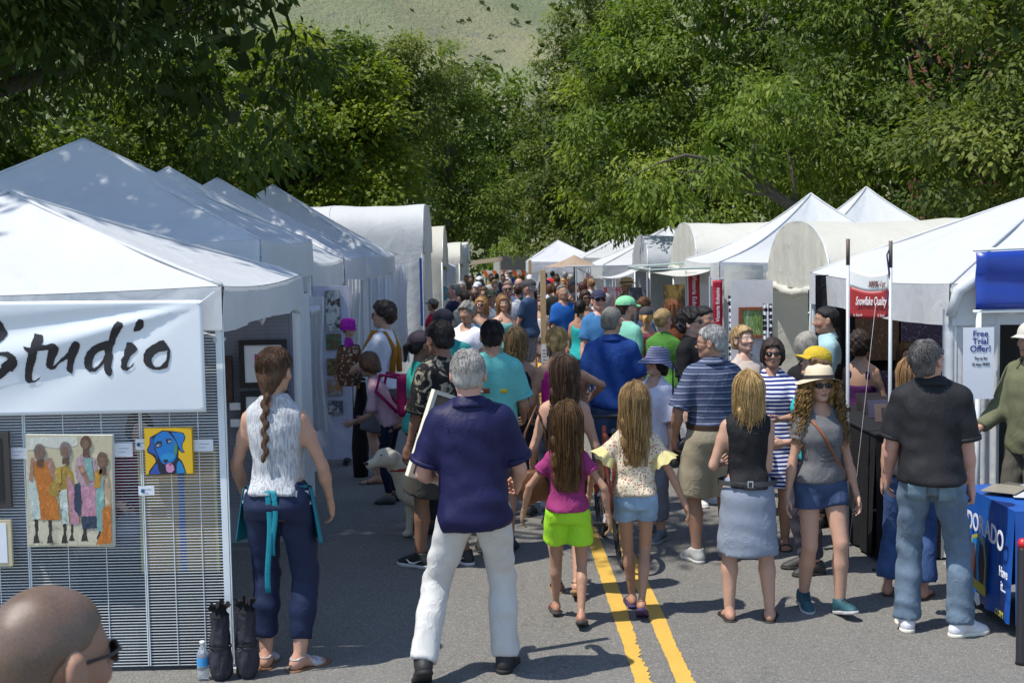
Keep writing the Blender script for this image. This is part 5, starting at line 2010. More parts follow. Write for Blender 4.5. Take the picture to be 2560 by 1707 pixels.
def fig(pts, c, lvl, sc=34.0):
    pts = rough_ring([(x * 10, y * 10) for x, y in pts], 5.0, seed=len(pts) + lvl)
    obj('painted_shape', poly_mesh([pts], lambda x, y: ((x / 1000 - 0.5) * 0.47, -0.0215 - lvl * 0.0007, (0.5 - y / 1000) * 0.62)), dabs(c, 0.40, 1.7, sc), fp)


def oval(cx_, cy_, rx_, ry_):
    return [(cx_ + rx_ * math.cos(k * math.pi / 7), cy_ + ry_ * math.sin(k * math.pi / 7)) for k in range(14)]


fig([(1, 2), (60, 1), (60, 9), (40, 12), (20, 10), (1, 14)], (0.58, 0.57, 0.48), 0, 12.0)
fig([(1, 78), (30, 76), (62, 80), (99, 77), (99, 99), (1, 99)], (0.55, 0.50, 0.36), 0, 12.0)
SKN, DRK, MNT, ORG, PNK, TL, OCH, NVY = (0.12, 0.06, 0.04), (0.035, 0.026, 0.022), (0.46, 0.53, 0.47), (0.46, 0.15, 0.02), (0.45, 0.22, 0.28), (0.20, 0.36, 0.32), (0.35, 0.22, 0.04), (0.03, 0.045, 0.08)
for x0, x1, y1 in ((8, 13, 97), (24, 29, 97), (41, 46, 97), (50, 54, 95), (64, 70, 95), (82, 86, 93)):
    fig([(x0, 74), (x1, 74), (x1 - 1, 90), (x1 + 1, y1), (x0 - 2, y1), (x0 + 1, 88)], DRK, 1)
fig([(3, 36), (13, 34), (15, 60), (16, 75), (5, 76), (2, 55)], MNT, 2)
fig([(9, 24), (22, 22), (30, 32), (31, 48), (36, 62), (38, 76), (16, 76), (13, 50), (8, 36)], ORG, 3)
fig([(22, 22), (30, 20), (36, 36), (30, 38)], (0.34, 0.19, 0.14), 4)
fig([(6, 20), (10, 20), (7, 42), (3, 40)], (0.34, 0.19, 0.14), 4)
fig([(27, 44), (36, 40), (40, 50), (33, 56), (25, 52)], OCH, 4)
fig([(36, 30), (48, 26), (54, 34), (56, 52), (62, 78), (40, 79), (36, 56), (34, 40)], OCH, 2)
fig([(37, 50), (47, 48), (49, 79), (41, 80)], MNT, 4)
fig([(47, 34), (55, 46), (61, 79), (51, 80), (49, 56)], PNK, 4)
fig([(33, 30), (40, 28), (41, 42), (34, 44)], (0.45, 0.30, 0.06), 5)
fig([(58, 22), (66, 16), (80, 20), (84, 34), (82, 44), (60, 46), (57, 32)], (0.40, 0.28, 0.30), 2)
fig([(68, 20), (76, 20), (79, 40), (70, 42)], TL, 5, 60.0)
fig([(62, 46), (82, 45), (83, 74), (64, 75)], PNK, 3)
fig([(63, 73), (84, 72), (82, 83), (64, 84)], NVY, 4)
fig([(56, 44), (62, 42), (64, 60), (62, 74), (55, 66)], NVY, 5)
fig([(60, 28), (66, 26), (74, 40), (70, 44)], (0.30, 0.16, 0.11), 6)
fig([(82, 34), (95, 30), (98, 50), (98, 70), (84, 84), (80, 60)], (0.45, 0.32, 0.20), 2)
fig([(83, 38), (90, 36), (90, 60), (88, 86), (82, 86), (80, 56)], TL, 5)
fig([(80, 32), (88, 30), (86, 46), (79, 48)], (0.48, 0.24, 0.03), 6)
fig([(88, 66), (98, 62), (98, 97), (80, 98), (88, 84)], ORG, 6)
for hx, hy, hc_ in ((16, 15, (0.16, 0.12, 0.10)), (46, 13, (0.20, 0.16, 0.15)), (70, 6.5, SKN), (89, 22, (0.15, 0.09, 0.06))):
    fig([(hx - 3, hy + 4), (hx + 3, hy + 4), (hx + 4, hy + 13), (hx - 4, hy + 13)], SKN, 6)
    fig(oval(hx, hy, 6.6, 7.6 if hy > 8 else 6.2), hc_, 7, 60.0)
    fig(oval(hx - 0.5, hy + 1.5, 4.2, 4.6), (0.20, 0.11, 0.075), 8, 80.0)
# blue dog picture, drawn as flat shapes on yellow
dog = thing('painting', 'small square painting of a blue dog on bright yellow', 'painting', (-1.785, 7.06, 1.255))
DW, DH = 0.262, 0.258
MB().box((0, 0, 0), (DW, 0.032, DH)).build('stretcher', plain((0.45, 0.30, 0.01), 0.6), dog)
MB().box((0, -0.0175, 0), (DW - 0.003, 0.003, DH - 0.003)).build('picture', plain((0.70, 0.42, 0.008), 0.45, 0.10, scale=8), dog)


def dogshape(rings, c, lvl):
    f = lambda x, y: ((x - 455) / 690 * DW, -0.0195 - lvl * 0.0006, -(y - 548) / 665 * DH)
    obj('painted_shape', poly_mesh(rings, f), plain(c, 0.45, 0.15, scale=40), dog)


dogshape([[(150, 880), (165, 820), (230, 740), (262, 700), (255, 650), (210, 600), (145, 560), (140, 520), (180, 450), (190, 345), (280, 300), (370, 250), (460, 255), (520, 262), (610, 275), (680, 290), (706, 350), (690, 400), (660, 440), (655, 510), (690, 575), (640, 570), (600, 530), (590, 640), (640, 690), (670, 760), (700, 870), (690, 878), (440, 878)]], (0.012, 0.014, 0.03), 0)
dogshape([[(240, 380), (290, 315), (375, 265), (450, 272), (500, 320), (560, 400), (585, 470), (580, 560), (560, 640), (520, 700), (440, 730), (370, 730), (335, 690), (300, 600), (255, 480)]], (0.01, 0.16, 0.46), 1)
dogshape([[(200, 350), (225, 345), (240, 420), (250, 520), (290, 600), (290, 690), (265, 600), (200, 570), (155, 540), (160, 515), (195, 450)]], (0.02, 0.09, 0.34), 1)
dogshape([[(510, 280), (610, 285), (670, 300), (695, 350), (680, 395), (650, 440), (645, 505), (675, 565), (640, 555), (600, 480), (570, 390)]], (0.01, 0.17, 0.48), 1)
dogshape([[(170, 860), (240, 750), (285, 720), (300, 820), (330, 875), (190, 875)]], (0.03, 0.08, 0.33), 1)
dogshape([[(600, 680), (640, 730), (665, 790), (685, 870), (560, 870), (565, 740)]], (0.01, 0.20, 0.46), 1)
dogshape([[(560, 420), (585, 470), (580, 560), (550, 630), (525, 560)]], (0.06, 0.22, 0.12), 2)
dogshape([[(405, 745), (430, 730), (480, 715), (520, 760), (530, 820), (490, 855), (440, 855), (412, 830)]], (0.55, 0.25, 0.42), 2)
dogshape([[(450, 735), (480, 718), (492, 730), (470, 760)]], (0.45, 0.02, 0.06), 3)
dogshape([[(335, 620), (400, 580), (480, 570), (540, 600), (540, 650), (480, 690), (400, 700), (350, 680)]], (0.02, 0.24, 0.52), 2)
dogshape([[(370, 690), (390, 665), (430, 665), (450, 690), (410, 715)]], (0.01, 0.02, 0.05), 3)
dogshape([[(255, 450), (300, 405), (360, 400), (365, 460), (330, 490), (280, 500)]], (0.012, 0.02, 0.05), 2)
dogshape([[(280, 460), (320, 440), (345, 455), (320, 485), (290, 480)]], (0.28, 0.42, 0.50), 3)
dogshape([[(310, 455), (330, 450), (335, 470), (315, 475)]], (0.20, 0.05, 0.03), 4)
dogshape([[(420, 375), (500, 370), (510, 400), (460, 445), (430, 440)]], (0.012, 0.02, 0.05), 2)
dogshape([[(450, 405), (480, 390), (505, 405), (490, 425), (460, 435)]], (0.28, 0.42, 0.50), 3)
dogshape([[(465, 410), (485, 405), (485, 425), (468, 428)]], (0.20, 0.05, 0.03), 4)

# price cards
for i, (x, z, w, h, lab) in enumerate(((-2.045, 1.262, 0.105, 0.075, 'white card right of the figure painting'), (-2.63, 1.255, 0.105, 0.060, 'white card left of the figure painting'),
                                       (-1.945, 1.290, 0.060, 0.060, 'white card with a blue dot left of the dog painting'), (-1.600, 1.278, 0.108, 0.066, 'white card right of the blue dog painting'),
                                       (-1.925, 1.030, 0.088, 0.052, 'white card with a blue dot below the dog painting'))):
    c = thing('price_card', lab, 'card', (x, 7.075, z), 0, 'price cards on the wire grid')
    MB().box((0, 0, 0), (w, 0.002, h)).build('card', PAPER, c)
    for q in range(2):
        MB().box((0.005 - 0.01 * q, -0.0015, 0.008 - 0.02 * q), (w * (0.5 - 0.15 * q), 0.001, 0.003)).build('print_line', plain((0.25, 0.26, 0.35), 0.7), c)
    if 'dot' in lab:
        MB().tube([(-w * 0.22, -0.0011, 0), (-w * 0.22, -0.0025, 0)], 0.011, 12).build('blue_dot', plain((0.02, 0.12, 0.25), 0.6), c)

fr = thing('framed_picture', 'dark framed picture hanging at the left edge of the wire grid', 'picture', (-2.84, 7.05, 1.17))
MB().box((0, 0, 0), (0.36, 0.03, 0.42)).build('frame', plain((0.05, 0.04, 0.035), 0.4), fr)
MB().box((0, -0.016, 0), (0.29, 0.004, 0.35)).build('picture', plain((0.012, 0.012, 0.014), 0.4), fr)
fr = thing('print', 'pale print in a thin gold frame below the dark framed picture', 'picture', (-2.84, 7.05, 0.76))
MB().box((0, 0, 0), (0.34, 0.02, 0.26)).build('frame', plain((0.55, 0.48, 0.30), 0.5), fr)
MB().box((0, -0.011, 0), (0.29, 0.004, 0.22)).build('picture', PAPER, fr)

# boxes and a stall keeper's things behind the wire grid
KRAFT = plain((0.34, 0.24, 0.12), 0.85, 0.12)
bx = thing('cardboard_sheet', 'brown cardboard package with blue tape leaning behind the wire grid', 'package', (-1.80, 7.30, 0.52))
MB().box((0, 0, 0.36), (0.44, 0.05, 0.72)).build('board', KRAFT, bx)
MB().box((0.02, -0.028, 0.36), (0.030, 0.004, 0.72)).build('tape', plain((0.03, 0.10, 0.35), 0.5), bx)
for x in (-0.215, 0.215):
    MB().box((x, -0.027, 0.36), (0.016, 0.004, 0.72)).build('corner_tape', plain((0.52, 0.46, 0.16), 0.5), bx)
MB().box((0, 0.03, -0.26), (0.46, 0.30, 0.52)).build('crate', plain((0.02, 0.02, 0.022), 0.7), bx)
bx = thing('storage_bin', 'dark storage bin stacked with packages inside the lettered tent', 'bin', (-2.35, 8.3, 0))
MB().box((0, 0, 0.22), (0.6, 0.45, 0.44)).build('bin', plain((0.03, 0.03, 0.04), 0.5), bx)
MB().box((0, 0, 0.46), (0.64, 0.49, 0.04)).build('lid', plain((0.12, 0.12, 0.14), 0.5), bx)

# framed prints on the back grid
for z, lab, cols in ((1.475, 'black framed print of a pink flower at the back of the lettered tent', ((0.30, 0.34, 0.05), (0.45, 0.02, 0.16), (0.30, 0.01, 0.14), (0.75, 0.30, 0.50))),
                     (1.075, 'lower black framed print half hidden by the braided woman', ((0.35, 0.36, 0.40), (0.5, 0.5, 0.52)))):
    fr = thing('framed_picture', lab, 'picture', (-1.76, 9.93, z), 0)
    for sx_, sz_, w_, h_ in ((0, 0.165, 0.37, 0.04), (0, -0.165, 0.37, 0.04), (-0.165, 0, 0.04, 0.29), (0.165, 0, 0.04, 0.29)):
        MB().box((sx_, 0, sz_), (w_, 0.03, h_)).build('frame_side', BLACK, fr)
    MB().box((0, 0.004, 0), (0.292, 0.012, 0.292)).build('mount', PAPER, fr)
    if 'pink' in lab:
        MB().box((0.005, -0.004, 0.005), (0.14, 0.004, 0.14)).build('picture', painterly(cols, (3, 1, 3), 0.3), fr)
fr = thing('painting', 'narrow dark painting at the left of the black framed prints', 'painting', (-2.055, 9.93, 1.36))
MB().box((0, 0, 0), (0.11, 0.03, 0.36)).build('stretcher', plain((0.02, 0.018, 0.016), 0.5), fr)
MB().box((0, -0.017, 0), (0.10, 0.003, 0.35)).build('picture', painterly(((0.02, 0.015, 0.012), (0.06, 0.02, 0.02)), (2, 1, 4)), fr)
tag(MB().box((-1.99, 9.93, 1.145), (0.085, 0.003, 0.055)).build('price_card', PAPER), 'white card beside the narrow dark painting', 'card', 'price cards on the back grid')
tag(MB().box((-1.98, 9.93, 1.015), (0.10, 0.003, 0.06)).build('price_card', PAPER), 'white card under the narrow dark painting', 'card', 'price cards on the back grid')

# ---- things standing at the front corner of the tent
WATERM = NT('clear_plastic')
WATERM.base((0.75, 0.80, 0.86))
WATERM.rough(0.08)
WATERM.p.inputs['Transmission Weight'].default_value = 0.75
WATERM.p.inputs['IOR'].default_value = 1.2
bt = thing('water_bottle', 'clear plastic water bottle with a blue label by the tent post', 'bottle', (-1.612, 6.93, 0))
MB().lathe([(0.028, 0.0), (0.033, 0.006), (0.033, 0.05), (0.0315, 0.055), (0.033, 0.06), (0.033, 0.135), (0.030, 0.150), (0.016, 0.185), (0.0135, 0.19), (0.0135, 0.203)], 18).build('body', WATERM.m, bt, True)
MB().lathe([(0.0338, 0.082), (0.0338, 0.128)], 18, cap=False).build('label', plain((0.05, 0.30, 0.62), 0.4), bt, True)
MB().lathe([(0.015, 0.200), (0.015, 0.216), (0.004, 0.218)], 14).build('bottle_cap', plain((0.8, 0.8, 0.82), 0.4), bt, True)

for i, (x, y, hgt, lab) in enumerate(((-1.515, 6.935, 0.36, 'left black weight bag tied to the tent post'), (-1.375, 6.955, 0.375, 'right black weight bag beside the braided woman'))):
    wb = thing('weight_bag', lab, 'weight bag', (x, y, 0), 0.4 * i, 'black weight bags')
    rr = random.Random(i)

    def bag(u, v):
        a = u * 2 * math.pi
        r = 0.060 * (0.93 + 0.12 * math.sin(v * 5 + 0.4)) * (0.80 if abs(v - 0.50) < 0.02 else 1.0)
        if v < 0.06:
            r *= 0.75 + v * 4
        r += 0.004 * math.sin(3 * a + v * 9) + 0.003 * math.sin(7 * a - v * 13)
        return (r * math.cos(a), r * math.sin(a), 0.004 + v * hgt)
    MB().grid(26, 26, bag).build('bag', cloth((0.035, 0.033, 0.042), rough=0.55, wrinkle=0.6, wscale=14), wb, True)

    def ruff(u, v):
        a = u * 2 * math.pi
        r = 0.055 - 0.022 * math.sin(v * math.pi) + 0.013 * math.sin(9 * a + 2 * v) * v
        return (r * math.cos(a), r * math.sin(a), hgt - 0.004 + v * (0.060 + 0.016 * math.sin(5 * a)))
    MB().grid(40, 6, ruff).build('gathered_top', BLACKCLOTH, wb, True)
    MB().lathe([(0.060, hgt * 0.49), (0.063, hgt * 0.50), (0.060, hgt * 0.53)], 20, cap=False).build('strap', BLACK, wb, True)


# ---- left row details
def curtain(label, x0, x1, y0, y1, z0, z1, m, pleat=0.03, n=7, name='curtain', gather=0.0, group='tent curtains'):
    b = MB()

    def fn(u, v):
        g_ = 1 - gather * math.sin(math.pi * v) ** 2
        uu = 0.5 + (u - 0.5) * g_
        dx, dy = x1 - x0, y1 - y0
        L = math.hypot(dx, dy)
        o = pleat * math.sin(u * n * 2 * math.pi) * (0.5 + 0.5 * v) + 0.4 * pleat * math.sin(u * n * 3.3 + 1)
        return (x0 + dx * uu - dy / L * o, y0 + dy * uu + dx / L * o, z1 + (z0 - z1) * v + 0.01 * math.sin(u * 17) * v)
    b.grid(n * 9, 14, fn)
    return tag(b.build(name, m, None, True), label, 'curtain', group)


curtain('gathered white curtain tied at the front corner of the grey peaked tent', -2.05, -1.72, 13.45, 13.40, 0.45, 1.86, WHITE, 0.03, 5, gather=0.25)
curtain('white curtain hanging by the bluish tent corner', -1.92, -1.66, 16.9, 16.75, 0.15, 1.95, WHITE, 0.03, 5, gather=0.35)
curtain('crumpled white curtain behind the man with the baby carrier', -1.88, -1.52, 19.95, 19.85, 0.1, 1.90, BLUEW, 0.04, 6)
curtain('white fabric flap at the corner of the fifth tent', -1.75, -1.45, 23.2, 23.1, 0.3, 2.05, BLUEW, 0.04, 5, gather=0.2)
curtain('grey white fabric wall between the first two left tents', -1.80, -1.66, 10.55, 11.9, 0.06, 1.95, GREYW, 0.015, 6)
rl = MB().grid(16, 10, lambda u, v: (-1.80 + 0.05 * math.cos(v * 6.283) * (1 + 0.1 * math.sin(u * 30)), 12.6 + 0.75 * u, 1.73 + 0.05 * math.sin(v * 6.283)))
tag(rl.build('rolled_flap', WHITE, None, True), 'rolled up white side flap under the grey peaked tent', 'tent flap')
tag(MB().tube([(-1.72, 11.95, 0), (-1.72, 11.95, 1.85)], 0.022, 8).build('display_pole', BLACK, None, True), 'black upright pole between the first two left tents', 'pole')
tag(MB().tube([(-1.62, 15.0, 0), (-1.66, 15.0, 1.9)], 0.016, 8).build('display_pole', BLACK, None, True), 'thin black pole beside the panel of small paintings', 'pole')
pn = thing('display_wall', 'lavender white display wall carrying a column of small paintings', 'display wall', (-1.95, 13.98, 0))
MB().box((0, 0, 1.0), (0.86, 0.04, 1.9)).build('panel', plain((0.50, 0.50, 0.60), 0.85, 0.05), pn)
for x in (-0.36, 0.36):
    MB().box((x, 0, 0.04), (0.05, 0.4, 0.05)).build('foot', BLACK, pn)
for i, (z0, z1, cols, lab) in enumerate(((1.46, 1.90, ((0.42, 0.45, 0.44), (0.5, 0.52, 0.5), (0.05, 0.03, 0.02)), 'tall pale painting at the top of the display wall'),
                                         (1.26, 1.43, ((0.50, 0.28, 0.02), (0.10, 0.04, 0.02), (0.05, 0.25, 0.12)), 'small orange and teal painting second from the top of the wall'),
                                         (0.98, 1.16, ((0.45, 0.30, 0.04), (0.30, 0.22, 0.05), (0.05, 0.05, 0.03)), 'small golden painting in the middle of the display wall'),
                                         (0.76, 0.93, ((0.40, 0.30, 0.05), (0.35, 0.12, 0.02), (0.30, 0.32, 0.30)), 'small amber painting under the golden one'),
                                         (0.55, 0.70, ((0.20, 0.26, 0.30), (0.02, 0.03, 0.05), (0.40, 0.44, 0.46)), 'small grey blue painting lowest on the display wall'))):
    wcanvas(lab, -1.70, 13.94, (z0 + z1) / 2, 0.16, z1 - z0, BLACK, painterly(cols, (2, 1, 4), 0.7 * i + 0.2), depth=0.02, group='small paintings on the display wall')
ub = thing('folded_bag', 'long black folded umbrella bag standing by the tent corner', 'bag', (-1.36, 13.15, 0))
MB().tube([(0, 0, 0), (0, 0, 0.3), (0.02, 0, 0.7), (0.03, 0, 0.98)], [0.075, 0.09, 0.075, 0.045], 12).build('cover', BLACKCLOTH, ub, True)
MB().tube([(0.0, -0.05, 0.92), (-0.02, -0.06, 1.06), (-0.03, -0.05, 1.20)], [0.022, 0.016, 0.006], 6).build('tag', plain((0.65, 0.33, 0.02), 0.5), ub, True)
ub = thing('folded_chair', 'black folded chair bag leaning behind the long umbrella bag', 'bag', (-1.22, 14.0, 0), 0.3)
MB().tube([(0, 0, 0.02), (0.02, 0.02, 0.4), (0.05, 0.03, 0.75)], [0.10, 0.11, 0.06], 12).build('cover', BLACKCLOTH, ub, True)
MB().tube([(0.10, -0.05, 0), (0.12, -0.05, 0.35)], 0.012, 6).build('leg', WPAINT, ub)
MB().tube([(-0.08, -0.05, 0), (-0.10, -0.05, 0.2)], 0.012, 6).build('leg', WPAINT, ub)
fl = thing('display_flag', 'blue strap flag hanging at the white arched tent corner', 'flag', (-1.30, 24.65, 0.9))
MB().box((0, 0, 0.6), (0.05, 0.012, 1.3)).build('cloth', cloth((0.02, 0.06, 0.25)), fl)
MB().tube([(0.04, 0, -0.9), (0.04, 0, 1.4)], 0.014, 6).build('pole', STEEL, fl)
pl = thing('round_plaque', 'round teal plaque with red letters hanging in a dark booth', 'sign', (-1.10, 30.0, 1.28))
MB().lathe([(0.001, -0.012), (0.17, -0.012), (0.18, 0.0), (0.17, 0.012), (0.001, 0.012)], 28, cap=False).build('disc', plain((0.06, 0.22, 0.25), 0.5, 0.3), pl, True).rotation_euler = (math.pi / 2, 0, 0)
text('lettering', 'F   R', plain((0.45, 0.04, 0.03), 0.5), 0.08, (0, -0.016, -0.02), 0, pl, bold=0.002)
dk = thing('booth_interior', 'dark booth backdrop hung with trinkets in the cream arched tent', 'backdrop', (-1.6, 30.2, 0))
MB().box((0, 0, 0.95), (1.0, 0.04, 2.0)).build('drape', plain((0.015, 0.013, 0.012), 0.9), dk)
for i in range(14):
    rr = random.Random(i)
    MB().box((rr.uniform(-0.45, 0.45), -0.03, rr.uniform(0.5, 1.8)), (rr.uniform(0.05, 0.12), 0.02, rr.uniform(0.05, 0.14))).build('trinket', plain(rr.choice(((0.3, 0.2, 0.05), (0.05, 0.2, 0.25), (0.3, 0.05, 0.04), (0.3, 0.3, 0.28))), 0.5), dk)
aw = thing('awning', 'brown slanted awning at the end of the left row of tents', 'awning', (-0.45, 50.0, gz(50)))
MB().grid(8, 4, lambda u, v: (-1.2 + 2.2 * u, -0.6 + 1.4 * v, 1.95 + 0.26 * u + 0.16 * v), 0.01).build('canvas', cloth((0.16, 0.13, 0.09)), aw, True)
for x in (-1.1, 0.9):
    MB().tube([(x, -0.5, 0), (x, -0.5, 1.95 + 0.2 * (x > 0))], 0.02, 6).build('pole', STEEL, aw)

# ---- far end of the street
bc = thing('barricade', 'orange and white striped road barricade at the street end', 'barricade', (1.05, 59.5, gz(59.5)), 0.0)
for k in range(2):
    br = MB().box((0, 0, 1.62 - 0.75 * k), (2.6, 0.05, 0.30)).build('board', plain((0.72, 0.70, 0.64), 0.6), bc)
    for i in range(6):
        x = -1.2 + i * 0.45
        MB().add([(x, -0.03, 1.48 - 0.75 * k), (x + 0.20, -0.03, 1.48 - 0.75 * k), (x - 0.06 + 0.10, -0.03, 1.765 - 0.75 * k), (x - 0.16, -0.03, 1.765 - 0.75 * k)], [(0, 1, 2, 3)]).build('stripe', plain((0.62, 0.13, 0.02), 0.6), br)
for x in (-1.1, 1.1):
    MB().box((x, 0.03, 0.9), (0.09, 0.06, 1.8)).build('upright', STEEL, bc)
    MB().box((x, 0.03, 0.04), (0.09, 1.1, 0.08)).build('foot', STEEL, bc)
tb = thing('sign_trailer', 'dark grey message board trailer behind the barricade', 'trailer', (1.28, 64.0, gz(64)))
MB().box((0, 0, 1.95), (1.30, 0.25, 1.0)).build('board', plain((0.085, 0.085, 0.085), 0.5), tb)
MB().box((-0.85, 0, 1.85), (0.36, 0.2, 0.8)).build('side_panel', plain((0.62, 0.60, 0.52), 0.6), tb)
MB().box((0, 0, 0.55), (1.7, 1.0, 0.3)).build('chassis', plain((0.6, 0.58, 0.52), 0.5), tb)
for x in (-0.8, 0.8):
    w_ = MB().lathe([(0.2, -0.08), (0.32, -0.08), (0.32, 0.08), (0.2, 0.08)], 18).build('wheel', BLACK, tb, True)
    w_.location = (x, -0.3, 0.32)
    w_.rotation_euler = (0, math.pi / 2, 0)
WOOD = plain((0.50, 0.34, 0.17), 0.75, 0.15, scale=20)
wp = thing('wooden_post', 'tall bare wooden post with a small white notice in the crowd', 'post', (0.845, 20.0, gz(20)))
MB().box((0, 0, 1.015), (0.085, 0.085, 2.03)).build('post', WOOD, wp)
MB().box((0, -0.046, 0.66), (0.075, 0.006, 0.42)).build('notice', PAPER, wp)
for q in range(5):
    MB().box((0, -0.0505, 0.78 - q * 0.05), (0.05, 0.003, 0.010)).build('print_line', plain((0.1, 0.12, 0.16), 0.7), wp)
wp = thing('wooden_post', 'shorter wooden post farther back in front of the barricade', 'post', (1.30, 40.0, gz(40)))
MB().box((0, 0, 1.1), (0.085, 0.085, 2.2)).build('post', WOOD, wp)
um = thing('market_umbrella', 'tan market umbrella open over the far crowd', 'umbrella', (2.68, 40.0, gz(40)))
MB().grid(32, 6, lambda u, v: (0.98 * (1 - v) * math.cos(u * 6.2832) * (1 - 0.04 * abs(math.sin(u * 6.2832 * 4))), 0.98 * (1 - v) * math.sin(u * 6.2832), 1.98 + 0.36 * v - 0.04 * math.sin(math.pi * v))).build('canopy', cloth((0.42, 0.32, 0.25), thin=0.2), um, True)
MB().tube([(0, 0, 0), (0, 0, 2.3)], 0.022, 8).build('pole', plain((0.05, 0.045, 0.04), 0.5), um)
for k in range(8):
    a = k * math.pi / 4
    MB().tube([(0, 0, 2.28), (0.95 * math.cos(a), 0.95 * math.sin(a), 1.965)], 0.008, 4).build('rib', plain((0.2, 0.15, 0.1), 0.6), um)

# ---- right row details
def pole_flag(label, x, y, z0, z1, w, body):
    f_ = thing('vertical_banner', label, 'banner', (x, y, gz(y)), 0.0)
    g0 = gz(y)
    MB().grid(4, 16, lambda u, v: (w * u, 0.010 * math.sin(v * 9 + u), z0 - g0 + (z1 - z0) * v), 0.003).build('cloth', plain((0.42, 0.012, 0.035), 0.6, 0.08), f_, True)
    text('lettering', body, plain((0.80, 0.74, 0.74), 0.6, 0.0, bump=0.0), w * 0.52, (w / 2, -0.016, (z0 + z1) / 2 - g0), 0, f_, bold=0.0015, roll=math.pi / 2 if 'right' in label else -math.pi / 2)
    MB().tube([(-0.03, 0.03, 0), (-0.03, 0.03, z1 - g0 + 0.05)], 0.014, 6).build('pole', STEEL, f_)
    MB().tube([(-0.03, 0.03, z1 - g0 + 0.02), (w + 0.02, 0.03, z1 - g0 + 0.02)], 0.007, 5).build('crossbar', STEEL, f_)


pole_flag('left of the two red banners with a vertical white name', 2.735, 17.5, 1.33, 1.925, 0.155, 'Victoria Eubanks')
pole_flag('right of the two red banners with a vertical white name', 2.875, 16.4, 1.24, 1.865, 0.125, 'Victoria Eubanks')
DOT = NT('dotted_fabric')
v = DOT.coords((1, 0, 1))
vo = DOT.n('ShaderNodeTexVoronoi', Scale=13.0, Randomness=0.35)
DOT.l(v, vo.inputs['Vector'])
DOT.base(DOT.mix(DOT.ramp(vo.outputs['Distance'], ((0.0, 0.0), (0.36, 0.0), (0.40, 1.0))), (0.015, 0.015, 0.03), (0.76, 0.76, 0.78)))
DOT.rough(0.8)
curtain('white curtain with black polka dots left of the framed grass painting', 2.83, 3.00, 15.1, 15.1, 0.15, 1.72, DOT.m, 0.012, 3)
curtain('white curtain with black polka dots right of the framed grass painting', 3.22, 3.33, 15.0, 15.0, 0.15, 1.62, DOT.m, 0.012, 3)
fr = thing('framed_picture', 'painting of green grass in a red brown wooden frame', 'picture', (3.11, 15.05, 1.40))
for sx_, sz_, w_, h_ in ((0, 0.165, 0.33, 0.035), (0, -0.165, 0.33, 0.035), (-0.148, 0, 0.035, 0.295), (0.148, 0, 0.035, 0.295)):
    MB().box((sx_, 0, sz_), (w_, 0.03, h_)).build('frame_side', plain((0.24, 0.07, 0.03), 0.5), fr)
MB().box((0, 0.004, 0), (0.262, 0.012, 0.296)).build('picture', painterly(((0.03, 0.06, 0.015), (0.10, 0.20, 0.03), (0.22, 0.32, 0.08), (0.5, 0.6, 0.55)), (16, 1, 2), 0.4), fr)
MB().box((0, 0.05, -0.5), (0.5, 0.02, 2.0)).build('backing', plain((0.6, 0.6, 0.62), 0.8), fr)
fr = thing('painting', 'dark amber still life hanging inside the large cream arched tent', 'painting', (3.62, 13.6, 1.43))
MB().box((0, 0, 0), (0.42, 0.04, 0.80)).build('stretcher', BLACK, fr)
MB().box((0, -0.022, 0), (0.40, 0.004, 0.78)).build('picture', painterly(((0.04, 0.025, 0.012), (0.11, 0.06, 0.012), (0.20, 0.03, 0.015), (0.16, 0.09, 0.02)), (3, 1, 4), 0.9), fr)
wd = thing('carved_plank', 'pale weathered wooden plank leaning at the cream arched tent', 'plank', (3.33, 12.98, 0))
MB().tube([(-0.10, 0, 0.0), (-0.05, 0, 0.9), (0.03, 0, 1.78)], [0.05, 0.055, 0.05], 8).build('plank', plain((0.52, 0.40, 0.22), 0.7, 0.3, scale=30), wd, True)
ld = thing('white_ladder_rack', 'white slatted rack beside the dark amber painting', 'rack', (3.36, 13.3, 0))
for x in (0, 0.16):
    MB().tube([(x - 0.05, 0, 0), (x, 0, 1.75)], 0.014, 6).build('rail', WPAINT, ld)
for k in range(6):
    MB().tube([(-0.03, 0, 0.4 + k * 0.24), (0.15, 0, 0.4 + k * 0.24)], 0.010, 5).build('rung', WPAINT, ld)
# awning arms and flap over the red banners
aw = thing('awning', 'white fabric awning on poles above the two red banners', 'awning', (2.75, 18.0, 0))
MB().grid(14, 8, lambda u, v: (-0.60 + 1.0 * u, -0.9 + 2.6 * v, 1.98 - 0.10 * math.sin(math.pi * u) + 0.06 * u), 0.006).build('canvas', PALEC, aw, True)
for p0, p1 in (((-0.6, -0.9, 2.0), (0.45, -0.9, 2.02)), ((-0.6, 1.7, 2.0), (0.45, 1.7, 2.05)), ((-0.6, -0.9, 2.0), (-0.6, 1.7, 2.0))):
    MB().tube([p0, p1], 0.016, 6).build('pole', plain((0.36, 0.44, 0.40), 0.4), aw)
for y in (-0.9, 1.7):
    MB().tube([(0.42, y, gz(18 + y)), (0.42, y, 2.02)], 0.018, 6).build('pole', STEEL, aw)
aw = thing('awning', 'sagging white flap awning beyond the red banners', 'awning', (2.35, 24.0, gz(24)))
MB().grid(12, 6, lambda u, v: (-0.75 + 1.3 * u, -0.6 + 1.2 * v, 2.06 - 0.22 * math.sin(math.pi * u)), 0.006).build('canvas', WHITE, aw, True)
for x in (-0.75, 0.55):
    MB().tube([(x, -0.6, 0), (x, -0.6, 2.07)], 0.015, 6).build('pole', STEEL, aw)
MB().tube([(-0.95, -0.6, 2.07), (0.6, -0.6, 2.07)], 0.014, 6).build('pole', STEEL, aw)
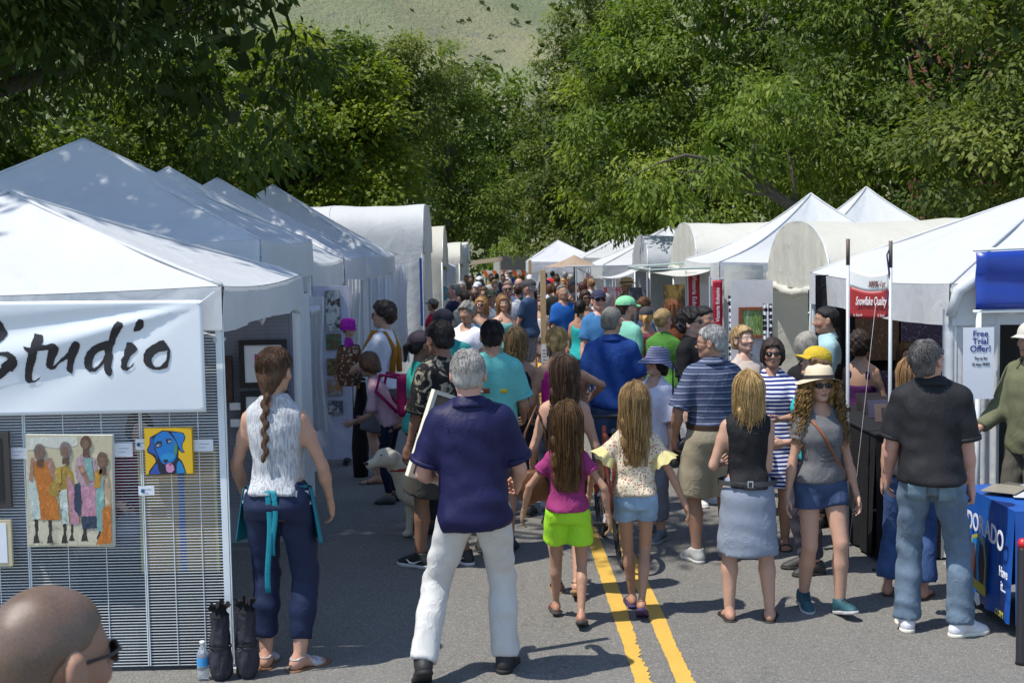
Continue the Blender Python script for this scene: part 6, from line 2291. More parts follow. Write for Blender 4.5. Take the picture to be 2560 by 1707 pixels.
# paintings in the booths down the right row
for i, (x, y, z, w_, h_, cols, lab) in enumerate(((3.12, 20.8, 1.25, 0.55, 1.0, ((0.02, 0.015, 0.01), (0.08, 0.05, 0.02), (0.30, 0.20, 0.05)), 'dark tall painting with gold edges beyond the red banners'),
                                                  (2.75, 23.7, 1.2, 0.35, 0.9, ((0.45, 0.46, 0.48), (0.05, 0.05, 0.06)), 'pale framed panel under the sagging flap awning'),
                                                  (2.55, 26.8, 1.15, 0.45, 0.9, ((0.05, 0.05, 0.06), (0.35, 0.36, 0.40), (0.30, 0.05, 0.05)), 'grey display of prints in the booth under the branch'),
                                                  (3.6, 42.6, 1.25, 0.7, 1.0, ((0.02, 0.03, 0.08), (0.25, 0.05, 0.08), (0.4, 0.4, 0.44)), 'rack of dark blue and red textiles in the silver tent'))):
    wcanvas(lab, x, y, z + gz(y), w_, h_, BLACK, painterly(cols, (4, 1, 3), i * 0.77), depth=0.04, group='pictures in the right hand booths')
curtain('white corner curtain of the pinched peak tent', 2.98, 3.18, 16.5, 16.5, 0.1, 1.95, PALEC, 0.025, 4, gather=0.2)
sw = MB().grid(24, 10, lambda u, v: (3.02 + 0.50 * u, 16.38 - 0.06 * math.sin(math.pi * u), 2.05 - v * (0.42 + 0.16 * math.sin(math.pi * u)) + 0.015 * math.sin(u * 40) * v))
tag(sw.build('swag', PALEC, None, True), 'puffed white swag of fabric under the pinched peak tent', 'swag')
curtain('white curtain in the booth under the branch', 2.45, 2.70, 27.05, 27.0, 0.0, 1.7, WHITE, 0.03, 4)
curtain('long white curtain of the silver covered tent', 3.25, 3.7, 43.0, 42.9, -0.3, 1.6, BLUEW, 0.04, 5)

# ---- front right booth
bk = thing('photo_backdrop', 'black drape with large brown and violet photo prints in the front right tent', 'backdrop', (4.25, 12.3, 0))
MB().grid(40, 4, lambda u, v: (-1.1 + 2.2 * u, 0.03 * math.sin(u * 50), 0.02 + 2.0 * v)).build('drape', BLACKCLOTH, bk, True)
BRN = painterly(((0.05, 0.025, 0.015), (0.16, 0.085, 0.045), (0.09, 0.045, 0.025), (0.30, 0.18, 0.10)), (16, 1, 14), 0.2)
VIO = painterly(((0.015, 0.012, 0.02), (0.11, 0.08, 0.16), (0.03, 0.02, 0.035), (0.22, 0.18, 0.30)), (14, 1, 14), 0.8)
for x, z, w_, h_, m_ in ((-0.52, 1.50, 0.42, 0.62, BRN), (-0.06, 1.52, 0.46, 0.60, VIO), (0.42, 1.50, 0.40, 0.58, BRN), (-0.45, 0.88, 0.50, 0.42, VIO), (0.2, 0.9, 0.5, 0.4, VIO)):
    MB().box((x, -0.06, z), (w_, 0.02, h_)).build('photo_print', m_, bk)
tbk = thing('black_table', 'display table under a black cloth in front of the photo prints', 'table', (3.10, 10.05, 0), 0.0)


def skirt_tbl(hx, hy, ht, amp, bottom):
    def fn(u, v):
        P_ = 2 * (hx + hy) * 2
        s_ = u * P_
        if s_ < 2 * hx:
            x, y, nx, ny = -hx + s_, -hy, 0, -1
        elif s_ < 2 * hx + 2 * hy:
            x, y, nx, ny = hx, -hy + s_ - 2 * hx, 1, 0
        elif s_ < 4 * hx + 2 * hy:
            x, y, nx, ny = hx - (s_ - 2 * hx - 2 * hy), hy, 0, 1
        else:
            x, y, nx, ny = -hx, hy - (s_ - 4 * hx - 2 * hy), -1, 0
        o = amp * math.sin(s_ * 22) * v + amp * 0.6 * math.sin(s_ * 41 + 1) * v + 0.02 * v
        return (x + nx * o, y + ny * o, ht - v * (ht - bottom))
    return fn


MB().grid(160, 6, skirt_tbl(0.30, 0.85, 0.93, 0.012, 0.02)).build('table_cloth', BLACKCLOTH, tbk, True)
MB().box((0, 0, 0.932), (0.62, 1.72, 0.012)).build('table_top', BLACKCLOTH, tbk)
for i in range(6):
    rr = random.Random(i + 50)
    it = thing('matted_print', ['upright matted print nearest the black table corner', 'second matted print on the black table', 'third matted print in the row on the black table', 'fourth matted print in the row on the black table', 'fifth matted print in the row on the black table', 'matted print at the far end of the black table'][i], 'print', (3.05 + 0.02 * i, 9.35 + i * 0.24, 0.94), 0.1, 'matted prints on the black table')
    MB().box((0, 0, 0.07), (0.22, 0.012, 0.14), rx=-0.2).build('print', plain(rr.choice(((0.05, 0.04, 0.04), (0.16, 0.12, 0.10), (0.08, 0.07, 0.12))), 0.35), it)
bg_ = thing('carry_bag', 'black carry bag leaning against the black draped table', 'bag', (2.95, 9.15, 0), 0.5)
MB().grid(20, 14, lambda u, v: ((0.16 - 0.11 * v) * math.cos(u * 6.283) + 0.10 * v, (0.11 - 0.06 * v) * math.sin(u * 6.283), 0.01 + 0.52 * v + 0.01 * math.sin(u * 12))).build('bag', BLACKCLOTH, bg_, True)
MB().tube([(0.0, -0.05, 0.50), (0.04, -0.08, 0.60), (0.12, -0.06, 0.60), (0.14, -0.04, 0.50)], 0.010, 5).build('handle', BLACK, bg_)
MB().tube([(-0.14, -0.08, 0.01), (-0.24, -0.12, 0.012), (-0.34, -0.08, 0.012)], 0.008, 4).build('strap', BLACK, bg_)

# two steel poles carrying a small red and white sign
ps = thing('pole_sign', 'red and white vinyl sign slung between two steel poles', 'sign', (2.74, 9.2, 0))
for x, y, z1 in ((-0.125, 0.08, 2.36), (0.13, -0.10, 2.34)):
    p_ = MB().tube([(x, y, 0), (x, y, z1 - 0.18)], 0.0135, 8).build('pole', STEEL, ps, True)
    MB().tube([(x, y, z1 - 0.19), (x, y, z1)], 0.0145, 8).build('pole_tip', plain((0.10, 0.075, 0.06), 0.6), p_, True)
    MB().lathe([(0.022, 0.0), (0.022, 0.03)], 10, (x, y, 1.10)).build('clamp', BLACK, p_)


def slung(u, v):
    x = -0.115 + 0.23 * u
    y = 0.075 - 0.165 * u - 0.015 * math.sin(math.pi * u) * (0.4 + v)
    return (x, y - 0.01, 1.800 + 0.35 * v - 0.055 * math.sin(math.pi * u) * v * 0.6 - 0.03 * u * v - 0.02 * (1 - v) * math.sin(math.pi * u))


MB().grid(16, 6, lambda u, v: slung(u, 0.62 + 0.38 * v), 0.002).build('white_field', plain((0.74, 0.73, 0.70), 0.5, 0.05), ps, True)
MB().grid(16, 8, lambda u, v: slung(u, 0.62 * v), 0.002).build('red_field', plain((0.33, 0.022, 0.022), 0.5, 0.10), ps, True)
ry = math.atan2(-0.165, 0.23)
P0 = Vector(slung(0.66, 0.78))
text('lettering', '100% 1st', plain((0.16, 0.03, 0.03), 0.6, 0.0, bump=0.0), 0.062, (P0.x, P0.y - 0.008, P0.z), ry, ps, shear=0.35, sx=0.55, bold=0.001)
P0 = Vector(slung(0.52, 0.40))
text('lettering', 'Snowflake Quality', plain((0.78, 0.75, 0.73), 0.6, 0.0, bump=0.0), 0.085, (P0.x, P0.y - 0.012, P0.z), ry, ps, shear=0.3, sx=0.36, bold=0.0012)
P0 = Vector(slung(0.20, 0.06))
text('lettering', 'In Search', plain((0.7, 0.6, 0.58), 0.6, 0.0, bump=0.0), 0.030, (P0.x, P0.y - 0.008, P0.z), ry, ps, sx=0.6)
P0 = Vector(slung(0.80, 0.06))
text('lettering', 'Is Sand', plain((0.7, 0.6, 0.58), 0.6, 0.0, bump=0.0), 0.030, (P0.x, P0.y - 0.008, P0.z), ry, ps, sx=0.6)
MB().tube([(0.13, -0.10, 2.30), (0.10, -0.11, 2.24), (0.115, -0.11, 2.12), (0.13, -0.10, 2.02), (0.10, -0.10, 1.90)], 0.006, 5).build('rope', plain((0.03, 0.03, 0.14), 0.7), ps)

# blue banner on a white frame, with the trial offer sheet on its post
BLUEV = plain((0.012, 0.045, 0.30), 0.35, 0.15)
bb_ = thing('blue_banner', 'royal blue banner on a white pipe frame at the right edge', 'banner', (3.40, 8.9, 0))
MB().grid(20, 8, lambda u, v: (0.0 + 1.7 * u, -0.02 - 0.015 * math.sin(v * 9 + u * 5) * math.sin(math.pi * v), 1.85 + 0.40 * v + 0.05 * u * v), 0.003).build('sheet', BLUEV, bb_, True)
for z0, z1 in ((1.835, 1.835), (2.265, 2.315)):
    MB().tube([(-0.01, 0, z0), (1.72, 0, z1)], 0.012, 8).build('frame_pipe', WPAINT, bb_, True)
for x in (0.03, 1.68):
    MB().tube([(x, 0.0, 0), (x, 0.0, 1.83)], 0.020, 8).build('post', WPAINT, bb_, True)
text('lettering', 'FREE', plain((0.78, 0.78, 0.80), 0.5, 0.0, bump=0.0), 0.26, (0.98, -0.045, 2.03), 0, bb_, bold=0.006, shear=0.15)
ts = thing('offer_sign', 'white sheet with blue words Free Trial Offer on a post', 'sign', (3.40, 8.82, 0))
MB().box((0, 0, 1.48), (0.215, 0.004, 0.50)).build('sheet', PAPER, ts)
BLUEI = plain((0.012, 0.02, 0.20), 0.6, 0.0, bump=0.0)
for q, wd_ in enumerate(('Free', 'Trial', 'Offer!')):
    text('lettering', wd_, BLUEI, 0.060, (0.012, -0.004, 1.685 - q * 0.052), 0, ts, bold=0.0005, sx=1.0)
for q, wd_ in enumerate(('Try us for', '10 days FREE!')):
    text('lettering', wd_, INK, 0.030, (0.015, -0.004, 1.515 - q * 0.042), 0, ts, sx=0.75)
curtain('white padded fabric column behind the trial offer sheet', 3.22, 3.62, 9.02, 9.0, 0.05, 1.85, WHITE, 0.012, 5)
wr = MB().tube([(3.26, 8.97, 1.80), (3.30, 8.95, 1.98), (3.42, 8.95, 2.06), (3.55, 8.95, 2.08)], [0.035, 0.04, 0.045, 0.04], 10)
tag(wr.build('wrapped_pipe', WHITE, None, True), 'wrinkled white sleeve curving over the tent corner by the blue banner', 'tent sleeve')
bd = MB().grid(30, 4, lambda u, v: (3.62 + 2.6 * u, 9.8 + 0.03 * math.sin(u * 60), 0.03 + 1.72 * v))
tag(bd.build('dark_backdrop', plain((0.012, 0.013, 0.014), 0.9), None, True), 'dark drape behind the water booth at the right edge', 'backdrop')

# water company table
BLUEC = NT('printed_tablecloth')
v = BLUEC.coords()
n1 = BLUEC.noise(v, 2.2, 3)
BLUEC.base(BLUEC.mix(n1, (0.006, 0.050, 0.27), (0.012, 0.115, 0.44)))
BLUEC.rough(0.45)
BLUEC.bump(BLUEC.noise(BLUEC.coords((1, 1, 0.25)), 7.0, 2), 0.5, 0.06)
wt = thing('water_table', 'table with a bright blue printed cloth reading Eldorado', 'table', (3.52, 7.75, 0))
TX, TY = 0.47, 0.42


def tcl(u, v):
    return skirt_tbl(TX, TY, 0.745, 0.012, 0.08)(u, v)


MB().grid(140, 8, tcl).build('table_cloth', BLUEC.m, wt, True)
MB().box((0, 0, 0.748), (2 * TX, 2 * TY, 0.012)).build('table_top', BLUEC.m, wt)
for x in (-0.38, 0.38):
    for y in (-0.34, 0.34):
        MB().tube([(x, y, 0), (x, y, 0.73)], 0.014, 6).build('leg', STEEL, wt)
rz = -math.pi / 2
fx = -TX - 0.052
LW = plain((0.72, 0.74, 0.80), 0.5, 0.0, bump=0.0)
LY = plain((0.40, 0.36, 0.04), 0.5, 0.0, bump=0.0)
word = 'ELDORADO'
for q, ch_ in enumerate(word):
    t_ = (q - 3.5) / 3.5
    text('lettering', ch_, LW, 0.150 + 0.02 * abs(t_), (fx, -t_ * 0.33 - 0.0, 0.585 - 0.028 * t_ * t_), rz, wt, bold=0.003, sx=0.78, roll=-0.10 * t_)
side = lambda y, z, o=0.0: (fx - 0.002 - o, y, z)


def sidepoly(pts, m_, o, name='logo_shape'):
    obj(name, poly_mesh([pts], lambda a, b_: side(a, b_, o)), m_, wt)


sidepoly([(0.10, 0.50), (0.13, 0.40), (0.10, 0.18), (-0.10, 0.16), (-0.13, 0.38), (-0.10, 0.50), (0.0, 0.53)], LY, 0.0)
sidepoly([(0.09, 0.48), (0.115, 0.38), (0.09, 0.20), (-0.09, 0.18), (-0.115, 0.38), (-0.09, 0.48), (0.0, 0.51)], plain((0.015, 0.20, 0.50), 0.5), 0.001)
sidepoly([(0.09, 0.45), (0.05, 0.46), (0.03, 0.36), (0.02, 0.20), (0.09, 0.20), (0.11, 0.36)], plain((0.10, 0.035, 0.02), 0.6, 0.4, scale=40), 0.002)
sidepoly([(-0.03, 0.48), (-0.08, 0.47), (-0.11, 0.36), (-0.09, 0.20), (-0.03, 0.20), (-0.01, 0.36)], plain((0.03, 0.022, 0.02), 0.6, 0.4, scale=40), 0.002)
sidepoly([(0.12, 0.24), (0.12, 0.18), (-0.13, 0.17), (-0.13, 0.23)], LY, 0.003, 'ribbon')
sidepoly([(0.03, 0.16), (-0.03, 0.16), (-0.05, 0.10), (0.0, 0.075), (0.05, 0.10)], LW, 0.003, 'drop')
text('lettering', 'THE SOURCE', LY, 0.042, (fx - 0.003, 0.26, 0.37), rz, wt, sx=0.8)
text('lettering', 'ELDORADO', LY, 0.035, (fx - 0.003, 0.10, 0.125), rz, wt, sx=0.9)
text('lettering', '.COM', LY, 0.052, (fx - 0.003, -0.33, 0.125), rz, wt, bold=0.001)
text('lettering', 'Have\nit...', LW, 0.085, (fx - 0.004, -0.395, 0.34), rz, wt, bold=0.001, sx=0.7)
for i in range(7):
    rr = random.Random(i + 9)
    fly = MB().box((0, 0, 0), (0.21, 0.28, 0.003)).build('flyer', plain(rr.choice(((0.5, 0.48, 0.44), (0.30, 0.27, 0.22), (0.12, 0.11, 0.10), (0.65, 0.66, 0.68))), 0.25))
    fly.location = (3.20 + rr.uniform(0, 0.45), 7.50 + rr.uniform(0, 0.5), 0.757 + i * 0.0042)
    fly.rotation_euler = (0, 0, rr.uniform(-1, 1))
    tag(fly, 'glossy flyer lying loose on the blue water table', 'flyer', 'flyers on the water table')
st = thing('jug_stand', 'light wooden stand holding the water jug on the blue table', 'stand', (3.66, 8.02, 0.755))
for x in (-0.14, 0.14):
    for y in (-0.13, 0.13):
        MB().box((x, y, 0.14), (0.04, 0.04, 0.28)).build('leg', WOOD, st)
for y in (-0.13, 0.13):
    MB().box((0, y, 0.20), (0.24, 0.025, 0.045)).build('rail', WOOD, st)
for x in (-0.14, 0.14):
    MB().box((x, 0, 0.20), (0.025, 0.22, 0.045)).build('rail', WOOD, st)
jg = thing('water_jug', 'pale green ceramic water jug with a white tap', 'jug', (3.66, 8.02, 0.93))
MB().lathe([(0.075, 0.0), (0.115, 0.02), (0.125, 0.08), (0.125, 0.22), (0.105, 0.27), (0.085, 0.285), (0.09, 0.30), (0.07, 0.302)], 26).build('crock', plain((0.55, 0.64, 0.58), 0.2, 0.04, bump=0.0), jg, True)
MB().tube([(-0.06, -0.11, 0.06), (-0.10, -0.16, 0.06), (-0.10, -0.165, 0.03)], 0.012, 8).build('tap', plain((0.62, 0.62, 0.68), 0.3), jg, True)
MB().tube([(-0.10, -0.155, 0.065), (-0.13, -0.16, 0.105)], 0.007, 6).build('tap_lever', plain((0.62, 0.62, 0.68), 0.3), jg, True)
for q in range(9):
    a = math.pi * (1.02 + q * 0.11)
    for zq in (0.235, 0.075):
        MB().box((0.1265 * math.cos(a), 0.1265 * math.sin(a), zq + 0.006 * math.sin(q * 2)), (0.016, 0.004, 0.010), rz=a + math.pi / 2).build('leaf_print', plain((0.04, 0.07, 0.05), 0.4), jg)
bo = thing('black_post', 'short black post with a red cap at the lower right edge', 'post', (2.905, 6.87, 0))
MB().lathe([(0.036, 0.0), (0.032, 0.02), (0.030, 0.64), (0.026, 0.66)], 18).build('shaft', plain((0.02, 0.018, 0.02), 0.45), bo, True)
MB().lathe([(0.028, 0.655), (0.030, 0.68), (0.020, 0.70), (0.004, 0.705)], 18).build('post_cap', plain((0.5, 0.015, 0.02), 0.4), bo, True)

# ---- bicycle being pushed through the crowd
bi = thing('bicycle', 'dark bicycle with blue grips pushed through the crowd behind the girls', 'bicycle', (0.91, 9.7, 0), math.radians(3))
RUB, FRM = plain((0.015, 0.015, 0.016), 0.7), plain((0.35, 0.06, 0.02), 0.3)
for y in (-0.50, 0.52):
    ty = MB()
    ty.tube([(0, y + 0.325 * math.cos(a), 0.34 + 0.325 * math.sin(a)) for a in [k * math.pi / 16 for k in range(33)]], 0.021, 7, False)
    w_ = ty.build('wheel', RUB, bi, True)
    for k in range(12):
        a = k * math.pi / 6
        MB().tube([(0.0, y, 0.34), (0, y + 0.305 * math.cos(a), 0.34 + 0.305 * math.sin(a))], 0.0015, 3).build('spoke', STEEL, w_)
    MB().tube([(-0.04, y, 0.34), (0.04, y, 0.34)], 0.02, 8).build('hub', STEEL, w_)
bb0, st0, hd0 = (0, -0.08, 0.30), (0, -0.20, 0.80), (0, 0.36, 0.86)
for a, b_ in ((bb0, st0), (st0, hd0), (bb0, (0, 0.38, 0.74)), ((0, 0.345, 0.92), (0, 0.40, 0.66)), ((0.03, -0.5, 0.34), st0), ((-0.03, -0.5, 0.34), st0), ((0.03, -0.5, 0.34), bb0), ((-0.03, -0.5, 0.34), bb0), ((0.045, 0.52, 0.34), (0.03, 0.40, 0.70)), ((-0.045, 0.52, 0.34), (-0.03, 0.40, 0.70))):
    MB().tube([a, b_], 0.017, 7).build('frame_tube', FRM, bi, True)
MB().tube([st0, (0, -0.24, 0.93)], 0.013, 7).build('seat_post', STEEL, bi)
MB().grid(16, 8, lambda u, v: ((0.02 + 0.055 * v ** 1.5) * math.cos(u * 6.283), -0.20 - 0.20 * (v - 0.3) + 0.0 * u, 0.95 + 0.022 * math.sin(u * 6.283))).build('saddle', RUB, bi, True)
hb_ = MB().tube([(-0.30, 0.26, 0.98), (-0.16, 0.34, 1.0), (0, 0.345, 0.99), (0.16, 0.34, 1.0), (0.30, 0.26, 0.98)], 0.013, 7).build('handlebar', RUB, bi, True)
for s_ in (-1, 1):
    MB().tube([(s_ * 0.24, 0.295, 0.985), (s_ * 0.32, 0.25, 0.98)], 0.019, 8).build('grip', plain((0.01, 0.08, 0.35), 0.6), hb_, True)
ck = MB().lathe([(0.08, -0.006), (0.09, 0), (0.08, 0.006)], 18).build('chainring', STEEL, bi)
ck.location = (0.05, -0.08, 0.30)
ck.rotation_euler = (0, math.pi / 2, 0)
for s_ in (-1, 1):
    MB().tube([(s_ * 0.06, -0.08, 0.30), (s_ * 0.09, -0.08 + 0.15 * s_, 0.26)], 0.010, 5).build('crank', STEEL, bi)
    MB().box((s_ * 0.13, -0.08 + 0.15 * s_, 0.26), (0.09, 0.07, 0.02)).build('pedal', RUB, bi)
# ------------------------------------------------------------------ the crowd
def S(r, g, b, k=0.85):
    return tuple(c * k for c in srgb(r, g, b))


BRN, DBR, BLK, BLD, LBR, GRY, WHT = (0.075, 0.036, 0.018), (0.035, 0.018, 0.010), (0.010, 0.008, 0.008), (0.36, 0.21, 0.075), (0.17, 0.095, 0.042), (0.26, 0.25, 0.235), (0.55, 0.53, 0.50)
BLDS = (0.62, 0.43, 0.19)


def ring_band(z, a, b, cy, w=0.03, n=40):
    m = MB()
    vs_ = []
    for zz in (z - w / 2, z + w / 2):
        for q in range(n):
            t = 2 * math.pi * q / n
            vs_.append((a * math.cos(t), cy + b * math.sin(t), zz))
    return m.add(vs_, [(q, (q + 1) % n, n + (q + 1) % n, n + q) for q in range(n)])


def apron(root, T, Th, arms, legs):
    teal = cloth((0.010, 0.20, 0.26), rough=0.6)
    o = ring_band(1.005, 0.165, 0.118, -0.006, 0.030).build('apron_tie', teal, root, True)
    for x, z1, w in ((-0.018, 0.46, 0.030), (0.014, 0.66, 0.028)):
        MB().grid(3, 18, lambda u, v: (x + w * (u - 0.5) + 0.012 * math.sin(v * 5), -0.145 - 0.012 * math.sin(v * 3), 1.01 + (z1 - 1.01) * v), 0.003).build('apron_ribbon', teal, root, True)
    MB().grid(24, 10, lambda u, v: ((0.185 + 0.05 * v) * math.cos(math.pi * (-0.06 + 1.12 * u)), -0.005 + (0.135 + 0.05 * v) * math.sin(math.pi * (-0.06 + 1.12 * u)), 1.0 - 0.30 * v), 0.004).build('apron_panel', teal, root, True)
    MB().grid(40, 4, lambda u, v: ((0.172 + 0.016 * v + 0.006 * math.sin(u * 60)) * math.cos(6.2832 * u), -0.006 + (0.126 + 0.016 * v + 0.006 * math.sin(u * 60)) * math.sin(6.2832 * u), 0.995 - 0.075 * v + 0.006 * math.sin(u * 37))).build('ruffle', cloth((0.62, 0.63, 0.64), 'knit', (0.45, 0.46, 0.47)), root, True)


person('woman with a long brown braid, sleeveless grey top and teal apron ties', (-1.20, 7.10), 1.80, 6, 'f', 'light', 1.04, 2,
       dict(lh=(-0.24, 0.20, 0.90), rh=(0.25, 0.16, 0.88), lf=(-0.10, 0.02, 4, 0), rf=(0.10, -0.02, 40, 0), lpole=(-0.9, -0.8, 0), rpole=(0.9, -0.8, 0), head=(14, 4, 0)),
       dict(kind='sleeveless', mat=cloth((0.50, 0.51, 0.52), 'knit', (0.30, 0.31, 0.33), wrinkle=0.3), hem=0.97, ease=0.016, folds=1.3), dict(mat=cloth((0.012, 0.020, 0.055), rough=0.6, wrinkle=0.3), end=1.80, ease=0.014, waist=1.04),
       ('heelsandal', (0.16, 0.08, 0.035), (0.40, 0.39, 0.40)), 'braid', (0.050, 0.025, 0.014), hairL=0.42, streak=(0.13, 0.072, 0.040), extras=apron)


def polo_seam(root, T, Th, arms, legs):
    pts = [T((0.11 * math.cos(a), -0.130 - 0.012 * math.sin(a), 1.385 + 0.085 * math.sin(a))) for a in [math.pi + k * math.pi / 12 for k in range(13)]]
    MB().tube(pts, 0.0018, 4).build('yoke_seam', cloth((0.010, 0.010, 0.045)), root)


person('grey haired man in navy polo and white trousers walking with a canvas', (-0.10, 6.81), 1.83, 2, 'm', 'pink', 1.02, 2,
       dict(lh=(-0.22, 0.26, 1.02), rh=(0.22, 0.28, 0.98), lf=(-0.27, -0.12, 10, 30), rf=(0.14, 0.16, 10, 0), drop=0.035, side=-1.5, lhk='grip', rhk='grip', lpole=(-0.35, -1, -0.2), rpole=(0.35, -1, -0.2)),
       dict(kind='polo', mat=cloth((0.010, 0.010, 0.052), rough=0.55, wrinkle=0.25), hem=0.845, loose=1.0, collar=True, sleeve=0.80, ease=0.02, folds=1.3), dict(mat=cloth((0.55, 0.54, 0.515), wrinkle=0.5), flare=0.022, ease=0.015, end=2.0, folds=1.1),
       ('shoe', (0.018, 0.017, 0.017), (0.012, 0.012, 0.012), (0.03, 0.03, 0.03)), 'short', (0.30, 0.285, 0.26), belly=0.03, streak=(0.52, 0.50, 0.47), extras=polo_seam)
cv = thing('blank_canvas', 'stretched canvas with pale edges carried by the man in navy', 'canvas', (-0.22, 7.13, 1.26), 0)
cv.rotation_euler = (0, math.radians(20), math.radians(24))
MB().box((0, 0, 0), (0.38, 0.006, 0.46)).build('picture', plain((0.16, 0.13, 0.11), 0.8), cv)
for c_, s_ in (((-0.195, 0, 0), (0.022, 0.050, 0.50)), ((0.195, 0, 0), (0.022, 0.050, 0.50)), ((0, 0, -0.239), (0.368, 0.050, 0.022)), ((0, 0, 0.239), (0.368, 0.050, 0.022))):
    MB().box(c_, s_).build('stretcher_bar', plain((0.62, 0.59, 0.48), 0.8), cv)


def swoosh(root, T, Th, arms, legs):
    for i, (hp, kn, an, yw, pr) in enumerate(legs):
        Rf = rot(rz=yw)
        sx = -1 if i == 0 else 1
        pts = [(sx * 0.052, 0.085, -0.022), (sx * 0.053, 0.055, -0.044), (sx * 0.050, 0.02, -0.045), (sx * 0.046, -0.045, -0.018)]
        for s2 in (1, -1):
            pp = [tuple(Rf @ np.array((q[0] * s2, q[1], q[2])) + an) for q in pts]
            MB().tube(pp, [0.002, 0.007, 0.006, 0.001], 5).build('shoe_mark', plain((0.7, 0.7, 0.7), 0.5), root)


person('man in a dark leafy patterned shirt and black trainers facing the left stalls', (-0.37, 9.33), 1.80, 312, 'm', 'brown', 0.98, 2,
       dict(lh=(-0.19, 0.14, 0.86), rh=(0.22, 0.10, 0.84), lf=(-0.12, 0.12, 8, 0), rf=(0.14, -0.08, 8, 0), head=(6, 4, 0)),
       dict(kind='tee', mat=cloth((0.010, 0.010, 0.011), 'print', (0.30, 0.27, 0.20), 11.0, wrinkle=0.3), hem=0.72, loose=1.0, sleeve=0.95, ease=0.030), dict(mat=cloth((0.05, 0.048, 0.042), wrinkle=0.4), end=0.92, flare=0.06, ease=0.03),
       ('shoe', (0.014, 0.014, 0.015), (0.55, 0.55, 0.56)), 'short', BLK, belly=0.05, hairvol=0.006, extras=swoosh)


def back_patch(root, T, x0, x1, z0, z1, m, name='shirt_print', e=0.034, back=True, wob=0.0):
    MB().grid(8, 3, lambda u, v: tuple(T((x0 + (x1 - x0) * u, T.surf(x0 + (x1 - x0) * u, z0 + (z1 - z0) * v, back, e), z0 + (z1 - z0) * v + wob * math.sin(u * 9)))), 0.0015).build(name, m, root, True)


def tee_print(root, T, Th, arms, legs):
    for k in range(7):
        a = math.pi * (0.5 + k / 7.0)
        x, z = -0.05 + 0.07 * math.cos(a), 1.30 + 0.07 * math.sin(a)
        back_patch(root, T, x - 0.012, x + 0.012, z - 0.010, z + 0.010, plain((0.55, 0.6, 0.58), 0.7), e=0.033)
    back_patch(root, T, -0.09, -0.02, 1.225, 1.262, plain((0.20, 0.045, 0.02), 0.7), e=0.033)
    back_patch(root, T, 0.06, 0.11, 1.225, 1.255, plain((0.6, 0.45, 0.02), 0.7), e=0.033)


person('person in a bright teal printed tee just beyond the man in navy', (0.02, 9.75), 1.78, 3, 'm', 'tan', 1.0, 2, dict(rh=(0.22, 0.25, 1.0)),
       dict(mat=cloth((0.135, 0.47, 0.43)), hem=0.86, loose=1.0, sleeve=0.8, ease=0.022), dict(mat=cloth((0.05, 0.055, 0.07), 'denim'), end=0.95, flare=0.03), ('boot', (0.05, 0.05, 0.05)), 'short', BLK, extras=tee_print)
person('person in a dark cap and teal tee behind the leafy patterned shirt', (-0.40, 11.2), 1.80, 10, 'm', 'tan', 1.15, 1, None, dict(mat=cloth((0.03, 0.26, 0.23)), hem=0.86, loose=1.0, ease=0.02),
       dict(mat=cloth((0.04, 0.045, 0.06))), None, 'short', BLK, hat=('cap', cloth((0.02, 0.02, 0.028)), 'back'))
person('person in a plum cap and teal tee left of the leafy patterned shirt', (-0.56, 10.5), 1.66, 60, 'f', 'brown', 1.05, 1, None, dict(mat=cloth((0.03, 0.30, 0.25)), hem=0.88, sleeve=0.8, loose=0.6),
       dict(mat=cloth((0.03, 0.035, 0.05))), None, 'pony', BLK, hairL=0.16, hat=('cap', cloth((0.045, 0.035, 0.045))))


def carrier(root, T, Th, arms, legs):
    must = cloth((0.33, 0.135, 0.012), rough=0.7)
    o = ring_band(1.0, 0.178, 0.130, 0.0, 0.13).build('carrier_belt', must, root, True)
    for s_ in (-1, 1):
        MB().tube([T((s_ * 0.12, 0.135, 1.12)), T((s_ * 0.135, 0.130, 1.32)), T((s_ * 0.125, 0.05, 1.475)), T((s_ * 0.115, -0.06, 1.465)), T((s_ * 0.07, -0.145, 1.30)), T((s_ * 0.13, -0.13, 1.08))], 0.030, 8).build('carrier_strap', must, root, True)


person('curly haired man in white tee and grey shorts with a baby on his chest', (-1.08, 12.83), 1.80, 282, 'm', 'light', 0.98, 1,
       dict(lh=(-0.10, 0.36, 1.04), rh=(0.07, 0.38, 1.06), lpole=(-1, -0.6, -0.5), rpole=(1, -0.6, -0.5), lf=(-0.12, 0.04, 12, 0), rf=(0.12, -0.04, 20, 0), head=(-8, -4, 0)),
       dict(mat=cloth((0.62, 0.63, 0.68)), hem=0.93, sleeve=0.7, ease=0.018), dict(mat=cloth((0.10, 0.105, 0.115)), end=0.98, flare=0.045, ease=0.026), ('flipflop', (0.06, 0.04, 0.03), (0.05, 0.03, 0.02)), 'tousled', (0.022, 0.013, 0.009), glasses='sun', extras=carrier)
baby = person('baby in a magenta hat tucked into the carrier on the man', (-1.42, 12.90, 0.90), 0.66, 100, 'c', 'fair', 1.15, 1, dict(lh=(-0.3, 0.2, 1.1), rh=(0.3, 0.2, 1.1), lf=(-0.25, 0.2, 0, 0, 0.3), rf=(0.25, 0.2, 0, 0, 0.3)),
       dict(mat=cloth((0.35, 0.02, 0.30)), hem=0.85), dict(mat=cloth((0.3, 0.3, 0.32))), None, 'buzz', LBR, hat=('bucket', cloth((0.33, 0.012, 0.28)), None, 0.125), headk=1.75)
pc = thing('baby_carrier', 'brown flower patterned carrier pouch around the baby', 'baby carrier', (-1.42, 12.90, 0.98), math.radians(80))
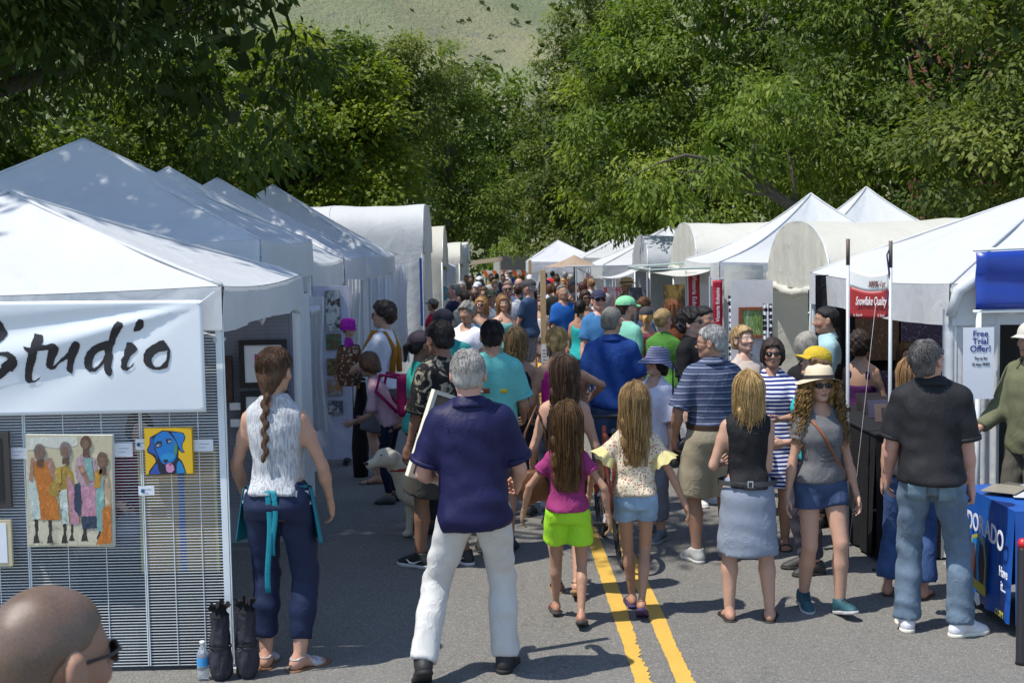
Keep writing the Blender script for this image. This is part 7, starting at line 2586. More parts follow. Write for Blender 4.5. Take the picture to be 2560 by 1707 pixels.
MB().grid(26, 14, lambda u, v: ((0.135 + 0.04 * math.sin(math.pi * v)) * math.cos(u * 6.2832), (0.10 + 0.045 * math.sin(math.pi * v)) * math.sin(u * 6.2832), 0.40 * v)).build('pouch', cloth((0.13, 0.055, 0.03), 'floral', (0.50, 0.42, 0.28), 34.0), pc, True)


def backpack(label, loc, rz, c, h=0.46, w=0.29, d=0.16, group='bags people carry'):
    b = thing('backpack', label, 'backpack', loc, rz, group)
    m = cloth(c, rough=0.6, wrinkle=0.4, wscale=12)

    def fn(p):
        q = np.abs(p - v3(0, 0, h / 2)) - v3(w / 2 - 0.06, d / 2 - 0.05, h / 2 - 0.07)
        return np.linalg.norm(np.maximum(q, 0), axis=1) + np.minimum(q.max(1), 0) - 0.055
    vv, ff = polygonise(fn, (-w / 2 - 0.03, -d / 2 - 0.03, -0.02), (w / 2 + 0.03, d / 2 + 0.03, h + 0.02), 0.016)
    obj('bag', mesh_np('bag', vv, ff), m, b)
    MB().box((0, -d / 2 - 0.012, h * 0.32), (w * 0.72, 0.05, h * 0.42)).build('front_pocket', m, b)
    for s_ in (-1, 1):
        MB().tube([(s_ * w * 0.28, d / 2, h * 0.9), (s_ * w * 0.33, d / 2 + 0.16, h * 0.96), (s_ * w * 0.36, d / 2 + 0.20, h * 0.6), (s_ * w * 0.36, d / 2, h * 0.15)], 0.016, 6).build('strap', m, b, True)
    return b


person('child in a pale pink shirt bending forward under a magenta backpack', (-0.93, 11.75), 1.40, 285, 'c', 'tan', 1.05, 1, dict(lean=24, lh=(-0.2, 0.4, 0.95), rh=(0.2, 0.40, 0.95), head=(0, -10, 0)),
       dict(mat=cloth((0.55, 0.34, 0.38)), hem=0.88, sleeve=0.9, loose=0.6), dict(mat=cloth((0.012, 0.016, 0.04)), ease=0.008), ('boot', (0.1, 0.1, 0.1)), 'bob', BRN, headk=1.12)
backpack('magenta backpack on the bending child beside the patterned shirt', (-0.755, 11.64, 0.80), math.radians(74), (0.34, 0.010, 0.085), 0.42, 0.27, 0.15)
person('woman with cropped grey curls and a loose white tee facing the camera', (-0.27, 15.0), 1.69, 205, 'f', 'tan', 1.15, 1, None, dict(mat=cloth((0.74, 0.74, 0.78)), hem=0.84, loose=1.0, ease=0.024, neck=0.03), dict(mat=cloth((0.03, 0.22, 0.20)), end=1.7),
       None, 'tousled', (0.13, 0.12, 0.10), glasses='head', streak=(0.38, 0.36, 0.32))
person('woman with wavy streaked brown hair and a black sleeveless top, back turned', (0.23, 11.05), 1.62, 8, 'f', 'tan', 1.06, 1, None, dict(kind='tank', mat=cloth((0.012, 0.012, 0.014)), hem=0.90), dict(mat=cloth((0.03, 0.035, 0.05))), None, 'wavy', BRN, hairL=0.17, streak=(0.34, 0.23, 0.10))
person('woman with a high blonde ponytail and pink straps over a bare back', (0.56, 10.6), 1.66, 4, 'f', 'tan', 1.06, 2, dict(rh=(0.30, 0.28, 1.12), rpole=(1.0, -0.5, 0.1), lh=(-0.25, 0.2, 0.95), head=(12, 0, 0)), dict(kind='tank', mat=cloth((0.45, 0.012, 0.20)), hem=0.92, low=0.03), dict(mat=cloth((0.04, 0.05, 0.09), 'denim')),
       None, 'pony', LBR, hairL=0.10, streak=(0.60, 0.44, 0.18), hairvol=0.004)
person('woman with very long dark hair in a black tank top and tan wedges', (0.49, 8.48), 1.60, 6, 'f', 'light', 1.02, 2, dict(lh=(-0.25, 0.14, 0.92), rh=(0.26, 0.14, 0.90), lf=(-0.08, 0.10, 4, 0), rf=(0.08, -0.12, 6, 24)),
       dict(kind='tank', mat=cloth((0.010, 0.010, 0.014)), hem=0.88), dict(mat=cloth((0.03, 0.03, 0.032)), end=0.40, flare=0.03), ('heelsandal', (0.30, 0.18, 0.08), (0.02, 0.02, 0.02)), 'long', (0.030, 0.016, 0.010), hairL=0.34, streak=(0.12, 0.07, 0.045))


def handbag(label, loc, rz, c, w=0.30, h=0.24, d=0.10, strap=0.5, group='bags people carry', m=None, sd=(0, 0)):
    b = thing('handbag', label, 'handbag', loc, rz, group)
    m = m or plain(c, 0.45, 0.15, scale=25, bump=0.4)

    def fn(p):
        q = p / v3(1, 1, 1)
        e = ell(q, (0, 0, h * 0.42), (w / 2, d / 2, h * 0.5)) + 0.004 * wav(p, (40, 20, 30), 0.4, 1.0)
        return smax(e, p[:, 2] - h * 0.80, 0.02)
    vv, ff = polygonise(fn, (-w / 2 - 0.02, -d / 2 - 0.02, -0.04), (w / 2 + 0.02, d / 2 + 0.02, h), 0.013)
    obj('bag', mesh_np('bag', vv, ff), m, b)
    MB().tube([(-w * 0.36, 0, h * 0.72), (-w * 0.22 + sd[0] * 0.6, sd[1] * 0.6, h * 0.8 + strap * 0.6), (sd[0], sd[1], h * 0.8 + strap), (w * 0.24 + sd[0] * 0.6, sd[1] * 0.6, h * 0.8 + strap * 0.6), (w * 0.36, 0, h * 0.72)], 0.009, 6).build('strap', m, b, True)
    return b


handbag('brown leather handbag hanging at the side of the girl in lime shorts', (0.27, 8.42, 0.66), 0.3, (0.13, 0.05, 0.018), 0.30, 0.26, 0.12, 0.42, sd=(0.03, 0.0))

person('girl with long brown hair, magenta tee and lime green shorts', (0.46, 7.81), 1.34, 4, 'c', 'tan', 0.98, 2, dict(lh=(-0.36, 0.10, 0.90), rh=(0.33, -0.04, 0.88), lf=(-0.11, 0.26, 8, 0), rf=(0.10, -0.14, 6, 22), lpole=(-1, -0.6, 0), rpole=(1, -0.6, 0)),
       dict(mat=cloth((0.28, 0.035, 0.14)), hem=0.945, sleeve=0.45, ease=0.020, loose=0.5), dict(mat=cloth((0.36, 0.72, 0.035)), end=0.60, flare=0.045, ease=0.026), ('flipflop', (0.045, 0.042, 0.040), (0.17, 0.012, 0.025)), 'long', (0.060, 0.030, 0.014), hairL=0.47, headk=1.16, streak=(0.17, 0.095, 0.04), hairvol=0.004)


def ruffles(root, T, Th, arms, legs):
    yl = cloth((0.60, 0.53, 0.24), wrinkle=0.4)
    for s_, e_, w_ in arms:
        R = frame((0, 1, 0), e_ - s_)
        c0 = s_ + (e_ - s_) * 0.28

        def fn(u, v):
            a = u * 6.2832
            r = 0.058 + 0.055 * v + 0.010 * math.sin(a * 6) * v
            q = R @ np.array((r * math.cos(a), r * math.sin(a), -0.115 * v - 0.008 * math.sin(a * 8) * v))
            return tuple(c0 + q)
        MB().grid(48, 5, fn).build('sleeve_ruffle', yl, root, True)


person('girl with light brown hair, flowery blouse with yellow sleeves and denim shorts', (0.90, 7.97), 1.44, 3, 'c', 'tan', 0.98, 2, dict(lh=(-0.36, 0.06, 0.90), rh=(0.38, -0.04, 0.86), lf=(-0.02, 0.22, 6, 0), rf=(0.03, -0.14, 6, 30), lpole=(-1, -0.5, 0), rpole=(1, -0.5, 0)),
       dict(mat=cloth((0.62, 0.56, 0.42), 'floral', (0.38, 0.05, 0.06), 60.0), hem=0.945, sleeve=0.45, ease=0.026, loose=1.0, folds=1.6, cuffs=False), dict(mat=cloth((0.16, 0.25, 0.36), 'denim'), end=0.40, flare=0.025, ease=0.018), ('flipflop', (0.045, 0.025, 0.10), (0.03, 0.02, 0.07)), 'long', (0.15, 0.085, 0.035), hairL=0.42, headk=1.12, streak=(0.42, 0.28, 0.12), extras=ruffles)
person('woman in a blue striped sun hat and white tee carrying a black bag', (1.30, 10.09), 1.50, 222, 'f', 'light', 1.14, 2, dict(lh=(-0.26, 0.12, 0.86), rh=(0.22, 0.26, 0.98), lf=(-0.10, 0.06, 8, 0), rf=(0.10, -0.06, 8, 0), head=(14, -12, 0)),
       dict(mat=cloth((0.60, 0.59, 0.68)), hem=0.84, loose=0.9, sleeve=0.95, ease=0.024, neck=0.03), dict(mat=cloth((0.17, 0.19, 0.23)), end=1.72, ease=0.022), ('shoe', (0.12, 0.15, 0.17), (0.3, 0.32, 0.33), (0.2, 0.25, 0.3)), 'bob', BLK, glasses='sun', hat=('bucket', cloth((0.045, 0.055, 0.13), 'thin_stripes', (0.40, 0.40, 0.50), 44.0), None, 0.185))
handbag('black shoulder bag hanging beside the woman in the blue sun hat', (1.56, 9.86, 0.62), 0.4, (0.014, 0.012, 0.014), 0.30, 0.28, 0.13, 0.58, sd=(-0.12, 0.08))
person('broad man in a royal blue polo and jeans seen from behind', (1.06, 11.1), 1.80, 6, 'm', 'light', 1.04, 1, dict(head=(24, 0, 0), lh=(-0.26, 0.2, 0.95), rh=(0.27, 0.2, 0.95)), dict(kind='polo', mat=cloth((0.010, 0.045, 0.20)), hem=0.90, loose=0.9, collar=True, sleeve=0.85, ease=0.02), dict(mat=cloth((0.03, 0.06, 0.13), 'denim')),
       ('boot', (0.05, 0.04, 0.03)), 'short', (0.10, 0.085, 0.065), glasses='clear', streak=(0.30, 0.28, 0.24))
person('man in a mint green cap and mint tee turned to the right', (1.46, 13.55), 1.79, 62, 'm', 'pink', 1.08, 1, None, dict(mat=cloth((0.20, 0.50, 0.38)), hem=0.88, loose=0.9, sleeve=0.8), dict(mat=cloth((0.2, 0.18, 0.14))), None, 'short', DBR, beard=0.6, hat=('cap', cloth((0.22, 0.56, 0.30))))
person('woman with a twisted blonde bun and a leaf green tee', (1.82, 13.35), 1.66, 22, 'f', 'pink', 1.10, 1, dict(head=(28, 0, 0)), dict(mat=cloth((0.075, 0.22, 0.035)), hem=0.86, sleeve=0.5, neck=0.03), dict(mat=cloth((0.03, 0.03, 0.035))), None, 'bun', LBR, glasses='sun', streak=(0.50, 0.36, 0.15))


def pocket_glasses(root, T, Th, arms, legs):
    MB().box(tuple(T((0.0, 0.135, 1.34))), (0.03, 0.012, 0.11)).build('hooked_glasses', plain((0.15, 0.17, 0.2), 0.2), root)


person('young dark haired man in a black polo and pale shorts wearing sunglasses', (1.83, 11.40), 1.75, 128, 'm', 'fair', 1.05, 2, dict(lh=(-0.12, 0.34, 1.12), rh=(0.24, 0.06, 0.82), lpole=(-1, -0.5, -0.4), head=(-14, -10, 0)), dict(kind='polo', mat=cloth((0.008, 0.008, 0.009)), hem=0.86, loose=0.8, collar=True, sleeve=0.8),
       dict(mat=cloth((0.42, 0.42, 0.44)), end=0.95, flare=0.04, ease=0.026), ('shoe', (0.62, 0.62, 0.64), (0.66, 0.66, 0.66), (0.5, 0.5, 0.55)), 'tousled', (0.012, 0.010, 0.010), glasses='sun', extras=pocket_glasses)
person('grey haired man in a striped blue polo and khaki shorts in profile', (1.62, 9.30), 1.74, 348, 'm', 'tan', 1.02, 2, dict(lh=(-0.24, 0.14, 0.92), rh=(0.24, 0.30, 1.08), lf=(-0.12, 0.02, 10, 0), rf=(0.12, -0.02, 10, 0), head=(-58, 2, 0), lpole=(-0.9, -1, 0)),
       dict(kind='polo', mat=cloth((0.030, 0.045, 0.095), 'thin_stripes', (0.25, 0.27, 0.36), 22.0), loose=0.6, collar=True, sleeve=0.9, ease=0.018, tuck=True), dict(mat=cloth((0.30, 0.26, 0.18), wrinkle=0.35), end=0.97, flare=0.060, ease=0.030, belt=(0.05, 0.025, 0.012), waist=1.04),
       ('shoe', (0.44, 0.44, 0.42), (0.5, 0.5, 0.48), (0.6, 0.6, 0.6)), 'short', (0.27, 0.265, 0.26), glasses='clear', belly=0.03, streak=(0.48, 0.47, 0.46))
person('blonde woman with drop earrings looking down beside the polka dot curtain', (2.18, 10.85), 1.62, 168, 'f', 'fair', 1.0, 2, dict(head=(-16, -14, 0)), dict(mat=cloth((0.5, 0.42, 0.36)), hem=0.88), dict(mat=cloth((0.2, 0.2, 0.22))), None, 'short', (0.36, 0.22, 0.09), hairvol=0.016, streak=(0.60, 0.44, 0.22))
person('dark haired woman in sunglasses and a white dress with blue stripes', (2.16, 9.72), 1.60, 196, 'f', 'tan', 1.10, 2, dict(lh=(-0.06, 0.30, 1.12), rh=(0.20, 0.28, 1.05), lhk='point', head=(-6, -4, 0), lpole=(-1, -0.6, -0.3)), dict(kind='dress', mat=cloth((0.68, 0.69, 0.74), 'stripes', (0.015, 0.025, 0.17), 30.0, wrinkle=0.2), hem=0.52, sleeve=0.55, ease=0.018, flare=0.02),
       None, ('flipflop', (0.05, 0.03, 0.02), (0.05, 0.03, 0.02)), 'bob', (0.028, 0.018, 0.013), glasses='sun')
handbag('orange leather purse hanging by the striped dress', (1.98, 9.42, 0.34), 0.2, (0.34, 0.06, 0.012), 0.16, 0.26, 0.09, 0.5, sd=(0.04, 0.1))


def silver_buckle(root, T, Th, arms, legs):
    o = ring_band(0.990, 0.205, 0.146, -0.010, 0.034).build('belt', plain((0.06, 0.06, 0.062), 0.35, 0.6, scale=60), root, True)
    m = MB()
    for c, s_ in (((-0.016, -0.159, 0.990), (0.005, 0.006, 0.046)), ((0.016, -0.159, 0.990), (0.005, 0.006, 0.046)), ((0, -0.159, 1.0105), (0.027, 0.006, 0.005)), ((0, -0.159, 0.9695), (0.027, 0.006, 0.005))):
        m.box(c, s_)
    m.build('buckle', STEEL, o)


person('blonde woman in a black sleeveless top and pale blue skirt, head bowed', (1.58, 7.82), 1.55, 4, 'f', 'light', 1.05, 2, dict(lh=(-0.16, 0.22, 1.08), rh=(0.10, 0.24, 1.06), lf=(-0.13, 0.0, 6, 0), rf=(0.15, -0.02, 10, 0), lpole=(-0.5, -1, -0.4), rpole=(0.15, -1, -0.3), head=(-14, -14, -4)),
       dict(kind='sleeveless', mat=cloth((0.012, 0.012, 0.014), rough=0.75), hem=0.955, ease=0.018), dict(kind='skirt', mat=cloth((0.22, 0.25, 0.31), wrinkle=0.35), hem=0.48, flare=0.032, folds=0.5, ease=0.014, waist=1.02), ('flipflop', (0.018, 0.015, 0.014), (0.018, 0.015, 0.014)), 'wavy', (0.33, 0.20, 0.07), hairL=0.40, streak=(0.68, 0.48, 0.22), hairvol=0.0, extras=silver_buckle)


def curly_extras(root, T, Th, arms, legs):
    MB().tube([T((0.10 - 0.25 * k / 10, T.surf(0.10 - 0.25 * k / 10, 1.40 - 0.42 * k / 10, False, 0.024), 1.40 - 0.42 * k / 10)) for k in range(11)], 0.010, 6).build('bag_strap', plain((0.26, 0.085, 0.03), 0.6), root, True)
    for k, (z, w) in enumerate(((1.21, 0.10), (1.175, 0.07), (1.14, 0.09), (1.105, 0.11))):
        back_patch(root, T, -w / 2, w / 2, z, z + 0.012, plain((0.06, 0.06, 0.062), 0.8), 'shirt_print', 0.026, False, 0.004)


person('woman with long curly fair hair, straw hat and sunglasses walking towards us', (2.08, 7.99), 1.54, 172, 'f', 'light', 1.02, 2, dict(lh=(-0.26, 0.06, 0.80), rh=(0.27, 0.02, 0.80), lf=(-0.09, 0.14, 6, -14), rf=(0.09, -0.10, 6, 8), head=(4, -6, 0)),
       dict(mat=cloth((0.135, 0.135, 0.14)), hem=0.95, sleeve=0.42, ease=0.016, neck=0.02), dict(mat=cloth((0.025, 0.045, 0.10), 'denim'), end=0.38, flare=0.03, ease=0.016, waist=1.02), ('shoe', (0.015, 0.075, 0.10), (0.42, 0.40, 0.40), (0.02, 0.02, 0.02)), 'curly', (0.13, 0.065, 0.025), hairL=0.44, hairvol=0.034, streak=(0.50, 0.32, 0.12),
       hat=('panama', plain((0.62, 0.52, 0.36), 0.8, 0.1, scale=60, bump=0.5), plain((0.022, 0.016, 0.014), 0.7), 0.182), glasses='sun', extras=curly_extras)
person('person in a yellow cap and turquoise sleeves behind the straw hat', (2.26, 8.95), 1.60, 262, 'f', 'light', 1.05, 2, dict(lh=(-0.2, 0.30, 1.05), head=(0, -14, 0)), dict(mat=cloth((0.03, 0.40, 0.44)), hem=0.9, sleeve=1.4), dict(mat=cloth((0.05, 0.05, 0.07))), None, 'bob', LBR, hat=('cap', cloth((0.52, 0.36, 0.03), wrinkle=0.6)))
person('woman with a grey bob and a black tee looking into the photo booth', (2.62, 10.4), 1.60, 40, 'f', 'fair', 1.15, 1, dict(head=(14, -14, 0)), dict(mat=cloth((0.012, 0.012, 0.013)), hem=0.86, loose=0.8), dict(mat=cloth((0.03, 0.03, 0.04))), None, 'bob', (0.22, 0.20, 0.165), streak=(0.46, 0.43, 0.37))
person('man in a pale blue shirt and black vest inside the photo booth', (2.98, 11.3), 1.76, 275, 'm', 'tan', 1.05, 1, dict(lh=(-0.15, 0.28, 1.1)), dict(kind='polo', mat=cloth((0.32, 0.48, 0.50)), hem=0.9, collar=True, sleeve=0.9), dict(mat=cloth((0.02, 0.02, 0.025))), None, 'short', BLK,
       extras=lambda root, T, Th, arms, legs: MB().grid(30, 6, lambda u, v: tuple(T(((0.205 - 0.03 * v) * math.cos(6.2832 * u), -0.002 + (0.152 - 0.02 * v) * math.sin(6.2832 * u), 0.95 + 0.42 * v)))).build('vest', BLACKCLOTH, root, True))
person('woman in a backless purple dress browsing the photo prints', (3.26, 11.15), 1.53, 32, 'f', 'light', 1.02, 1, dict(lh=(-0.2, 0.3, 1.05), rh=(0.22, 0.28, 1.0), head=(10, -12, 0)), dict(kind='tank', name='dress', mat=cloth((0.045, 0.006, 0.055)), hem=0.50, low=0.10, flare=0.03), None, None, 'tousled', (0.022, 0.014, 0.010), hairvol=0.018)
person('girl with long brown hair peering out between the booth poles', (3.86, 11.75), 1.36, 186, 'c', 'light', 1.0, 1, None, dict(mat=cloth((0.03, 0.03, 0.05)), hem=0.9), dict(mat=cloth((0.02, 0.03, 0.06))), None, 'long', (0.075, 0.040, 0.020), hairL=0.26, headk=1.12)


def jean_pockets(root, T, Th, arms, legs):
    for s_ in (-1, 1):
        back_patch(root, T, s_ * 0.085 - 0.050, s_ * 0.085 + 0.050, 0.815, 0.925, cloth((0.085, 0.135, 0.165), 'denim'), 'pocket', 0.032)


person('heavy set man in a black polo and faded jeans reading at the blue table', (2.60, 7.46), 1.77, 16, 'm', 'pink', 1.02, 2, dict(lh=(-0.24, 0.16, 0.90), rh=(0.235, 0.07, 0.80), rhk='grip', lf=(-0.13, 0.04, 4, 0), rf=(0.17, -0.02, 52, 0), head=(34, -30, 0), lean=2),
       dict(kind='polo', mat=cloth((0.016, 0.016, 0.018), rough=0.72, wrinkle=0.28), hem=0.90, loose=0.9, collar=True, sleeve=0.85, ease=0.020, folds=1.2), dict(mat=cloth((0.075, 0.110, 0.150), 'denim', wrinkle=0.45), flare=0.028, ease=0.014, end=2.02, folds=1.2),
       ('shoe', (0.62, 0.62, 0.64), (0.66, 0.62, 0.52), (0.7, 0.7, 0.7)), 'short', (0.045, 0.042, 0.040), glasses='clear', belly=0.03, streak=(0.22, 0.21, 0.20), extras=jean_pockets)
person('long haired person in jeans and sandals hidden behind the black polo man', (2.74, 8.25), 1.56, 28, 'f', 'light', 1.0, 1, dict(lf=(-0.16, 0.0, 8, 0)), dict(mat=cloth((0.03, 0.03, 0.035)), hem=0.9), dict(mat=cloth((0.02, 0.05, 0.14), 'denim'), flare=0.05, ease=0.02), ('sandal', (0.05, 0.03, 0.02), (0.1, 0.06, 0.03)), 'long', LBR, hairL=0.22)
person('man in an olive shirt and pale cap behind the blue water table', (3.74, 8.75), 1.76, 244, 'm', 'tan', 0.98, 2, dict(lh=(-0.26, 0.12, 0.86), rh=(0.2, 0.3, 1.0)), dict(kind='long', mat=cloth((0.13, 0.135, 0.075)), hem=0.84, sleeve=1.8, loose=0.9, collar=True), dict(mat=cloth((0.10, 0.095, 0.075))), None, 'short', GRY, hat=('cap', cloth((0.50, 0.48, 0.42))))
person('man with close cropped hair and sunglasses near the camera at lower left', (-0.745, 2.12), 1.79, 44, 'm', (0.34, 0.20, 0.135), 1.1, 2, dict(head=(-6, 2, 0)), dict(mat=cloth((0.08, 0.08, 0.085)), hem=0.88, loose=0.8), dict(mat=cloth((0.05, 0.05, 0.06))), None, 'buzz', (0.085, 0.060, 0.043), glasses='sun')
person('stall keeper in a maroon top sitting behind the wire grid panels', (-2.45, 8.9), 1.60, 160, 'f', 'light', 1.2, 1, dict(drop=0.40, lf=(-0.12, 0.42, 6, 0), rf=(0.12, 0.42, 6, 0), lh=(-0.16, 0.36, 0.70), rh=(0.16, 0.36, 0.70)), dict(mat=cloth((0.11, 0.008, 0.022)), hem=0.9, sleeve=1.5), dict(mat=cloth((0.22, 0.22, 0.27))), ('boot', (0.4, 0.4, 0.4)), 'bob', DBR)
sc_ = thing('folding_chair', 'black folding chair under the stall keeper behind the wire grid', 'chair', (-2.45, 8.95, 0), math.radians(20))
MB().box((0, 0, 0.43), (0.42, 0.40, 0.03)).build('seat', BLACK, sc_)
MB().box((0, 0.21, 0.72), (0.42, 0.03, 0.30)).build('backrest', BLACK, sc_)
for x in (-0.19, 0.19):
    for y in (-0.18, 0.20):
        MB().tube([(x, y, 0), (x, y, 0.43 if y < 0 else 0.86)], 0.012, 6).build('leg', BLACK, sc_)

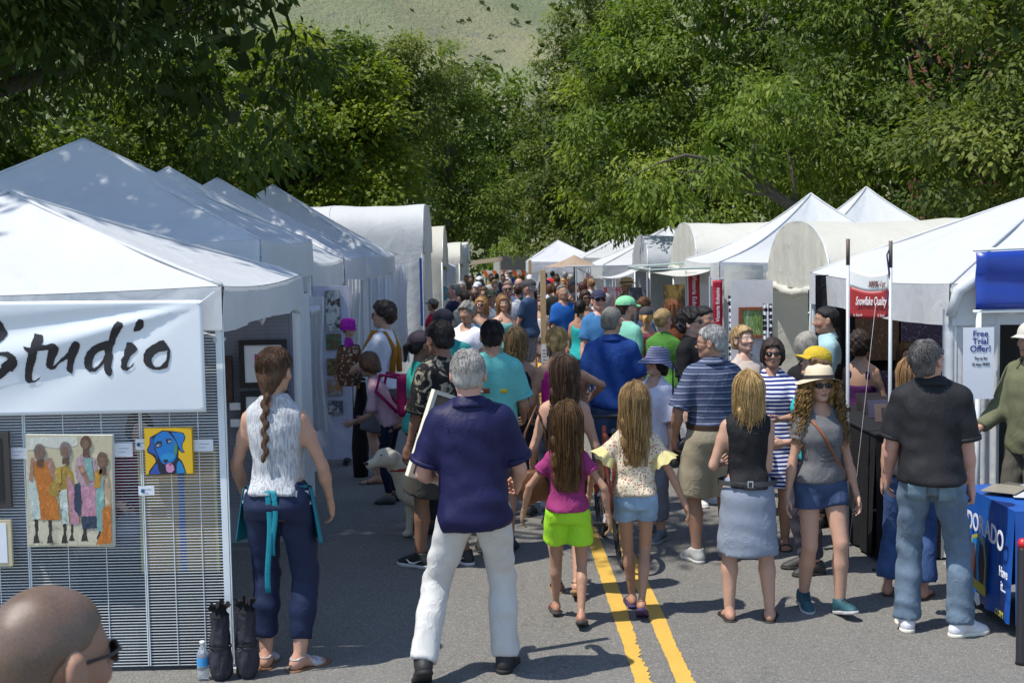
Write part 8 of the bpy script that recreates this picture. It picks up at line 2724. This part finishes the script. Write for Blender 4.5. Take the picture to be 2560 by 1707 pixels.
# ---- middle distance and far crowd: label, x, y, height, heading, sex, skin, top colour, bottom colour, hair style, hair colour, extras
TEE, TNK, PLO = 'tee', 'tank', 'polo'
CROWD = [
    ('boy with dark hair and a pale grey tee behind the royal blue polo', 1.44, 15.9, 1.56, 20, 'c', 'tan', TEE, (0.42, 0.44, 0.50), (0.05, 0.06, 0.08), 'short', BLK, {}),
    ('man in a navy cap and sky blue tee facing the camera', 1.32, 15.3, 1.80, 170, 'm', 'pink', TEE, (0.05, 0.17, 0.36), (0.1, 0.1, 0.12), 'short', BRN, dict(hat=('cap', cloth((0.035, 0.035, 0.07))), glasses='sun')),
    ('woman in a turquoise tank top with dark hair beside the blue tee man', 1.25, 17.5, 1.62, 30, 'f', 'tan', TNK, (0.02, 0.34, 0.34), (0.03, 0.05, 0.09), 'pony', BLK, dict(hairL=0.15)),
    ('tanned bare shouldered woman in sunglasses beyond the turquoise tank top', 1.55, 20.6, 1.68, 175, 'f', 'tan', TNK, (0.12, 0.05, 0.03), (0.08, 0.07, 0.06), 'long', DBR, dict(hairL=0.2, glasses='sun')),
    ('man in a straw hat and khaki shirt standing by the right hand booths', 2.60, 24.2, 1.80, 240, 'm', 'tan', PLO, (0.30, 0.25, 0.15), (0.15, 0.13, 0.1), 'short', GRY, dict(hat=('panama', plain((0.55, 0.42, 0.24), 0.8), plain((0.05, 0.03, 0.02)), 0.16))),
    ('boy in a slate blue tee looking into the booths on the right', 2.20, 17.9, 1.62, 60, 'c', 'light', TEE, (0.06, 0.09, 0.17), (0.1, 0.1, 0.12), 'tousled', BRN, {}),
    ('woman with blonde hair, visor and a wine red backpack', 1.86, 15.1, 1.60, 15, 'f', 'tan', TNK, (0.50, 0.40, 0.38), (0.05, 0.05, 0.07), 'pony', BLD, dict(hairL=0.18, hat=('cap', cloth((0.05, 0.05, 0.055))))),
    ('woman with loose auburn hair before the dark painting booth', 2.20, 15.3, 1.66, 40, 'f', 'tan', TEE, (0.16, 0.05, 0.02), (0.05, 0.05, 0.06), 'wavy', (0.14, 0.055, 0.022), dict(hairL=0.18)),
    ('dark haired man in a striped blue shirt behind the young man in black', 2.08, 12.35, 1.73, 150, 'm', 'tan', 'stripe', (0.10, 0.28, 0.45), (0.05, 0.05, 0.06), 'short', BLK, {}),
    ('child in a red top and patterned cap at the left booths', -0.97, 21.6, 1.56, 300, 'c', 'light', TEE, (0.50, 0.02, 0.05), (0.05, 0.05, 0.08), 'short', BRN, dict(hat=('cap', cloth((0.12, 0.10, 0.08), 'print', (0.3, 0.28, 0.22), 30.0)))),
    ('grey haired man in a navy shirt in profile at the left booths', -0.60, 20.9, 1.82, 285, 'm', 'pink', TEE, (0.012, 0.016, 0.045), (0.1, 0.1, 0.1), 'short', (0.12, 0.11, 0.10), {}),
    ('grey haired bearded man behind the navy shirt at the left booths', -0.52, 24.5, 1.80, 190, 'm', 'tan', TEE, (0.10, 0.10, 0.10), (0.1, 0.1, 0.1), 'short', GRY, dict(beard=0.8, glasses='clear')),
    ('man with a pink neck and olive tee looking left', -0.40, 20.0, 1.72, 320, 'm', 'pink', TEE, (0.28, 0.28, 0.24), (0.1, 0.1, 0.1), 'short', DBR, {}),
    ('man in a camouflage cap between the two blonde women', 0.02, 20.2, 1.73, 180, 'm', 'tan', TEE, (0.40, 0.42, 0.42), (0.1, 0.1, 0.1), 'short', BRN, dict(hat=('cap', cloth((0.06, 0.07, 0.045), 'print', (0.16, 0.14, 0.09), 24.0)))),
    ('dark bearded man in black with bowed head', -0.24, 22.0, 1.74, 170, 'm', 'brown', TEE, (0.012, 0.012, 0.015), (0.03, 0.03, 0.03), 'buzz', BLK, dict(beard=0.8, glasses='sun')),
    ('blonde woman in sunglasses and a powder blue tank top', -0.12, 18.8, 1.64, 186, 'f', 'tan', TNK, (0.22, 0.40, 0.47), (0.10, 0.14, 0.2), 'wavy', (0.27, 0.15, 0.055), dict(hairL=0.20, glasses='sun')),
    ('woman with long light hair and a sea green tank top eating', 0.21, 18.6, 1.67, 178, 'f', 'light', TNK, (0.16, 0.40, 0.36), (0.05, 0.05, 0.07), 'long', (0.19, 0.10, 0.045), dict(hairL=0.24, pose=dict(rh=(0.10, 0.24, 1.36), rhk='grip', rpole=(1, -0.3, -0.6)))),
    ('tall balding man in a white polo and dark glasses walking towards us', 0.32, 21.3, 1.85, 184, 'm', 'pink', PLO, (0.66, 0.66, 0.70), (0.25, 0.22, 0.17), 'short', (0.14, 0.11, 0.08), dict(glasses='sun')),
    ('man in a grey cap, slate blue tee and plaid shorts', 0.64, 20.9, 1.86, 300, 'm', 'pink', TEE, (0.055, 0.095, 0.17), 'plaid', 'short', GRY, dict(hat=('cap', cloth((0.06, 0.058, 0.058))))),
    ('man in a bright blue tee with his hand at his mouth', 1.14, 19.6, 1.80, 150, 'm', 'tan', TEE, (0.012, 0.10, 0.36), (0.16, 0.14, 0.10), 'short', (0.13, 0.12, 0.10), dict(pose=dict(lh=(-0.05, 0.20, 1.50), lhk='grip', lpole=(-1, 0, -0.6)))),
    ('man in a white cap with a dark brim far down the left side', -0.27, 36.0, 1.76, 200, 'm', 'brown', TEE, (0.30, 0.36, 0.52), (0.1, 0.1, 0.1), 'short', BLK, dict(hat=('cap', cloth((0.66, 0.67, 0.70))))),
    ('person in a white lettered cap just in front of the other white cap', -0.27, 30.0, 1.70, 215, 'm', 'pink', TEE, (0.40, 0.38, 0.34), (0.1, 0.1, 0.1), 'short', BRN, dict(hat=('cap', cloth((0.62, 0.64, 0.70))))),
    ('man in a light grey tee far off beside the white caps', 0.08, 38.0, 1.76, 340, 'm', 'brown', TEE, (0.40, 0.40, 0.42), (0.1, 0.1, 0.1), 'short', DBR, {}),
    ('woman with fluffy fair hair far off in the left centre', 0.16, 34.5, 1.66, 190, 'f', 'pink', TEE, (0.05, 0.04, 0.05), (0.05, 0.05, 0.06), 'tousled', (0.30, 0.22, 0.12), {}),
    ('far man in a dark denim shirt before the barricade', 0.47, 42.0, 1.76, 190, 'm', 'tan', TEE, (0.03, 0.06, 0.11), (0.1, 0.1, 0.1), 'short', DBR, {}),
    ('balding man in a bright blue polo in profile behind the white polo', 0.69, 31.0, 1.76, 280, 'm', 'pink', PLO, (0.02, 0.06, 0.36), (0.2, 0.18, 0.15), 'fringe_ring', GRY, dict(glasses='sun')),
    ('far woman in a dusty pink top beside the second wooden post', 1.15, 47.0, 1.62, 190, 'f', 'tan', TEE, (0.36, 0.20, 0.20), (0.1, 0.1, 0.1), 'bob', DBR, {}),
    ('man in a white cap and royal blue tank top far off in the middle', 1.20, 37.5, 1.76, 185, 'm', 'tan', TNK, (0.03, 0.06, 0.32), (0.1, 0.1, 0.1), 'short', BRN, dict(hat=('cap', cloth((0.66, 0.67, 0.70))))),
    ('dark haired child beside the grey cap man', 0.80, 24.4, 1.62, 280, 'c', 'tan', TEE, (0.05, 0.05, 0.07), (0.1, 0.1, 0.1), 'bob', BLK, {}),
    ('white haired woman in dark glasses beside the tall wooden post', 0.98, 27.5, 1.62, 185, 'f', 'pink', TEE, (0.50, 0.42, 0.36), (0.1, 0.1, 0.1), 'bob', (0.42, 0.40, 0.36), dict(glasses='sun')),
    ('girl in a white tank top half behind the tall wooden post', 0.92, 22.9, 1.50, 200, 'c', 'light', TNK, (0.62, 0.60, 0.64), (0.2, 0.15, 0.15), 'bob', BRN, {}),
    ('far person in a plum shirt right of the wooden post', 1.98, 45.0, 1.76, 5, 'm', 'brown', TEE, (0.07, 0.04, 0.11), (0.05, 0.05, 0.05), 'short', BLK, {}),
    ('far man in a scarlet shirt under the tan umbrella', 2.35, 47.0, 1.80, 10, 'm', 'brown', TEE, (0.55, 0.02, 0.025), (0.05, 0.05, 0.05), 'short', BLK, {}),
    ('person with brown hair and a white shirt right of the wooden post', 1.42, 30.0, 1.62, 355, 'f', 'light', TEE, (0.55, 0.56, 0.58), (0.1, 0.1, 0.1), 'bob', BRN, {}),
    ('man in a white and blue baseball shirt with dark hair', 1.82, 34.0, 1.76, 5, 'm', 'tan', TEE, (0.18, 0.22, 0.34), (0.1, 0.1, 0.1), 'short', DBR, {}),
    ('far person in an orange shirt with grey hair', 2.62, 43.8, 1.80, 0, 'm', 'tan', TEE, (0.62, 0.16, 0.02), (0.1, 0.1, 0.1), 'short', GRY, {}),
    ('man in a dark cap behind the bright blue tee', 1.70, 26.4, 1.76, 250, 'm', 'brown', TEE, (0.02, 0.022, 0.035), (0.05, 0.05, 0.05), 'short', BLK, dict(hat=('cap', cloth((0.02, 0.022, 0.035))))),
    ('woman with dark maroon hair and a tan shoulder at the right of the far crowd', 2.02, 28.0, 1.68, 300, 'f', 'tan', TNK, (0.08, 0.02, 0.03), (0.05, 0.05, 0.05), 'bob', (0.05, 0.015, 0.013), {}),
    ('man with brown hair in a white tee beside the umbrella pole', 2.50, 32.3, 1.72, 20, 'm', 'light', TEE, (0.55, 0.55, 0.57), (0.1, 0.1, 0.1), 'tousled', BRN, {}),
    ('far person in grey at the mouth of the brown awning', -0.72, 41.0, 1.76, 200, 'm', 'brown', TEE, (0.12, 0.13, 0.15), (0.1, 0.1, 0.1), 'short', DBR, {}),
    ('far person in a cap and teal jacket near the awning', -0.35, 45.5, 1.76, 190, 'm', 'tan', TEE, (0.04, 0.10, 0.12), (0.1, 0.1, 0.1), 'short', DBR, dict(hat=('cap', cloth((0.05, 0.09, 0.12))))),
    ('far person in a mustard top beside the awning', 0.10, 49.0, 1.72, 10, 'f', 'tan', TEE, (0.30, 0.18, 0.03), (0.1, 0.1, 0.1), 'bob', DBR, {}),
    ('far man in a pale shirt in front of the message board', 0.72, 52.5, 1.76, 185, 'm', 'tan', TEE, (0.42, 0.42, 0.44), (0.1, 0.1, 0.1), 'short', GRY, {}),
    ('far woman in a coral dress under the white end tent', 2.60, 48.8, 1.66, 185, 'f', 'tan', TEE, (0.50, 0.12, 0.09), (0.3, 0.1, 0.08), 'bob', DBR, {}),
    ('man with a brown topknot near the silver tent', 2.35, 29.5, 1.74, 330, 'm', 'tan', TEE, (0.48, 0.48, 0.50), (0.1, 0.1, 0.1), 'bun', LBR, {}),
    ('grey haired person in a striped smock behind the mint cap', 1.80, 19.6, 1.64, 20, 'f', 'tan', 'stripe', (0.30, 0.30, 0.28), (0.1, 0.1, 0.1), 'bob', GRY, {}),
    ('far woman in lavender among the crowd left of centre', -0.55, 34.0, 1.64, 350, 'f', 'light', TEE, (0.28, 0.24, 0.40), (0.1, 0.1, 0.1), 'bob', BRN, {}),
    ('man in a burgundy tee among the crowd in the centre', 0.42, 27.5, 1.74, 10, 'm', 'tan', TEE, (0.16, 0.02, 0.03), (0.1, 0.1, 0.1), 'short', BLK, {}),
    ('man in a forest green tee just left of the tall wooden post', 0.55, 24.0, 1.74, 10, 'm', 'light', TEE, (0.03, 0.10, 0.04), (0.1, 0.1, 0.1), 'short', DBR, {}),
    ('woman in a lemon yellow top among the far crowd left of centre', -0.10, 27.0, 1.64, 185, 'f', 'light', TEE, (0.55, 0.48, 0.10), (0.1, 0.1, 0.12), 'long', BRN, dict(hairL=0.2)),
    ('man in a black tee with a shaven head right of the wooden post', 1.30, 24.5, 1.76, 5, 'm', 'brown', TEE, (0.015, 0.015, 0.017), (0.1, 0.1, 0.1), 'buzz', BLK, {}),
    ('woman in a peach blouse far right of the wooden post', 1.62, 31.5, 1.64, 190, 'f', 'tan', TEE, (0.52, 0.28, 0.20), (0.1, 0.1, 0.12), 'bob', BRN, {}),
    ('tall man in a pale green shirt in the far centre', 0.88, 34.5, 1.86, 0, 'm', 'light', TEE, (0.30, 0.40, 0.28), (0.1, 0.1, 0.1), 'short', BRN, {}),
    ('woman in a dark red dress in the far left centre', -0.30, 39.0, 1.66, 10, 'f', 'tan', TEE, (0.22, 0.015, 0.02), (0.2, 0.02, 0.02), 'pony', DBR, dict(hairL=0.15)),
    ('man in a grey hoodie in front of the brown awning', -0.50, 37.5, 1.78, 190, 'm', 'brown', 'long', (0.16, 0.16, 0.17), (0.05, 0.05, 0.07), 'short', BLK, {}),
    ('person in a cobalt jacket near the striped barricade', 0.95, 55.0, 1.72, 185, 'm', 'tan', TEE, (0.02, 0.07, 0.30), (0.1, 0.1, 0.1), 'short', BLK, {}),
    ('person in a cream top near the striped barricade', 0.35, 54.0, 1.66, 5, 'f', 'light', TEE, (0.56, 0.52, 0.42), (0.1, 0.1, 0.1), 'bob', DBR, {}),
    ('man in a rust coloured shirt beneath the tan umbrella', 2.45, 38.5, 1.76, 340, 'm', 'tan', TEE, (0.26, 0.08, 0.03), (0.1, 0.1, 0.1), 'short', GRY, {}),
    ('woman in an aqua top beneath the tan umbrella', 2.15, 37.0, 1.64, 185, 'f', 'light', TEE, (0.16, 0.42, 0.44), (0.1, 0.1, 0.1), 'bob', BLD, {}),
    ('boy in a white tee before the booth under the branch', 2.20, 26.2, 1.48, 60, 'c', 'light', TEE, (0.60, 0.60, 0.61), (0.1, 0.1, 0.12), 'short', BRN, {}),
    ('woman in a white sun hat far off in the centre', 0.62, 46.0, 1.66, 185, 'f', 'light', TEE, (0.20, 0.30, 0.42), (0.1, 0.1, 0.1), 'bob', BRN, dict(hat=('sunhat', cloth((0.60, 0.58, 0.52)), None, 0.18))),
]
for i, (lab, x, y, H, face, sex, skin, kind, tc, bc_, hs, hcol, ex) in enumerate(CROWD):
    ex = dict(ex)
    det = 1 if y < 19 else 0
    rr = random.Random(i * 3 + 1)
    if kind == 'stripe':
        tm = dict(kind='tee', mat=cloth(tc, 'stripes', (0.55, 0.56, 0.58), 26.0), hem=0.88)
    else:
        tm = dict(kind=kind, mat=cloth(tc), hem=0.88, collar=(kind == PLO), loose=0.7 if sex == 'm' else 0.2, sleeve=0.75 if sex == 'm' else 0.5)
    if bc_ == 'plaid':
        bt_ = dict(mat=cloth((0.05, 0.05, 0.08), 'vstripes', (0.42, 0.42, 0.46), 60.0), end=0.95, flare=0.05, ease=0.028)
    else:
        bt_ = dict(mat=cloth(bc_), end=rr.choice((0.9, 1.98)) if sex != 'f' else rr.choice((0.45, 1.9)), flare=0.03)
    pose = dict(lf=(-0.10, rr.uniform(-0.1, 0.15), 6, 0), rf=(0.10, rr.uniform(-0.15, 0.1), 6, 0), head=(rr.uniform(-15, 15), rr.uniform(-12, 4), 0), lh=(-0.25, rr.uniform(0, 0.2), 0.83), rh=(0.25, rr.uniform(0, 0.2), 0.83))
    pose.update(ex.pop('pose', {}))
    person(lab, (x, y), H, face, sex, skin, rr.uniform(0.92, 1.04), det, pose, tm, bt_, ('boot', rr.choice(((0.4, 0.4, 0.4), (0.05, 0.05, 0.05), (0.12, 0.08, 0.05)))), hs, hcol, **ex)
backpack('wine red backpack on the blonde woman with the visor', (1.84, 14.88, 0.92), math.radians(-15), (0.10, 0.012, 0.025), 0.40, 0.26, 0.12)

# ---- the pale dog beside the patterned shirt
dg = thing('dog', 'big cream coloured dog standing beside the man in the patterned shirt', 'dog', (-0.46, 10.40, 0), math.radians(128))
dg.scale = (0.92, 0.92, 0.92)


def dogf(p):
    q = p.copy()
    q[:, 0] = np.abs(q[:, 0])
    d = rcone(p, (0, 0.24, 0.50), (0, -0.22, 0.52), 0.150, 0.115)
    d = smin(d, ell(p, (0, 0.26, 0.46), (0.135, 0.15, 0.165)), 0.05)
    d = smin(d, rcone(p, (0, 0.34, 0.58), (0, 0.46, 0.72), 0.105, 0.082), 0.06)
    d = smin(d, ell(p, (0, 0.53, 0.755), (0.082, 0.105, 0.085)), 0.03)
    d = smin(d, rcone(p, (0, 0.58, 0.735), (0, 0.70, 0.71), 0.052, 0.040), 0.03)
    d = smin(d, ell(q, (0.082, 0.50, 0.745), (0.020, 0.045, 0.065)), 0.012)
    d = smin(d, rcone(q, (0.085, 0.26, 0.42), (0.085, 0.23, 0.24), 0.062, 0.040), 0.04)
    d = smin(d, rcone(q, (0.085, 0.23, 0.24), (0.085, 0.245, 0.05), 0.040, 0.032), 0.02)
    d = smin(d, ell(q, (0.085, 0.27, 0.030), (0.040, 0.055, 0.030)), 0.02)
    d = smin(d, rcone(q, (0.080, -0.20, 0.46), (0.088, -0.14, 0.30), 0.090, 0.052), 0.05)
    d = smin(d, rcone(q, (0.088, -0.14, 0.30), (0.088, -0.28, 0.19), 0.050, 0.033), 0.02)
    d = smin(d, rcone(q, (0.088, -0.28, 0.19), (0.088, -0.26, 0.05), 0.033, 0.028), 0.015)
    d = smin(d, ell(q, (0.088, -0.22, 0.030), (0.038, 0.055, 0.030)), 0.02)
    d = smin(d, rcone(p, (0, -0.32, 0.55), (0, -0.46, 0.44), 0.040, 0.034), 0.04)
    d = smin(d, rcone(p, (0, -0.46, 0.44), (0, -0.54, 0.30), 0.034, 0.020), 0.02)
    return d + 0.004 * wav(p, (50, 30, 40), 0.5, 1.2)


vv, ff = polygonise(dogf, (-0.18, -0.60, 0.0), (0.18, 0.78, 0.88), 0.015)
obj('body', mesh_np('body', vv, ff), plain((0.52, 0.47, 0.37), 0.9, 0.14, scale=40, bump=0.8), dg)
MB().lathe([(0.024, -0.01), (0.026, 0.005), (0.012, 0.014)], 12, (0, 0.735, 0.725)).build('nose', BLACK, dg, True)
for s_ in (-1, 1):
    MB().lathe([(0.001, -0.011), (0.010, -0.005), (0.011, 0.004), (0.001, 0.011)], 10, (s_ * 0.042, 0.605, 0.785)).build('eye', BLACK, dg, True)
MB().lathe([(0.098, -0.012), (0.103, 0.0), (0.098, 0.012)], 20, (0, 0.40, 0.64), cap=False).build('collar', plain((0.25, 0.02, 0.02), 0.6), dg, True)
